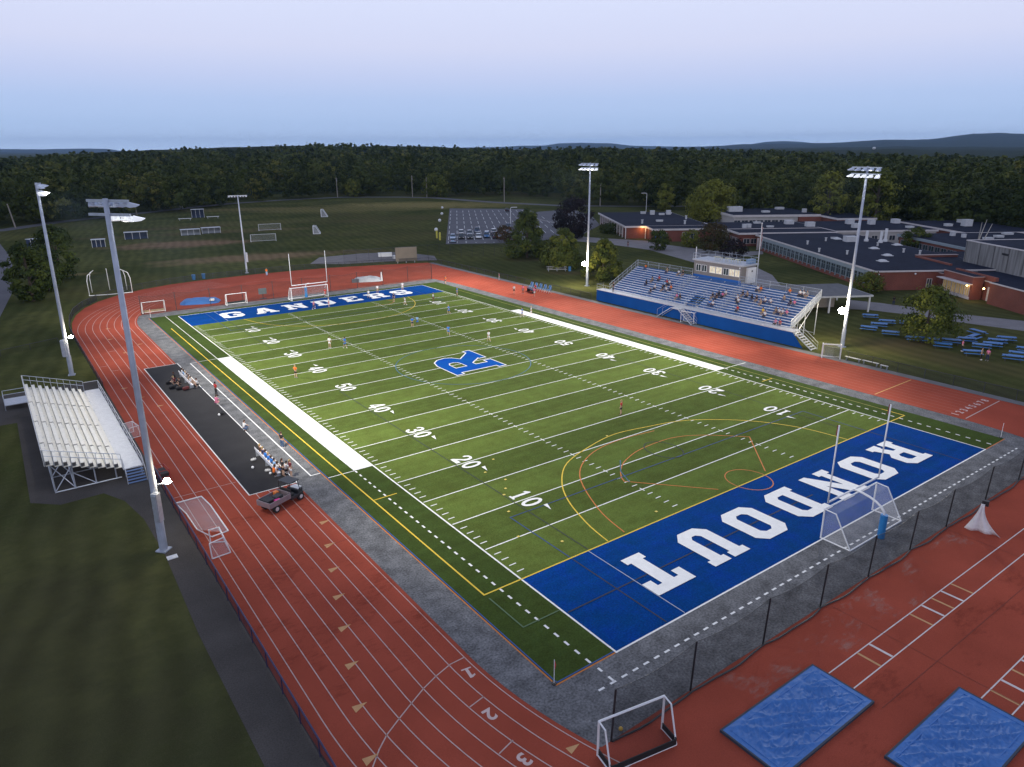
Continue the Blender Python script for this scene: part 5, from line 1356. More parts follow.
# rooftop gear
def unit(x, y, w, d, h, z=4.05, nm='rooftop_unit', m=None):
    w *= .8; d *= .8; h *= .85
    mb = MB(); mb.box(x-w/2, x+w/2, y-d/2, y+d/2, z, z+h); mb.box(x-w/2-.08, x+w/2+.08, y-d/2-.08, y+d/2+.08, z+h+.003, z+h+.1)
    mb.build(nm, m or UNIT, school)
def dome(x, y, r, z=4.05):
    mb = MB(); mb.sphere((x, y, z+.12), r, r, r*.35, 12, 6); mb.box(x-r, x+r, y-r, y+r, z, z+.12); mb.build('skylight', UNIT, school, smooth=False)
def vent(x, y, h=1.0, r=.22, z=4.05):
    mb = MB(); mb.tube([(x, y, z), (x, y, z+h)], r, 10); mb.tube([(x, y, z+h), (x, y, z+h+.12)], r*1.5, 10); mb.build('roof_vent', UNIT, school)
unit(18.2, 45.4, 3.6, 2.6, 1.5)
for (x, y) in ((17.3, 50.3), (17, 31.4), (13.8, 19.9), (8.1, 11.8), (26.0, 37)): dome(x, y, .95)
for (x, y, h) in ((22.5, 45.3, 2.7), (24.6, 42.2, 2.8), (28.2-1.2, 44.3, 3.3)):
    mb = MB(); mb.tube([(x, y, 4.05), (x, y, 4.6)], .55, 12); mb.tube([(x, y, 4.6), (x, y, 4.05+h)], .34, 12); mb.build('white_stack', WHITE_PAINT, school)
for (x, y) in ((5.8, 22.7), (20.2, 24.4), (12.4, 46.8), (1.3, 27.1), (4.7, 40.7), (22.1, 21.1), (20.4, 36)): vent(x, y, .8)
for (x, y, w, d, h) in ((-16.4, 132, 2.2, 1.6, .8), (-13.9, 128.2, 1.8, 1.8, 1.6), (-10.8, 126.5, 2.4, 1.2, .6), (-8, 127.7, 1.8, 1.8, 1.7), (-17.7, 102.5, 2.6, 1.6, .5), (-7, 131, 2.5, 1.2, .5), (3.0, 80.3, 1.4, 1.4, 1.2), (4.6, 80.9, 1.4, 1.4, 1.2), (11.8, 92.8, 2.6, 1.6, .5), (11.4, 81.2, 2.4, 1.4, .4), (21, 89.8, 3.2, 2.4, 1.3), (24.2, 81.9, 3.2, 2.2, 1.5), (36, 77, 2, 2, 1.4), (40, 88, 2.6, 2.6, 1.6), (46, 86, 2.2, 2.2, 1.5), (55.5, 88.8, 2.6, 2.6, 1.4), (52, 75, 2.4, 2, .5)):
    unit(x, y, w, d, h, 4.09)
for (x, y, w, d, h) in ((65.9, 77.9, 2.4, 2, .7), (71.3, 77.3, 3.0, 2.6, 2.2), (77, 88, 3, 2, 1)): unit(x, y, w, d, h, 4.16)
for (x, y, w, d, h) in ((61.8, 50, 2.4, 2, .5), (68.7, 56, 3, 2, .5), (51.8, 54.4, 1.3, 1.3, 1.2), (52.4, 50.6, 1.1, 1.1, 1.0), (56, 46, 3, 1.4, .5)): unit(x, y, w, d, h)
for (x, y) in ((-24.8, 97.0), (-11.7, 93.5), (-6.5, 110)): vent(x, y, 1.1, .3)
unit(20.6, .7, 2, 1.4, .35, 3.6); unit(17.0, 51.5, 2.2, .5, .4)
# courtyard tree and glass side of corridor
# ------------------------------------------------------------------ rear building
rear = empty('school_annex', (O_[0], O_[1], 0), A33, 'separate long school annex with white fascia behind the main roofs, in front of the woods', 'school')
def rb(*a, **k): block(rear, *a, **k)
rb(12.3, 44.2, 116.5, 143, 4.6, m=mat('annex_white', (.5, .48, .47), .6, noise=.1, nscale=.6), inset=.6, fh=.8)
mb = MB(); mb.box(36.2, 44.4, 115.9, 117.08, 0, 3.75); mb.build('brick_end', BRICK, rear)
wR = Wp(2.4, 1.9, FASC)
for k in range(8): wR.put(rear, 34.6-k*2.75, 117.05, .9, R(90))
rb(44.22, 58, 104, 124, 4.3, inset=.5, fh=.6)
for (x, y, w, d, h) in ((17.9, 131, 5, 3, 1.8), (27.7, 125.9, 2.6, 2, .6), (38.2, 138.5, 3, 2, .8), (41.5, 124.2, 1.3, 1.3, 1.3)):
    mb = MB(); mb.box(x-w/2, x+w/2, y-d/2, y+d/2, 4.66, 4.66+h); mb.build('rooftop_unit', UNIT, rear)
# ------------------------------------------------------------------ concrete hall
hall = empty('gym_hall', (O_[0], O_[1], 0), A33, 'tall windowless grey concrete gym hall at the right edge of the school', 'hall')
def hall_mat():
    m, nt, b = new_mat('board_concrete'); N, L = nt.nodes, nt.links
    tc = N.new('ShaderNodeTexCoord'); mp = N.new('ShaderNodeMapping'); mp.inputs['Scale'].default_value = (1.4, 1.4, .12); L.new(tc.outputs['Object'], mp.inputs[0])
    n = N.new('ShaderNodeTexNoise'); n.inputs['Scale'].default_value = 1.2; n.inputs['Detail'].default_value = 6; L.new(mp.outputs[0], n.inputs[0])
    mr = N.new('ShaderNodeMapRange'); mr.inputs['From Min'].default_value = .3; mr.inputs['From Max'].default_value = .7; mr.inputs['To Min'].default_value = .13; mr.inputs['To Max'].default_value = .3; L.new(n.outputs['Fac'], mr.inputs[0])
    cb = N.new('ShaderNodeCombineColor'); L.new(mr.outputs[0], cb.inputs[0]); L.new(mr.outputs[0], cb.inputs[1]); L.new(mr.outputs[0], cb.inputs[2])
    L.new(cb.outputs[0], b.inputs['Base Color']); b.inputs['Roughness'].default_value = .85
    return m
HC = hall_mat()
mb = MB(); mb.box(25, 56, -30, 10.2, 0, 8.45); mb.build('wall', HC, hall)
mb = MB(); mb.box(25.3, 55.7, -29.7, 9.9, 8.453, 8.55); mb.build('roof', ROOF, hall)
mb = MB(); mb.box(24.93, 25.3, -30.05, 10.25, 8.454, 8.65); mb.box(25.31, 56, 9.91, 10.25, 8.454, 8.65); mb.build('coping', FASC, hall)
mb = MB()
for y in np.arange(-28, 10, 4.2): mb.box(24.94, 25.02, y, y+.12, 4, 8.4)
mb.build('panel_joint', mat('joint_dark', (.09, .09, .09), .8), hall)
mb = MB(); mb.box(24.9, 25.03, -2.6, -.9, 7.0, 7.4); mb.build('wall_vent', BLACK, hall)
for (x, y, w, h) in ((32, 0, 2.4, 1.2), (40, -12, 3, .6)):
    mb = MB(); mb.box(x-w/2, x+w/2, y-w/2, y+w/2, 8.56, 8.56+h); mb.build('rooftop_unit', UNIT, hall)
block(hall, 40.02, 75, 10.3, 29.9, 5.0, inset=.4)

# ------------------------------------------------------------------ picnic tables
PB_ = mat('picnic_blue', (.05, .2, .5), .5, noise=.1)
def picnic():
    root = empty('picnic_table')
    mb = MB()
    for k in range(4): mb.box(-1.2, 1.2, -.38+k*.195, -.38+k*.195+.18, .72, .76)
    mb.build('tabletop', PB_, root)
    for s_ in (-1, 1):
        mb = MB()
        for k in range(2): mb.box(-1.2, 1.2, s_*.72-.15+k*.16, s_*.72-.01+k*.16, .42, .46)
        mb.build('bench', PB_, root)
    for x in (-.85, .85):
        mb = MB(); mb.beam((x, -.72, 0), (x, -.25, .72), .07); mb.beam((x, .72, 0), (x, .25, .72), .07); mb.beam((x, -.85, .4), (x, .85, .4), .07); mb.build('leg_frame', BLACK, root)
    return root
pt = picnic(); pts_ = snapshot(pt)
TBL = [((85.05, 22.1), 'leftmost of the near row, beside the right floodlight pole'), ((88.5, 22.3), 'behind the leftmost near table by the floodlight pole'), ((84.7, 18.5), 'between the floodlight pole and the big tree, nearest the track'),
       ((93.4, 26.4), 'farthest left, close to the pavilion'), ((91.6, 22.6), 'behind the left cluster, half behind another table'), ((84.2, 14.6), 'in the shade under the left side of the big tree'), ((85.3, 12.9), 'under the big tree, second from its trunk'),
       ((83.6, 10.4), 'just right of the big tree, nearest the track'), ((87.0, 10.7), 'just behind the table right of the big tree'), ((89.7, 9.7), 'third back from the track right of the big tree'), ((82.9, 6.1), 'with people around it, nearest the track'),
       ((87.5, 6.8), 'in the middle of the right cluster'), ((95.7, 10.7), 'tilted one at the back of the right cluster'), ((92.0, 9.8), 'turned endways in the right cluster'), ((89.6, 6.2), 'in the right cluster, one back from the middle'), ((92.3, 6.6), 'in the right cluster, second from the back'), ((94.9, 6.4), 'at the back of the right cluster nearest the path'),
       ((84.4, 1.7), 'nearer of the two at the right edge'), ((87.0, 1.9), 'farther of the two at the right edge'), ((90.5, 2.2), 'dark one at the far right edge behind the pair'), ((93.7, 20.3), 'behind the big tree, partly hidden')]
for i, ((x, y), d) in enumerate(TBL):
    rz = R(-62+random.uniform(-9, 9))
    if 'tilted' in d: rz = R(-110)
    if 'endways' in d: rz = R(0)
    lab = 'blue picnic table '+d
    if i == 0: pt.location = (x, y, 0); pt.rotation_euler = (0, 0, rz); tag(pt, lab, 'picnic table', 'blue picnic tables on the lawn')
    else:
        c = dup(pts_, (x, y, 0), rz, lab); tag(c, None, 'picnic table', 'blue picnic tables on the lawn')

# ------------------------------------------------------------------ cars
PAINTS = {'white': (.7, .72, .74), 'silver': (.42, .45, .5), 'black': (.015, .017, .02), 'dark blue': (.02, .05, .12), 'blue': (.04, .16, .38), 'light blue': (.3, .42, .58), 'grey': (.12, .13, .15)}
PM = {k: mat('car_paint_'+k.replace(' ', '_'), v, .25, .2, noise=0, spec=.6) for k, v in PAINTS.items()}
def car_proto(suv):
    root = empty('parked_car')
    L_, W_ = (4.5, 1.82); H_ = 1.72 if suv else 1.45
    hb = .98 if suv else .88
    prof = [(-L_/2, .35), (-L_/2, hb-.12), (-L_/2+.1, hb), (L_*.22, hb), (L_/2-.12, hb-.2), (L_/2, hb-.38), (L_/2, .35)]
    mb = MB(); n = len(prof); i = 0
    for s_ in (-1, 1):
        mb.v += [(x, s_*W_/2*(1 if z < hb-.05 else .96), z) for x, z in prof]
    mb.f.append(tuple(range(n))); mb.f.append(tuple(range(2*n-1, n-1, -1)))
    for k in range(n): mb.f.append((k, n+k, n+(k+1) % n, (k+1) % n))
    mb.m = [0]*len(mb.f); mb.build('body', PM['white'], root, bevel=.05)
    xr, xf = (-L_/2+.25, L_*.2) if suv else (-L_/2+.45, L_*.2)
    g = MB(); a = [(xr, -W_*.46, hb), (xf, -W_*.46, hb), (xf, W_*.46, hb), (xr, W_*.46, hb)]; t = [(xr+.3, -W_*.38, H_-.08), (xf-.75, -W_*.38, H_-.08), (xf-.75, W_*.38, H_-.08), (xr+.3, W_*.38, H_-.08)]
    g.v = a+t; g.f = [(0, 1, 5, 4), (1, 2, 6, 5), (2, 3, 7, 6), (3, 0, 4, 7)]; g.m = [0]*4; g.build('window_glass', GLASS, root)
    g = MB(); g.box(xr+.27, xf-.7, -W_*.385, W_*.385, H_-.09, H_); g.build('roof', PM['white'], root, bevel=.03)
    for x in (-L_*.3, L_*.31):
        for s_ in (-1, 1):
            g = MB(); g.tube([(x, s_*(W_/2-.2), .33), (x, s_*(W_/2+.015), .33)], .33, 16); w = g.build('wheel', RUBBER, root)
            g = MB(); g.tube([(x, s_*(W_/2+.016), .33), (x, s_*(W_/2+.03), .33)], .2, 12); g.build('rim', ALU, w)
    for s_ in (-1, 1):
        g = MB(); g.box(L_/2-.06, L_/2+.02, s_*.62-.18, s_*.62+.18, .55, .7); g.build('headlight', mat('headlight_glass', (.7, .7, .72), .2, noise=0), root)
        g = MB(); g.box(-L_/2-.02, -L_/2+.05, s_*.68-.14, s_*.68+.14, .65, .85); g.build('tail_light', mat('tail_red', (.3, .01, .01), .3, noise=0), root)
    return root
pc = {s: car_proto(s) for s in (False, True)}; sn = {s: snapshot(pc[s]) for s in pc}; used = {}
ang = math.atan2(v.y, v.x)
CARS = [('light blue', 0, 0, 12.3, 'at the left end of the front row'), ('light blue', 0, 0, 3.2, 'alone at the near left corner of the lot'), ('white', 1, 1, 24, 'behind the front row on the left'), ('black', 1, 1, 12, 'second from the left in the front row'),
        ('silver', 1, 2, 21, 'behind the front row, right of the white one'), ('black', 0, 2, 12, 'third from the left in the front row'), ('dark blue', 1, 3, 30, 'farthest back of the cluster'), ('white', 0, 3, 13, 'in the front row between dark ones'),
        ('grey', 0, 3, 19.5, 'behind the front white one'), ('blue', 1, 4, 15, 'fifth in the front row'), ('white', 0, 4.1, 20.5, 'behind the blue one'), ('black', 0, 5, 12, 'at the right end of the front row'), ('white', 1, 5, 26, 'at the right end of the back row'), ('dark blue', 0, 5, 19, 'between the right end black and white ones')]
CARS = [(a, b, o0.x+u.x*(k*2.76+1.78)+v.x*s_, o0.y+u.y*(k*2.76+1.78)+v.y*s_, d) for (a, b, k, s_, d) in CARS]
CARS += [('black', 0, 171.5, 240, 'alone at the far end of the lot'), ('dark blue', 0, 131.5, 183.5, 'alone in the middle of the lot, left of a pair'), ('dark blue', 0, 135.5, 181, 'in the middle of the lot, right of a pair'), ('black', 1, 109.5, 149.2, 'half hidden by the small yellowish tree')]
for (cn, suv, x, y, d) in CARS:
    suv = bool(suv)
    if suv not in used: c = pc[suv]; used[suv] = 1
    else: c = dup_tree(sn[suv])
    c.location = (x, y, 0.02); c.rotation_euler = (0, 0, ang+math.pi*random.choice((0, 1)))
    tag(c, cn+(' SUV ' if suv else ' car ')+'parked '+d, 'car', 'cars parked in the school lot')
    for ch in kids(c):
        if ch.name.startswith(('body', 'roof')): obj_mats(ch, [PM[cn]])

# ------------------------------------------------------------------ utility poles, street lamps, small posts
WOOD = mat('pole_wood', (.3, .27, .23), .85, noise=.15)
def upole(x, y, h, label, arm=True, tilt=0):
    root = empty('utility_pole', (x, y, 0), R(30), label, 'utility pole', 'utility poles along the far road')
    mb = MB(); mb.tube([(0, 0, 0), (tilt, 0, h)], [.28, .2], 8); mb.build('pole', WOOD, root)
    if arm:
        mb = MB(); mb.box(tilt-1.1, tilt+1.1, -.08, .08, h-.9, h-.7); mb.build('crossarm', WOOD, root)
        mb = MB(); mb.tube([(tilt+.35, .1, h-2.4), (tilt+.35, .1, h-1.3)], .25, 8); mb.build('transformer', GALV, root)
upole(152.2, 388, 11.5, 'utility pole standing at the centre left of the far road')
upole(186.9, 358, 12.5, 'utility pole left of a pair by the far grass mound'); upole(193.3, 352, 11.5, 'utility pole right of a pair by the far grass mound', False)
upole(205, 289, 13.0, 'stout utility pole with a transformer behind the parking lot'); upole(225.4, 235.7, 10.5, 'slender utility pole right of the tall floodlight mast', False)
upole(-14.5, 300, 9, 'leaning utility pole at the far left edge', False, -1.2); upole(32.4, 330, 9.5, 'leaning utility pole behind the nearest floodlight head', True, -1.0)
def slamp(x, y, h, rz, label):
    root = empty('street_lamp', (x, y, 0), rz, label, 'street lamp', 'street lamps by the school lot')
    mb = MB(); mb.tube([(0, 0, 0), (0, 0, h), (.3, 0, h+.3), (1.6, 0, h+.35)], .11, 8); mb.build('pole', WHITE_PAINT, root)
    mb = MB(); mb.box(1.2, 2.4, -.25, .25, h+.25, h+.42); mb.build('lamp_head', WHITE_PAINT, root)
slamp(213.7, 193.4, 8.2, R(150), 'white street lamp behind the left end of the school roof')
slamp(146, 148, 13.2, R(-60), 'street lamp just right of the tall floodlight mast') if False else None
slamp(132.5, 183.5, 6.8, R(-30), 'thin lamp post in the middle of the parking lot')
# flag pole near press box
root = empty('flagpole', (86.5, 44.5, 0), 0, 'white flagpole with a limp flag behind the press box', 'flagpole')
mb = MB(); mb.tube([(0, 0, 0), (0, 0, 14.8)], [.11, .06], 8); mb.sphere((0, 0, 14.9), .13); mb.build('pole', WHITE_PAINT, root)
mb = MB()
for i in range(9):
    z = 14.3-i*.42
    for j in range(5): mb.v.append((.06+.09*j+.05*math.sin(i*1.1+j), .09*math.sin(i*.9+j*1.6), z-.05*j))
for i in range(8):
    for j in range(4):
        a = i*5+j; mb.f.append((a, a+1, a+6, a+5)); mb.m.append(0 if (i+j) % 2 else 1)
mb.build('flag', [mat('flag_dusty_red', (.35, .12, .14), .8), mat('flag_pale', (.5, .48, .5), .8)], root)
# white blobs (domes) along the lot edge, yellow posts
g = 'white globe markers along the lot edge'
for i, (x, y, s_, d) in enumerate(((152.4, 264, .9, 'farthest'), (135.5, 236, .95, 'second farthest'), (119.6, 211, .95, 'second nearest'), (101.9, 183.5, 1.0, 'nearest'), (57.8, 355, 1.6, 'lone one by the far road'))):
    root = empty('globe_lamp', (x-1, y, 0), 0, 'white globe on a short post left of the parking lot, '+d if i < 4 else 'white globe lamp standing by itself beside the far road', 'globe lamp', g)
    mb = MB(); mb.tube([(0, 0, 0), (0, 0, 1.0)], .08, 8); mb.build('post', BLACK, root)
    mb = MB(); mb.sphere((0, 0, 1.3), .62*s_); mb.build('globe', WHITE_PAINT, root, smooth=True)
for (x, y, d) in ((94.0, 171.3, 'left'), (92.2, 166.3, 'right')):
    root = empty('bollard', (x, y, 0), 0, 'yellow bollard at the near left corner of the lot, '+d+' of two', 'bollard', 'yellow bollards by the lot corner')
    mb = MB(); mb.tube([(0, 0, 0), (0, 0, 2.2)], .3, 10); mb.sphere((0, 0, 2.2), .3); mb.build('post', mat('bollard_yellow', (.55, .5, .08), .6), root)
# small blue chairs and table at right sideline, picnic set on the lawn, benches
g = 'row of folding chairs beside the right straight'
def fchair(col):
    root = empty('folding_chair'); m = mat('chair_'+col, {'blue': (.06, .22, .5), 'navy': (.01, .02, .06)}[col], .6)
    mb = MB(); mb.box(-.25, .25, -.25, .25, .42, .46); mb.build('seat', m, root)
    mb = MB(); mb.box(-.25, .25, .24, .28, .5, 1.0); mb.build('backrest', m, root)
    for x in (-.24, .24):
        mb = MB(); mb.beam((x, -.25, 0), (x, .27, .98), .03); mb.beam((x, .25, 0), (x, -.22, .44), .03); mb.build('leg', GALV, root)
    return root
fc = fchair('blue'); fcs = snapshot(fc)
for i, d in enumerate(('first from the left', 'second from the left', 'third from the left', 'fourth from the left', 'fifth, at the right end')):
    c = fc if i == 0 else dup_tree(fcs)
    c.location = (64.2+.1*i, 82.5-1.35*i, .02); c.rotation_euler = (0, 0, R(-90)); c.scale = (1.5, 1.5, 1.5)
    tag(c, 'blue folding chair in the sideline row, '+d, 'chair', g)
root = empty('folding_table', (62.3, 80.0, 0), R(75), 'dark folding table in front of the blue chairs on the right straight', 'table')
mb = MB(); mb.box(-1.5, 1.5, -.4, .4, .72, .78); mb.build('tabletop', mat('table_navy', (.015, .03, .08), .5), root)
mb = MB(); mb.box(-1.5, 1.5, -.41, -.39, .1, .72); mb.build('skirt', MATS['table_navy'], root)
for x in (-1.3, 1.3):
    mb = MB(); mb.box(x-.03, x+.03, -.3, .3, 0, .72); mb.build('leg', BLACK, root)
root = empty('tiered_bench', (82.8, 96.5, 0), R(-35), 'small three row aluminium bench on the lawn below the conical trees', 'bench')
for k in range(3):
    mb = MB(); mb.box(-2.4, 2.4, k*.75, k*.75+.28, .4+k*.25, .45+k*.25); mb.build('seat_plank', ALU, root)
for x in (-2, 0, 2):
    mb = MB(); mb.beam((x, 0, 0), (x, 1.7, .85), .06); mb.beam((x, 1.6, 0), (x, 1.6, .85), .06); mb.beam((x, .1, 0), (x, .1, .4), .06); mb.build('frame', GALV, root)
mb = MB(); mb.box(2.7, 3.3, .1, .7, 0, 1.1); o = mb.build('bin', LB, None, bevel=.03); o.location = (82.8, 96.5, 0); o.rotation_euler = (0, 0, R(-35)); tag(o, 'blue bin at the right end of the small lawn bench', 'bin')
# hurdle frame and benches by the right track end
goal(65.9, 17.0, R(-55)+math.pi, 2.3, 2.0, 1.0, 'small white goal frame at the foot of the right grandstand stairs', 'small goal', 'soccer goals on and round the field', fr=.06, name='small_goal')
goal(66.5, 43.0, R(-80)+math.pi, 2.4, 1.9, .9, 'small white goal frame leaning under the grandstand stairs', 'small goal', 'soccer goals on and round the field', fr=.05, name='small_goal')
for i, (x, y) in enumerate(((67.2, 14.6), (67.3, 12.2), (67.0, 10.2))):
    root = empty('bench', (x, y, 0), R(90), 'low grey bench behind the right fence, '+('nearest the stairs', 'middle one', 'smaller one farthest from the stairs')[i], 'bench', 'benches behind the right fence')
    l_ = 1.1 if i < 2 else .5
    mb = MB(); mb.box(-l_, l_, -.15, .15, .42, .47); mb.build('seat', SEATM, root)
    for xx in (-l_*.8, l_*.8):
        mb = MB(); mb.box(xx-.03, xx+.03, -.14, .14, 0, .42); mb.build('leg', GALV, root)
# team benches left
for (x, y, l_, lb_) in ((-7.85, 28.7, 3.1, 'white team bench with blue shirted players on the black surface, nearer one'), (-7.9, 59.8, 3.0, 'white team bench in the dark clothed group, farther one')):
    root = empty('team_bench', (x, y, 0), R(90), lb_, 'bench', 'team benches at the left sideline')
    mb = MB(); mb.box(-l_, l_, -.15, .15, .42, .47); mb.build('seat', SEATM, root)
    mb = MB(); mb.box(-l_, l_, .2, .24, .7, .9); mb.build('backrest', SEATM, root)
    for xx in (-l_*.9, 0, l_*.9):
        mb = MB(); mb.box(xx-.03, xx+.03, -.2, .23, 0, .42); mb.box(xx-.03, xx+.03, .19, .23, .42, .7); mb.build('leg', GALV, root)
# bottles, balls, bags
bid = 0
def ball(x, y, label, r=.11, m=None, nm='ball', grp='balls and bottles at the left sideline'):
    mb = MB(); mb.sphere((0, 0, r), r, r, r, 14, 10); o = mb.build(nm, m or WHITE_PAINT, None, smooth=True); o.location = (x, y, .022); tag(o, label, nm.replace('_', ' '), grp)
ball(-9.2, 28.9, 'white ball on the black surface left of the nearer bench', .13); ball(-7.9, 45.0, 'white ball lying near the kneeling person in pink', .13)
ball(-4.0, -13.6, 'small yellow ball on the track by the bottom goal', .11, mat('ball_yellow', (.8, .5, .08), .6)); ball(-8.3, 26.7, 'white ball behind the dark group at the end of the nearer bench', .12)
def bag(x, y, label, s_=.3, colr=(.015, .015, .018), nm='sports_bag'):
    mb = MB(); mb.tube([(-s_, 0, s_*.5), (-s_*.8, 0, s_*.52), (s_*.8, 0, s_*.52), (s_, 0, s_*.5)], [s_*.25, s_*.5, s_*.5, s_*.25], 10); mb.tube([(-s_*.4, 0, s_*.9), (0, 0, s_*1.35), (s_*.4, 0, s_*.9)], .015, 5)
    o = mb.build(nm, mat('bag_%d' % int(colr[0]*1000+colr[2]*77), colr, .8), None, smooth=True); o.location = (x, y, .022); o.rotation_euler = (0, 0, random.uniform(0, 3)); tag(o, label, 'bag', 'bags on the left sideline surface')
bag(-7.5, 45.3, 'dark bag beside the white ball near the person in pink', .35)
for i, (x, y, d) in enumerate(((-9.9, 58.2, 'at the left edge of the dark clothed group'), (-9.3, 57.3, 'in front of the dark clothed group'), (-8.7, 56.7, 'maroon one at the near side of the dark clothed group'), (-8.9, 60.4, 'behind the dark clothed group'), (-9.9, 60.6, 'at the far left of the dark clothed group'))):
    bag(x, y, 'black sports bag '+d if i != 2 else 'maroon sports bag at the near side of the dark clothed group', .42, (.015, .015, .018) if i != 2 else (.12, .02, .02))
for i, (x, y, d) in enumerate(((-8.6, 30.6, 'nearest the upper end of the blue players bench'), (-8.3, 27.4, 'beside the middle of the blue players bench'), (-8.0, 26.4, 'by the lower end of the blue players bench'))):
    bag(x, y, 'pale sports bag '+d, .26, (.5, .5, .5))
# white base plate next to nearest pole
mb = MB(); mb.box(-.35, .35, -.25, .25, 0, .06); mb.box(-.2, .2, -.15, .15, .063, .1); o = mb.build('ground_hatch', WHITE_PAINT); o.location = (-18.55, 17.2, .007); tag(o, 'small white ground hatch beside the nearest floodlight pole', 'hatch')
mb = MB(); mb.tube([(0, 0, 0), (0, 0, 9.5)], .2, 8); 
# ------------------------------------------------------------------ people
SKIN = [mat('skin_light', (.5, .31, .22), .6, noise=.05), mat('skin_tan', (.33, .19, .12), .6, noise=.05), mat('skin_dark', (.12, .065, .04), .6, noise=.05)]
CL = {'white': (.72, .73, .75), 'blue': (.03, .2, .62), 'navy': (.015, .025, .08), 'black': (.015, .015, .018), 'red': (.55, .03, .03), 'orange': (.85, .18, .02), 'pink': (.75, .2, .35), 'yellow': (.8, .5, .04), 'tan': (.4, .28, .18), 'grey': (.25, .26, .28), 'light blue': (.3, .5, .75), 'jeans': (.05, .1, .2), 'maroon': (.15, .02, .03), 'brown': (.07, .035, .02), 'blond': (.4, .28, .12)}
CLM = {k: mat('cloth_'+k.replace(' ', '_'), v, .85, noise=.06, nscale=8) for k, v in CL.items()}
def skin_mesh(verts, edges, radii, name, root=0, sub=1):
    me = bpy.data.meshes.new(name); me.from_pydata(verts, edges, []); o = bpy.data.objects.new(name, me); COL.objects.link(o)
    md = o.modifiers.new('s', 'SKIN'); md.use_smooth_shade = True
    for i, r_ in enumerate(radii):
        sv = me.skin_vertices[0].data[i]; sv.radius = (r_, r_) if not isinstance(r_, tuple) else r_; sv.use_root = (i == root)
    if sub: s_ = o.modifiers.new('u', 'SUBSURF'); s_.levels = sub; s_.render_levels = sub
    dg = bpy.context.evaluated_depsgraph_get(); out = bpy.data.meshes.new_from_object(o.evaluated_get(dg)); out.name = name
    bpy.data.objects.remove(o); bpy.data.meshes.remove(me)
    return out
POSES = {
 # facing +y. pelvis z, knees, ankles, hands per side (L=-x, R=+x)
 'stand': dict(pel=(0, 0, .95), lean=.0, knee=[(-.11, .02, .5), (.11, .02, .5)], ank=[(-.13, -.01, .08), (.13, -.01, .08)], elb=[(-.25, -.02, 1.15), (.25, -.02, 1.15)], hand=[(-.25, .08, .92), (.25, .08, .92)]),
 'hips': dict(pel=(0, 0, .95), lean=.02, knee=[(-.13, .02, .5), (.13, .02, .5)], ank=[(-.17, -.01, .08), (.17, -.01, .08)], elb=[(-.36, -.04, 1.2), (.36, -.04, 1.2)], hand=[(-.17, .06, 1.02), (.17, .06, 1.02)]),
 'run': dict(pel=(0, 0, .92), lean=.1, knee=[(-.1, .3, .66), (.1, -.02, .47)], ank=[(-.1, .12, .3), (.1, -.3, .16)], elb=[(-.27, -.17, 1.18), (.27, .12, 1.16)], hand=[(-.24, .02, 1.02), (.2, .32, 1.25)]),
 'walk': dict(pel=(0, 0, .94), lean=.03, knee=[(-.1, .18, .52), (.1, -.04, .5)], ank=[(-.1, .2, .09), (.1, -.28, .13)], elb=[(-.25, -.1, 1.15), (.25, .08, 1.15)], hand=[(-.25, -.12, .95), (.25, .22, .97)]),
 'sit': dict(pel=(0, 0, .5), lean=.04, knee=[(-.12, .46, .52), (.12, .46, .52)], ank=[(-.13, .48, .08), (.13, .48, .08)], elb=[(-.25, .08, .72), (.25, .08, .72)], hand=[(-.14, .34, .62), (.14, .34, .62)]),
 'crouch': dict(pel=(0, -.12, .38), lean=.12, knee=[(-.16, .3, .5), (.16, .28, .42)], ank=[(-.14, .05, .08), (.14, -.1, .1)], elb=[(-.25, .15, .62), (.25, .15, .62)], hand=[(-.14, .34, .55), (.14, .34, .52)]),
}
PROTO = {}
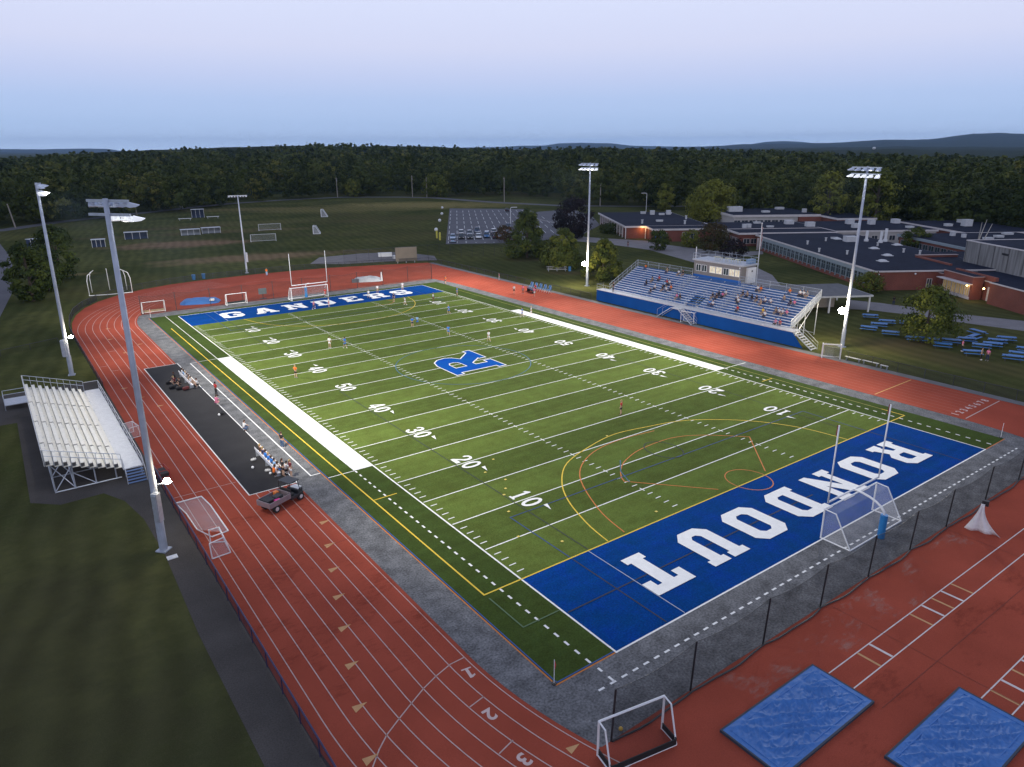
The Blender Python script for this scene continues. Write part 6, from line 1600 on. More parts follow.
def make_proto(pose):
    P = POSES[pose]; px, py, pz = P['pel']; ln = P['lean']
    V = [(px, py, pz)]; E = []; Rr = [(.13, .1)]
    def add(v, r_, fr):
        V.append(v); Rr.append(r_); E.append((fr, len(V)-1)); return len(V)-1
    up_ = lambda h: (px, py+ln*h/.5, pz+h)
    w = add(up_(.17), (.115, .085), 0); ch = add(up_(.36), (.15, .1), w); nb = add(up_(.49), (.08, .07), ch); nk = add(up_(.56), (.05, .05), nb)
    hd0 = add((px, up_(.62)[1]+.015, pz+.62), (.068, .078), nk); hd1 = add((px, up_(.7)[1]+.015, pz+.7), (.078, .09), hd0); hd2 = add((px, up_(.77)[1]+.005, pz+.775), (.055, .065), hd1)
    ns = add((px, up_(.67)[1]+.115, pz+.675), (.014, .014), hd1)
    sh = []
    for s_ in (0, 1):
        sg = -1 if s_ == 0 else 1
        hip = add((px+sg*.09, py, pz-.06), (.088, .09), 0); kn = add(P['knee'][s_], (.058, .06), hip); ak = add(P['ank'][s_], (.036, .04), kn); add((P['ank'][s_][0]+sg*.02, P['ank'][s_][1]+.15, P['ank'][s_][2]-.04), (.035, .026), ak)
        s0 = up_(.45); so = add((px+sg*.175, s0[1], s0[2]), (.055, .055), ch); el = add(P['elb'][s_], (.038, .038), so); hn = add(P['hand'][s_], (.026, .026), el)
        d = (Vector(P['hand'][s_])-Vector(P['elb'][s_])).normalized(); sh.append((Vector(P['hand'][s_]), d, sg))
        pm = Vector(P['hand'][s_])+d*.07; add(tuple(pm), (.036, .018), hn)
    me = skin_mesh(V, E, Rr, 'person')
    # fingers: separate short chains rooted in the palm
    mb = MB()
    for (h, d, sg) in sh:
        sd = d.cross(Vector((0, 0, 1)));
        if sd.length < .2: sd = d.cross(Vector((0, 1, 0)))
        sd.normalize(); nn = sd.cross(d).normalized()
        for k, L_ in enumerate((.062, .072, .068, .052)):
            b0 = h+d*.085+sd*(-.027+.018*k); mb.tube([b0, b0+d*L_*.5+nn*.006, b0+d*L_*.85+nn*.022], [.009, .0085, .006], 5)
        b0 = h+d*.03+sd*.03; mb.tube([b0, b0+sd*.03+d*.025, b0+sd*.036+d*.055], [.011, .01, .007], 5)
    bm = bmesh.new(); bm.from_mesh(me); t = bpy.data.meshes.new('t'); t.from_pydata(mb.v, [], mb.f); bm.from_mesh(t); bm.to_mesh(me); bm.free()
    me.polygons.foreach_set('use_smooth', [True]*len(me.polygons))
    me.materials.clear(); me.materials.append(SKIN[0])
    # shirt
    k_ = 1.18
    V2 = [up_(.02), up_(.17), up_(.36), up_(.47)]; R2 = [(.145, .118), (.137, .108), (.168, .12), (.085, .085)]; E2 = [(0, 1), (1, 2), (2, 3)]
    for s_ in (0, 1):
        sg = -1 if s_ == 0 else 1; s0 = up_(.45); i = len(V2); V2 += [(px+sg*.18, s0[1], s0[2]), tuple((Vector((px+sg*.18, s0[1], s0[2]))*.25+Vector(P['elb'][s_])*.75))]; R2 += [(.072, .07), (.055, .055)]; E2 += [(2, i), (i, i+1)]
    shirt = skin_mesh(V2, E2, R2, 'shirt')
    def legs(f, r1, nm):
        V3 = [up_(.06), (px, py, pz-.02)]; R3 = [(.145, .118), (.15, .12)]; E3 = [(0, 1)]
        for s_ in (0, 1):
            sg = -1 if s_ == 0 else 1; hip = (px+sg*.095, py, pz-.07); i = len(V3); V3.append(hip); R3.append((.104, .104)); E3.append((1, i))
            if f <= 1: V3.append(tuple(Vector(hip)*(1-f)+Vector(P['knee'][s_])*f)); R3.append((.095, .09)); E3.append((i, i+1))
            else: V3 += [P['knee'][s_], tuple(Vector(P['knee'][s_])*.12+Vector(P['ank'][s_])*.88)]; R3 += [(.075, .075), (.06, .06)]; E3 += [(i, i+1), (i+1, i+2)]
        return skin_mesh(V3, E3, R3, nm)
    shorts = legs(.7, .1, 'shorts'); trousers = legs(2, .1, 'trousers')
    c = (px, up_(.72)[1]-.005, pz+.735)
    mb = MB(); mb.sphere(c, .095, .108, .092, 14, 10); hh = []
    for i, (x, y, z) in enumerate(mb.v):
        if y > c[1]+.05 and z < c[2]+.03: mb.v[i] = (x*.6, c[1]+.0, z+.03)
    mb.tube([(px, c[1]-.07, c[2]+.0), (px, c[1]-.1, c[2]-.09), (px, c[1]-.08, c[2]-.17)], [.05, .045, .02], 8)
    hair = bpy.data.meshes.new('hair'); hair.from_pydata(mb.v, [], mb.f); hair.polygons.foreach_set('use_smooth', [True]*len(mb.f))
    mb = MB()
    for s_ in (0, 1):
        a = Vector(P['ank'][s_]); mb.tube([a+Vector((0, -.05, -.035)), a+Vector((0, .03, -.03)), a+Vector((0, .19, -.05))], [.045, .05, .035], 8)
    shoe = bpy.data.meshes.new('shoes'); shoe.from_pydata(mb.v, [], mb.f)
    for m_ in (shirt, shorts, trousers, hair, shoe): m_.materials.clear(); m_.materials.append(CLM['white'])
    return dict(body=me, shirt=shirt, shorts=shorts, trousers=trousers, hair=hair, shoes=shoe)
for p_ in POSES: PROTO[p_] = make_proto(p_)
ZMIN = {'stand': 0, 'hips': 0, 'run': .06, 'walk': 0, 'sit': .0, 'crouch': 0}
def person(x, y, face, pose, shirt, legs, label, group=None, long_=False, z=.02, skin=None, hair=None, s_=1.0):
    P = PROTO[pose]; o = bpy.data.objects.new('person', P['body']); COL.objects.link(o)
    o.location = (x, y, z); o.rotation_euler = (0, 0, face); o.scale = (s_, s_, s_)
    tag(o, label, 'person', group)
    obj_mats(o, [SKIN[skin if skin is not None else random.choice((0, 0, 0, 1, 2))]])
    for nm, key, c in (('shirt', 'shirt', shirt), ('trousers' if long_ else 'shorts', 'trousers' if long_ else 'shorts', legs), ('hair', 'hair', hair or random.choice(('brown', 'black', 'blond', 'brown'))), ('shoes', 'shoes', random.choice(('black', 'white', 'grey')))):
        c_ = bpy.data.objects.new(nm, P[key]); COL.objects.link(c_); c_.parent = o; obj_mats(c_, [CLM[c]])
    return o
def toward(x, y, tx, ty): return math.atan2(ty-y, tx-x)-math.pi/2
g = 'players and officials on the turf'
FP = [(3.78, 53.26, 'hips', 'orange', 'black', 'person in an orange shirt and black shorts standing on the turf near the left sideline'),
 (12.99, 64.39, 'stand', 'white', 'white', 'player in white kit left of a blue shirted player near the far left hash marks'), (14.7, 62.81, 'walk', 'blue', 'blue', 'player in blue kit standing next to the white player by the far left hash marks'),
 (30.58, 59.82, 'run', 'blue', 'blue', 'player in blue kit running just behind the midfield letter'), (33.59, 53.1, 'walk', 'white', 'white', 'player in white kit by the upper edge of the centre circle'),
 (28.85, 68.32, 'stand', 'blue', 'navy', 'left player of a close pair in blue beyond the centre circle'), (29.96, 68.6, 'walk', 'light blue', 'blue', 'right player of a close pair in blue beyond the centre circle'),
 (38.52, 72.7, 'run', 'blue', 'blue', 'player in blue beside a far yard number on the right half'), (48.71, 86.33, 'stand', 'blue', 'blue', 'player in blue near the right sideline by the far goal line'),
 (41.81, 83.83, 'stand', 'white', 'maroon', 'player in white standing on the farthest right yard number'), (35.97, 84.11, 'run', 'white', 'white', 'player in white inside the far yellow arc'),
 (35.84, 88.45, 'stand', 'navy', 'navy', 'player in dark kit just before the far end zone lettering'), (47.51, 63.21, 'walk', 'blue', 'blue', 'player in blue at the far end of the right white sideline band'), (49.3, 63.01, 'walk', 'white', 'white', 'player in white standing on the right white sideline band'),
 (27.52, 18.63, 'stand', 'red', 'black', 'goalkeeper in a red shirt alone near the nearer orange and yellow arcs'), (53.5, 98.72, 'hips', 'orange', 'black', 'person in an orange top at the far right corner of the apron'),
 (20.97, 91.0, 'run', 'pink', 'navy', 'player in pink and navy at the edge of the far end zone'), (24.27, 92.03, 'stand', 'white', 'pink', 'player in white in front of the far soccer goal'), (27.32, 101.16, 'stand', 'red', 'red', 'goalkeeper in red inside the far soccer goal mouth'),
 (33.47, 94.51, 'walk', 'white', 'white', 'player in white on the right part of the far lettering'), (37.15, 98.17, 'stand', 'white', 'tan', 'person in white at the back line of the far end zone'), (42.67, 97.93, 'stand', 'white', 'white', 'player in white behind the last letter of the far end zone')]
for (x, y, po, sc, lc, lab) in FP: person(x, y, toward(x, y, 26, 85)+random.uniform(-.8, .8), po, sc, lc, lab, g)
g = 'people along the right straight'
for (x, y, po, sc, lc, lab) in ((58.6, 80.7, 'stand', 'white', 'black', 'person in white and black left of the sideline table'), (60.2, 79.9, 'stand', 'pink', 'grey', 'person in pink just left of the sideline table'), (62.9, 79.3, 'stand', 'red', 'navy', 'person in red behind the dark sideline table'), (60.4, 76.4, 'walk', 'pink', 'white', 'person in pink walking in front of the blue chairs')):
    person(x, y, toward(x, y, 30, 60), po, sc, lc, lab, g)
g = 'people at the left sideline'
for (x, y, f, po, sc, lc, lab, ln_) in ((-6.3, 52.2, -70, 'hips', 'red', 'black', 'person in a red shirt standing at the left sideline lines', True), (-7.1, 48.9, -60, 'crouch', 'pink', 'pink', 'person in pink crouching behind the one in the red shirt', False), (-6.95, 38.8, -80, 'crouch', 'white', 'jeans', 'person in a white shirt and jeans kneeling at the sideline', True), (-5.4, 31.9, -60, 'stand', 'black', 'jeans', 'person in a black top and jeans at the turf edge', True)):
    person(x, y, R(f), po, sc, lc, lab, g, ln_)
ords = ['first', 'second', 'third', 'fourth', 'fifth', 'sixth', 'seventh', 'eighth', 'ninth', 'tenth']
g = 'players on the nearer team bench'
for i, (sc, lc) in enumerate((('brown', 'tan'), ('navy', 'blue'), ('blue', 'blue'), ('blue', 'white'), ('blue', 'navy'), ('light blue', 'blue'), ('white', 'blue'))):
    person(-7.75, 31.3-.82*i, R(-90), 'sit', sc, lc, 'seated player in %s, %s from the far end of the nearer team bench' % (sc, ords[i]), g, z=-.02)
for (x, y, po, sc, lc, d) in ((-7.5, 25.6, 'stand', 'black', 'black', 'person in black standing at the near end of the team bench'), (-7.0, 26.1, 'crouch', 'white', 'black', 'person in white crouching at the near end of the team bench'), (-8.1, 26.0, 'crouch', 'orange', 'black', 'person in orange crouching at the near end of the team bench'), (-7.0, 25.0, 'stand', 'maroon', 'white', 'person in maroon standing at the black surface corner')):
    person(x, y, R(-80), po, sc, lc, d, g)
g = 'dark clothed group at the farther team bench'
for i, (x, y, po, sc, lc) in enumerate(((-7.8, 62.4, 'sit', 'white', 'grey'), (-7.8, 61.6, 'sit', 'light blue', 'white'), (-7.8, 60.7, 'sit', 'white', 'black'), (-7.8, 59.8, 'sit', 'grey', 'tan'), (-7.8, 58.9, 'sit', 'tan', 'black'), (-7.8, 58.0, 'sit', 'white', 'tan'), (-7.3, 57.0, 'crouch', 'white', 'black'), (-9.0, 61.4, 'crouch', 'black', 'maroon'), (-9.4, 59.6, 'crouch', 'maroon', 'black'), (-9.0, 58.4, 'crouch', 'black', 'black'))):
    person(x, y, R(-90) if po == 'sit' else R(90), po, sc, lc, ('%s person in %s, %s from the far end of the farther team bench' % ('seated' if po == 'sit' else 'crouching', sc, ords[i])) if i < 7 else 'crouching person in %s, %s of three left of the farther team bench' % (sc, ('farthest', 'middle', 'nearest')[i-7]), g, z=-.02 if po == 'sit' else .02)
# spectators
SP = [(-0.4,27.6,'r'),(12.2,27.8,'g'),(3.6,28.1,'p'),(12.2,28.4,'w'),(7.8,28.4,'p'),(-0.2,28.4,'p'),(3.8,28.8,'w'),(12.2,29.0,'w'),(8.0,29.1,'d'),(4.1,29.4,'w'),(4.1,30.0,'t'),(9.0,30.6,'t'),(12.4,30.8,'o'),(2.2,31.1,'w'),(2.9,31.9,'y'),(6.6,32.2,'w'),(7.0,33.2,'w'),(6.3,33.6,'t'),(6.6,34.8,'d'),(11.4,35.7,'o'),(6.8,35.7,'d'),(2.5,36.2,'r'),(11.2,36.3,'w'),(4.9,37.4,'w'),(7.7,37.0,'t'),(7.6,37.9,'d'),(5.5,38.0,'w'),(6.9,40.8,'w'),(6.2,41.0,'p'),(1.8,41.1,'w'),(5.5,41.3,'d'),(5.3,41.8,'d'),(1.7,41.8,'b'),(4.9,42.6,'d'),(2.2,48.9,'p'),(2.3,48.2,'d'),(4.8,51.8,'o'),(4.4,52.4,'w'),(12.6,52.6,'d'),(7.1,53.2,'w'),(4.2,53.3,'d'),(12.6,53.6,'w'),(7.2,53.8,'r'),(5.9,53.8,'l'),(4.4,55.1,'w'),(2.4,55.1,'d'),(8.2,56.2,'r'),(12,56.4,'t'),(6.8,57.4,'t'),(5.3,57.8,'d'),(12,61.8,'o')]
CC = {'r': 'red', 'g': 'grey', 'p': 'pink', 'w': 'white', 'd': 'black', 't': 'tan', 'o': 'orange', 'y': 'yellow', 'b': 'blue', 'l': 'light blue'}
nth = ['front row', 'second row', 'third row', 'fourth row', 'fifth row', 'sixth row', 'seventh row', 'eighth row', 'ninth row', 'tenth row', 'eleventh row', 'twelfth row', 'top row']
lst = []
taken = set()
for (r_, y, c) in SP:
    k = max(0, min(12, int(round(r_))))
    while any(t[0] == k and abs(t[1]-y) < .5 for t in taken): y += .5
    taken.add((k, y))
    sec = 'right' if y < 38.6 else ('middle' if y < 49.6 else 'left')
    lst.append([k, y, CC[c], sec])
from collections import defaultdict
dd = defaultdict(list)
for e in lst: dd[(e[0], e[2], e[3])].append(e)
for key, es in dd.items():
    es.sort(key=lambda e: -e[1])
    for i, e in enumerate(es):
        k, y, c, sec = e
        lab = 'spectator in %s, %s of the %s grandstand section' % (c, nth[k], sec)
        if len(es) > 1: lab += ', %s such from the left' % ords[i]
        z = RZ0+RISE*k+.10-.40
        person(SX0+k*RD_+.16, y, R(90), 'sit', c, random.choice(('jeans', 'black', 'tan', 'navy')), lab, 'spectators seated in the blue grandstand', True, z=z)
person(68.3, 62.5, R(90), 'stand', 'black', 'black', 'person in black standing on the grandstand walkway at its left end', 'spectators seated in the blue grandstand', True, z=2.16)
for (x, y, sc, lc, d) in ((83.9, 7.9, 'pink', 'black', 'person in pink beside the right cluster of picnic tables'), (81.4, 4.4, 'tan', 'black', 'left person of two standing in front of the picnic tables'), (81.6, 3.7, 'pink', 'navy', 'right person of two standing in front of the picnic tables'), (107.0, 29.4, 'black', 'navy', 'person walking on the path behind the big tree'), (26.2, 133.2, 'orange', 'light blue', 'person in orange and light blue on the far bend'), (127.5, 118, 'black', 'maroon', 'person in dark clothes on the path in front of the school entry')):
    person(x, y, random.uniform(0, 6), 'stand', sc, lc, d, 'people scattered beyond the track', True)
# ------------------------------------------------------------------ foliage
def leaf_mat(name, c1, c2, c3):
    m, nt, b = new_mat(name); N, L = nt.nodes, nt.links
    ge = N.new('ShaderNodeNewGeometry'); at = N.new('ShaderNodeAttribute'); at.attribute_name = 'tint'
    cr = N.new('ShaderNodeValToRGB'); e = cr.color_ramp.elements
    e[0].position = 0; e[0].color = (*c1, 1); e[1].position = 1; e[1].color = (*c3, 1); k = e.new(.5); k.color = (*c2, 1)
    L.new(at.outputs['Fac'], cr.inputs[0])
    mr = N.new('ShaderNodeMapRange'); mr.inputs['To Min'].default_value = .85; mr.inputs['To Max'].default_value = 1.15; L.new(ge.outputs['Random Per Island'], mr.inputs[0])
    vm = N.new('ShaderNodeVectorMath'); vm.operation = 'SCALE'; L.new(cr.outputs[0], vm.inputs[0]); L.new(mr.outputs[0], vm.inputs['Scale'])
    L.new(vm.outputs[0], b.inputs['Base Color']); b.inputs['Roughness'].default_value = .7; b.inputs['Specular IOR Level'].default_value = .15
    tl = N.new('ShaderNodeBsdfTranslucent'); L.new(vm.outputs[0], tl.inputs[0]); mx = N.new('ShaderNodeMixShader'); mx.inputs[0].default_value = .25
    L.new(b.outputs[0], mx.inputs[1]); L.new(tl.outputs[0], mx.inputs[2]); L.new(mx.outputs[0], N['Material Output'].inputs[0])
    return m
BARK = mat('bark', (.09, .07, .055), .9, noise=.25, nscale=5)
LEAF = leaf_mat('leaves_green', (.032, .052, .012), (.08, .105, .02), (.21, .22, .035))
LEAFF = leaf_mat('leaves_forest', (.032, .048, .012), (.088, .112, .024), (.2, .19, .042))
LEAFP = leaf_mat('leaves_purple', (.012, .009, .012), (.022, .014, .018), (.045, .022, .024))
LEAFR = leaf_mat('leaves_russet', (.035, .04, .014), (.07, .055, .02), (.13, .06, .03))
def leaves(C, size, tint, name, m, parent=None, aspect=.8, flat=0.0, nrm=None):
    n = len(C)
    nv = RNG.normal(size=(n, 3)); nv[:, 2] = np.abs(nv[:, 2])+flat
    if nrm is not None: nv = nv*.24+nrm
    nv /= np.linalg.norm(nv, axis=1)[:, None]
    a = RNG.normal(size=(n, 3)); u_ = np.cross(nv, a); u_ /= np.linalg.norm(u_, axis=1)[:, None]; v_ = np.cross(nv, u_)
    s = (size*RNG.uniform(.6, 1.35, n))[:, None] if np.isscalar(size) else (size*RNG.uniform(.6, 1.35, n))[:, None]
    u_ = u_*s*.5; v_ = v_*s*.5*aspect
    # irregular kite quads
    P = np.stack([C-u_, C-v_*.9+u_*.2, C+u_, C+v_*.9-u_*.15], 1).reshape(-1, 3)
    me = bpy.data.meshes.new(name); me.vertices.add(4*n); me.vertices.foreach_set('co', P.astype(np.float32).ravel())
    me.loops.add(4*n); me.loops.foreach_set('vertex_index', np.arange(4*n, dtype=np.int32)); me.polygons.add(n)
    me.polygons.foreach_set('loop_start', np.arange(0, 4*n, 4, dtype=np.int32)); me.polygons.foreach_set('loop_total', np.full(n, 4, np.int32))
    me.update(calc_edges=True); me.materials.append(m)
    at = me.attributes.new('tint', 'FLOAT', 'POINT'); at.data.foreach_set('value', np.repeat(np.clip(tint, 0, 1), 4).astype(np.float32))
    o = bpy.data.objects.new(name, me); COL.objects.link(o)
    if parent: o.parent = parent
    return o
def crown_points(n, h0, h1, rad, form, nclump=40):
    """leaf centres in clumps: form 'round', 'cone', 'wide'"""
    cl = []
    while len(cl) < nclump:
        t = RNG.uniform(.02, .98)
        if form == 'cone': rr = rad*(1-t)**.62*1.05*min(1, .5+t*4)
        elif form == 'wide': rr = rad*math.sin(math.pi*min(1, .22+.78*t))**.6
        else: rr = rad*math.sqrt(max(.02, 1-(2*t-.95)**2))
        a = RNG.uniform(0, 2*math.pi); q = rr*math.sqrt(RNG.uniform(.25, 1))
        cl.append((q*math.cos(a), q*math.sin(a), h0+(h1-h0)*t, rad*RNG.uniform(.2, .38)*(1-.45*t if form == 'cone' else 1)))
    cl = np.array(cl); idx = RNG.integers(0, nclump, n)
    d = RNG.normal(size=(n, 3)); d /= np.linalg.norm(d, axis=1)[:, None]; d *= (RNG.uniform(0, 1, n)**.45)[:, None]*cl[idx, 3][:, None]
    d[:, 2] *= .7
    C = cl[idx, :3]+d
    global LASTN
    q = C-np.array([0, 0, h0+(h1-h0)*.35]); q /= np.linalg.norm(q, axis=1)[:, None]+1e-6
    dn = d/(np.linalg.norm(d, axis=1)[:, None]+1e-6); LASTN = q*.6+dn*.7
    return C, cl, idx
def tree(x, y, h, w, label, form='round', m=None, nleaf=2600, leaf=.42, name='broadleaf_tree', group=None, base=.16, bias=.0, cat='tree', trunk=True):
    root = empty(name, (x, y, 0), 0, label, cat, group)
    rad = w/2; h0 = h*base
    C, cl, idx = crown_points(nleaf, h0, h*.985, rad, form, max(24, int(46+w*5)))
    ct = RNG.uniform(0, .75, len(cl)); tint = ct[idx]*.75+RNG.uniform(0, .25, nleaf)+bias
    leaves(C, leaf*1.12, tint, 'crown', m or LEAF, root, nrm=LASTN)
    if trunk:
        mb = MB(); r0 = max(.07, h*.022)
        mb.tube([(0, 0, 0), (.05*r0, 0, h*.25), (.3*r0, .4*r0, h*.55), (0, 0, h*.9)], [r0*1.25, r0, r0*.6, r0*.15], 8); mb.build('trunk', BARK, root, smooth=True)
        mb = MB()
        for k in range(8):
            c = cl[RNG.integers(0, len(cl))]; z0 = h*RNG.uniform(.2, .6); z0 = min(z0, c[2]*.8)
            mid = (c[0]*.5, c[1]*.5, z0+(c[2]-z0)*.65); mb.tube([(0, 0, z0), mid, (c[0]*.9, c[1]*.9, c[2])], [r0*.42, r0*.25, r0*.08], 5)
        mb.build('limbs', BARK, root)
    return root
tree(90.4, 118.2, 12.8, 12.6, 'tall dark green conical tree left of the tall floodlight mast', 'cone', nleaf=9000, leaf=.5, base=.03)
tree(87.2, 99.6, 9.8, 11.2, 'mid green rounded conical tree second from the left on the lawn', 'cone', nleaf=7500, leaf=.46, base=.03, bias=.12)
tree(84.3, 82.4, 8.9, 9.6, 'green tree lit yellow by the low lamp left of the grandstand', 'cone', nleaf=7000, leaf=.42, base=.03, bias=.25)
tree(128.9, 107.4, 5.6, 6.0, 'small round dark bush tree on the lawn in front of the white fascia', 'round', nleaf=1900, leaf=.42, base=.02, bias=-.1)
tree(137.5, 95.3, 7.9, 9.0, 'russet crowned tree in front of the school left of the press box', 'round', LEAFR, 2400, .48, base=.06)
tree(140.9, 106.0, 5.0, 6.0, 'small yellow green tree beside the school wall', 'round', None, 1500, .42, base=.08, bias=.35)
tree(133.5, 85.0, 4.8, 7.0, 'low dark russet shrub tree behind the press box', 'wide', LEAFP, 1500, .42, base=.04)
tree(204, 149.3, 15.3, 19.5, 'big bright green broad tree rising behind the school roofs', 'wide', None, 7000, .75, base=.06, bias=.55)
tree(128.7, 144, 12.6, 12.8, 'big dark purple leaved tree behind the tall floodlight mast', 'round', LEAFP, 4800, .6, base=.04)
tree(85.9, 13.9, 8.2, 8.6, 'green spreading tree over the picnic tables', 'wide', None, 4600, .34, base=.1, bias=.16)
tree(181, 85.5 if False else 61.5, 6.6, 7.2, 'dark green tree in the courtyard between the school roofs', 'round', None, 1900, .5, base=.05)
tree(105.5, 149.4, 5.0, 6.0, 'small olive yellow tree at the near edge of the parking lot', 'round', LEAFR, 1400, .42, base=.1, bias=.2)
tree(-12.6, 156.6, 12.2, 9.4, 'dark green tree behind the left grey floodlight pole', 'round', None, 4200, .55, base=.04, bias=-.25)
tree(-19.6, 132.2, 11.4, 7.6, 'dark green broad tree at the left edge of the view', 'round', None, 4200, .5, base=.03, bias=-.25)
tree(-16.2, 143, 9.5, 6.6, 'dark tree filling the gap between the two left trees', 'round', None, 2400, .5, base=.03, bias=-.25)
tree(115.6, 38.9, 3.9, 6.6, 'low green shrub at the corner of the brick wing', 'round', None, 1900, .34, base=.01, bias=.2)
tree(153.5, 104.6, 3.8, 5.0, 'small green shrub beside the white school doors', 'round', None, 900, .36, base=.02)
tree(137, 122, 3.0, 8, 'low dark shrub bed along the left end of the school', 'wide', None, 1500, .4, base=.0, bias=-.2) if False else None
tree(148.5, 147, 3.2, 9, 'low dark shrub bed at the left corner of the school', 'wide', None, 1500, .45, base=.0, bias=-.25)
tree(178, 120.5 if False else 124, 5.0, 7.0, 'green tree showing between the school roofs in front of the annex', 'round', None, 1500, .5, base=.02) if False else None
tree(126, 22.0, 3.0, 4.5, 'low shrub at the foot of the glazed school entrance', 'wide', None, 900, .3, base=.0) if False else None

# ------------------------------------------------------------------ wooded country behind
PXT = [-60, 0, 60, 150, 250, 330, 420, 512, 600, 700, 750, 830, 920, 1024, 1090]
TOP = [157, 156, 153, 149.5, 147.5, 143, 146.5, 147.5, 147.0, 147.5, 149.0, 151, 152.5, 155, 156]
EDG = [335, 342, 348, 362, 425, 462, 455, 425, 372, 330, 318, 306, 290, 272, 262]
HOR = [151, 150.6, 150.3, 149.7, 149.1, 148.6, 148.0, 147.4, 146.9, 146.3, 146.0, 145.5, 144.9, 144.3, 144.0]
AZ = [-1.4, 1.95, 5.18, 10.48, 16.97, 22.56, 29.17, 36.13, 42.79, 50.14, 53.65, 59.0, 64.56, 70.32, 73.7]
def pxt(tab): return ([float(np.interp(p, PXT, AZ)) for p, _ in tab], [q for _, q in tab])
HILLA, HILLT = pxt([(-60, 151), (150, 154), (512, 152), (640, 149), (700, 146.8), (744, 144.4), (790, 143.6), (842, 142.9), (883, 140.6), (928, 140.4), (950, 138), (972, 135.6), (1000, 135.4), (1024, 136.4), (1090, 137.5)])
FARA, FART = pxt([(-60, 149.8), (0, 149.3), (40, 149.6), (85, 148.8), (108, 149.3), (125, 151.5), (150, 153), (380, 151), (430, 148.4), (470, 147.3), (500, 147), (520, 145.8), (545, 145.6), (558, 143.6), (580, 143.1), (612, 143.5), (632, 145.8), (680, 146.6), (740, 146.2), (765, 142.3), (785, 141.6), (803, 142.4), (840, 146), (1090, 150)])
def itp(a, tab): return np.interp(a, AZ, tab)
def floor_z(az, d):
    e = itp(az, EDG); H = itp(az, HOR); T = itp(az, TOP)
    dd_ = np.maximum(d, 700); zt__ = 28+(H-T)*dd_/745.0-19
    t = np.clip((d-e-10)/(650-0), 0, 1); t = t*t*(3-2*t)
    return zt__*t
# terrain mesh
azs = np.linspace(-14, 86, 400)
ds = list(np.linspace(0, 1, 16)); rows = []
V = []; F = []
def hill_z(az, d):
    """land beyond the near woods, up to the far ridges"""
    z0 = floor_z(az, np.full_like(az, 1100.0))+14
    H = itp(az, HOR); T = np.interp(az, HILLA, HILLT)
    r1 = 28+(H-T)*9300/745.0
    r2 = 28+(H-np.maximum(T+4.0, H+1.5))*5600/745.0
    return z0, r1, r2
from mathutils import noise as mnn
def fb(x, y, s):
    return mnn.fractal(Vector((x/s, y/s, 0)), 1, 2.1, 5)
DS = []
for k in range(15): DS.append(('n', k/14))
for d in (1300, 1700, 2200, 2900, 3700, 4500, 5100, 5600, 6100, 6700, 7300, 7900, 8500, 9000, 9300, 9700): DS.append(('f', d))
for d in (11000, 12500, 13500, 14000, 14300): DS.append(('g', d))
az_arr = azs; e_arr = itp(az_arr, EDG)
z0, r1, r2 = hill_z(az_arr, None)
for kind, k in DS:
    for i, az in enumerate(azs):
        a = R(az)
        if kind == 'n':
            d = e_arr[i]+4+(1130-e_arr[i])*k; z = float(floor_z(np.array(az), np.array(d)))+14*max(0, (k-.85)/.15)-.3+(.0 if k > 0 else -.5)
        else:
            d = k
            z = float(z0[i]+(r2[i]-z0[i])*min(1, max(0, (d-1300)/4300)))
            if d > 5600: z = float(r2[i]-10+(r1[i]-r2[i]+10)*min(1, (d-5600)/3700)**1.3)
            if d > 9300: z -= (d-9300)*.08
            x_, y_ = d*math.sin(a), d*math.cos(a)
            if kind == 'g':
                zf = 28+(float(itp(az, HOR))-float(np.interp(az, FARA, FART)))*14000/745.0
                z = -20+(zf+20)*max(0, (d-11000)/3000) if d <= 14000 else zf-25
                x_ = 0; y_ = az*300
            z += (6*fb(x_, y_, 900)+4*fb(x_+9, y_, 150))*(1 if kind == 'f' else .35)
        V.append((CAM[0]+d*math.sin(a), CAM[1]+d*math.cos(a), z))
nA = len(azs)
for r_ in range(len(DS)-1):
    for i in range(nA-1):
        q = r_*nA+i; F.append((q, q+1, q+nA+1, q+nA))
me = bpy.data.meshes.new('hills'); me.from_pydata(V, [], F)
me.materials.append(mat('wooded_hills', (.02, .034, .016), .95, noise=.45, nscale=.02, nscale2=.15, detail=8, spec=.05))
me.polygons.foreach_set('use_smooth', [True]*len(F)); o = bpy.data.objects.new('hills', me); COL.objects.link(o); o['kind'] = 'structure'
bm = bmesh.new(); bm.from_mesh(me)
for f in bm.faces:
    if f.normal.z < 0: f.normal_flip()
bm.to_mesh(me); bm.free()

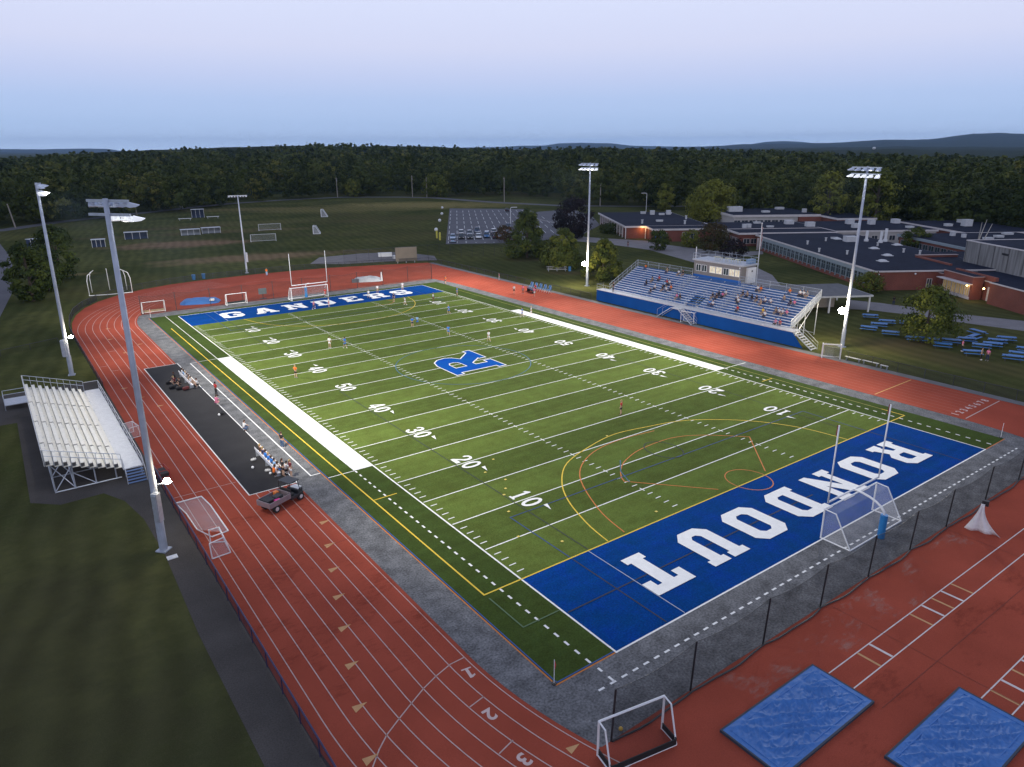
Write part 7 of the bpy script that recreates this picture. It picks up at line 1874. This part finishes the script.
# woods: thousands of crowns, one mass
Cs, Ss, Ts, Ns = [], [], [], []
TR = []   # trunks of edge trees
def add_tree(x, y, zb, h, w, n, leaf, form, tb):
    rad = w/2; nc = max(5, min(26, int(n/12)))
    C, cl, idx = crown_points(n, h*.12, h, rad, form, nc)
    ct = RNG.uniform(-.06, .07, nc)
    Cs.append(C+np.array([x, y, zb])); Ns.append(LASTN); Ss.append(np.full(n, leaf)); Ts.append(tb+ct[idx]+RNG.uniform(-.03, .03, n))
def tb_at(x, y):
    v_ = mnn.fractal(Vector((x/70, y/70, 3)), 1, 2, 4)
    t = .36+.32*v_+random.uniform(-.32, .34)
    if random.random() < .05: t += .38
    return t
cnt = 0
for ring, (d0, d1, area, n, leaf) in enumerate(((0, 45, 62, 620, 1.05), (45, 110, 100, 300, 1.5), (110, 260, 140, 130, 2.1), (260, 460, 210, 80, 2.8), (460, 780, 340, 55, 3.6))):
    A0, A1 = -5, 77
    for _ in range(int(R(A1-A0)*((380+d1)**2-(380+d0)**2)/2/area)):
        az = random.uniform(A0, A1); e = float(itp(az, EDG)); d = e+math.sqrt(random.uniform(((380+d0)**2), ((380+d1)**2)))-380
        x, y = CAM[0]+d*math.sin(R(az)), CAM[1]+d*math.cos(R(az))
        zb = float(floor_z(np.array(az), np.array(d)))
        con = random.random() < .25
        h = random.uniform(14, 20) if not con else random.uniform(17, 24.5)
        if ring == 0 and random.random() < .35: h *= .62
        if az > 45: h = min(h, 21)
        w = h*random.uniform(.6, .95) if not con else h*random.uniform(.3, .42)
        if ring >= 3: w *= 1.35
        if ring == 4: h = 18+(h-18)*.6
        if 1 <= ring <= 2 and random.random() < .06: h += random.uniform(2.5, 5)
        add_tree(x, y, zb, h, w, n, leaf, 'cone' if con else 'round', tb_at(x, y)*(0.55 if con else 1)); cnt += 1
print('woods trees', cnt, 'leaves', sum(map(len, Cs)))
o = leaves(np.concatenate(Cs), np.concatenate(Ss), np.concatenate(Ts), 'woods', LEAFF, nrm=np.concatenate(Ns)); o['kind'] = 'stuff'
# standout trees at the edge of the woods
def etree(px_az, dd_, h, w, lab, bias, form='round', m=None, **k):
    e = float(itp(px_az, EDG)); d = e+dd_; tree(CAM[0]+d*math.sin(R(px_az)), CAM[1]+d*math.cos(R(px_az)), h, w, lab, form, m or LEAF, group='standout trees along the edge of the woods', leaf=.9, nleaf=2600, base=.03, bias=bias, **k)
etree(59.4, -14, 19, 13, 'yellow green tree at the wood edge above the right school roofs', .5)
etree(62.5, -6, 20, 15, 'olive green tree at the wood edge right of the yellow green one', .3)
etree(24.0, -3, 11, 8, 'small light green tree at the wood edge beside the paired utility poles', .35)
etree(30.3, -3, 14, 17, 'broad rounded green tree at the wood edge behind the parking lot', .2, 'wide')
etree(47.8, 2, 12, 9, 'yellowish round tree at the wood edge left of the school street lamp', .45)
# bare pale trunks by the school
root = empty('birch_clump', (182.5, 46.5, 0), 0, 'clump of pale bare birch trunks behind the right school roofs', 'birch trunks')
for (dx_, dy_, hx, h) in ((0, 0, -1.0, 9), (.6, .4, 1.6, 9.5), (.3, -.5, 3.0, 8.4)):
    mb = MB(); mb.tube([(dx_, dy_, 0), (dx_+hx*.4, dy_, h*.5), (dx_+hx*1.2, dy_-.4, h)], [.22, .16, .06], 8); mb.build('trunk', mat('birch_bark', (.45, .42, .36), .8, noise=.2), root)

# water tower speck on the right ridge
root = empty('water_tower', (CAM[0]+2600*math.sin(R(61.8)), CAM[1]+2600*math.cos(R(61.8)), 0), 0, 'tiny pale water tower on the far right hills', 'water tower')
mb = MB(); mb.sphere((0, 0, 19), 5, 5, 4); mb.build('tank', WHITE_PAINT, root, smooth=True)
mb = MB(); mb.tube([(0, 0, -30), (0, 0, 16)], 1.0, 8); mb.build('stem', WHITE_PAINT, root)

# ------------------------------------------------------------------ world, sun, haze
w = bpy.data.worlds.new('World'); SC.world = w; w.use_nodes = True
nt = w.node_tree; N, L = nt.nodes, nt.links; bg = N['Background']
sky = N.new('ShaderNodeTexSky'); sky.sky_type = 'NISHITA'; sky.sun_disc = False; sky.sun_elevation = R(1.5); sky.sun_rotation = R(216); sky.altitude = 50; sky.air_density = 1.0; sky.dust_density = .6
tc = N.new('ShaderNodeTexCoord'); sp = N.new('ShaderNodeSeparateXYZ'); L.new(tc.outputs['Generated'], sp.inputs[0])
cr = N.new('ShaderNodeValToRGB'); L.new(sp.outputs['Z'], cr.inputs[0]); e = cr.color_ramp.elements
e[0].position = 0.0; e[0].color = (.50, .66, .94, 1); e[1].position = 1; e[1].color = (.22, .26, .38, 1)
for p_, c in ((.014, (.41, .55, .81)), (.03, (.365, .50, .75)), (.058, (.375, .49, .735)), (.085, (.44, .51, .735)), (.12, (.525, .56, .745)), (.175, (.555, .60, .785)), (.3, (.44, .475, .63)), (.5, (.34, .38, .53))):
    q = e.new(p_); q.color = (*c, 1)
mixn = N.new('ShaderNodeMix'); mixn.data_type = 'RGBA'; mixn.inputs['Factor'].default_value = .93
sc_ = N.new('ShaderNodeVectorMath'); sc_.operation = 'SCALE'; sc_.inputs['Scale'].default_value = 1.0; L.new(sky.outputs[0], sc_.inputs[0])
sc2 = N.new('ShaderNodeVectorMath'); sc2.operation = 'SCALE'; sc2.inputs['Scale'].default_value = 9.6; L.new(cr.outputs[0], sc2.inputs[0])
L.new(sc_.outputs[0], mixn.inputs[6]); L.new(sc2.outputs[0], mixn.inputs[7]); L.new(mixn.outputs[2], bg.inputs[0]); bg.inputs[1].default_value = .125
sl = bpy.data.lights.new('sun', 'SUN'); sl.energy = .12; sl.angle = R(40); sl.color = (1, .85, .8)
so = bpy.data.objects.new('sun', sl); COL.objects.link(so); so.rotation_euler = (R(78), 0, R(-36+0)); so.location = (0, 0, 60)
HAZE = True
if HAZE:
    hm = bpy.data.materials.new('haze_air'); hm.use_nodes = True; n_ = hm.node_tree; n_.nodes.clear()
    ou = n_.nodes.new('ShaderNodeOutputMaterial'); pv_ = n_.nodes.new('ShaderNodeVolumePrincipled'); pv_.inputs['Color'].default_value = (.45, .68, 1, 1); pv_.inputs['Density'].default_value = 5.2e-5
    n_.links.new(pv_.outputs[0], ou.inputs['Volume'])
    mb = MB(); mb.box(-3500, 14000, -200, 15000, -60, 210); o = mb.build('haze', hm); o['kind'] = 'stuff'; o.display_type = 'WIRE'

SC.render.engine = 'CYCLES'
SC.cycles.max_bounces = 6; SC.cycles.transparent_max_bounces = 16; SC.cycles.volume_bounces = 0
SC.view_settings.view_transform = 'Standard'; SC.view_settings.look = 'None'; SC.view_settings.exposure = .2; SC.view_settings.gamma = 1
SC.render.resolution_x = 1024; SC.render.resolution_y = 767
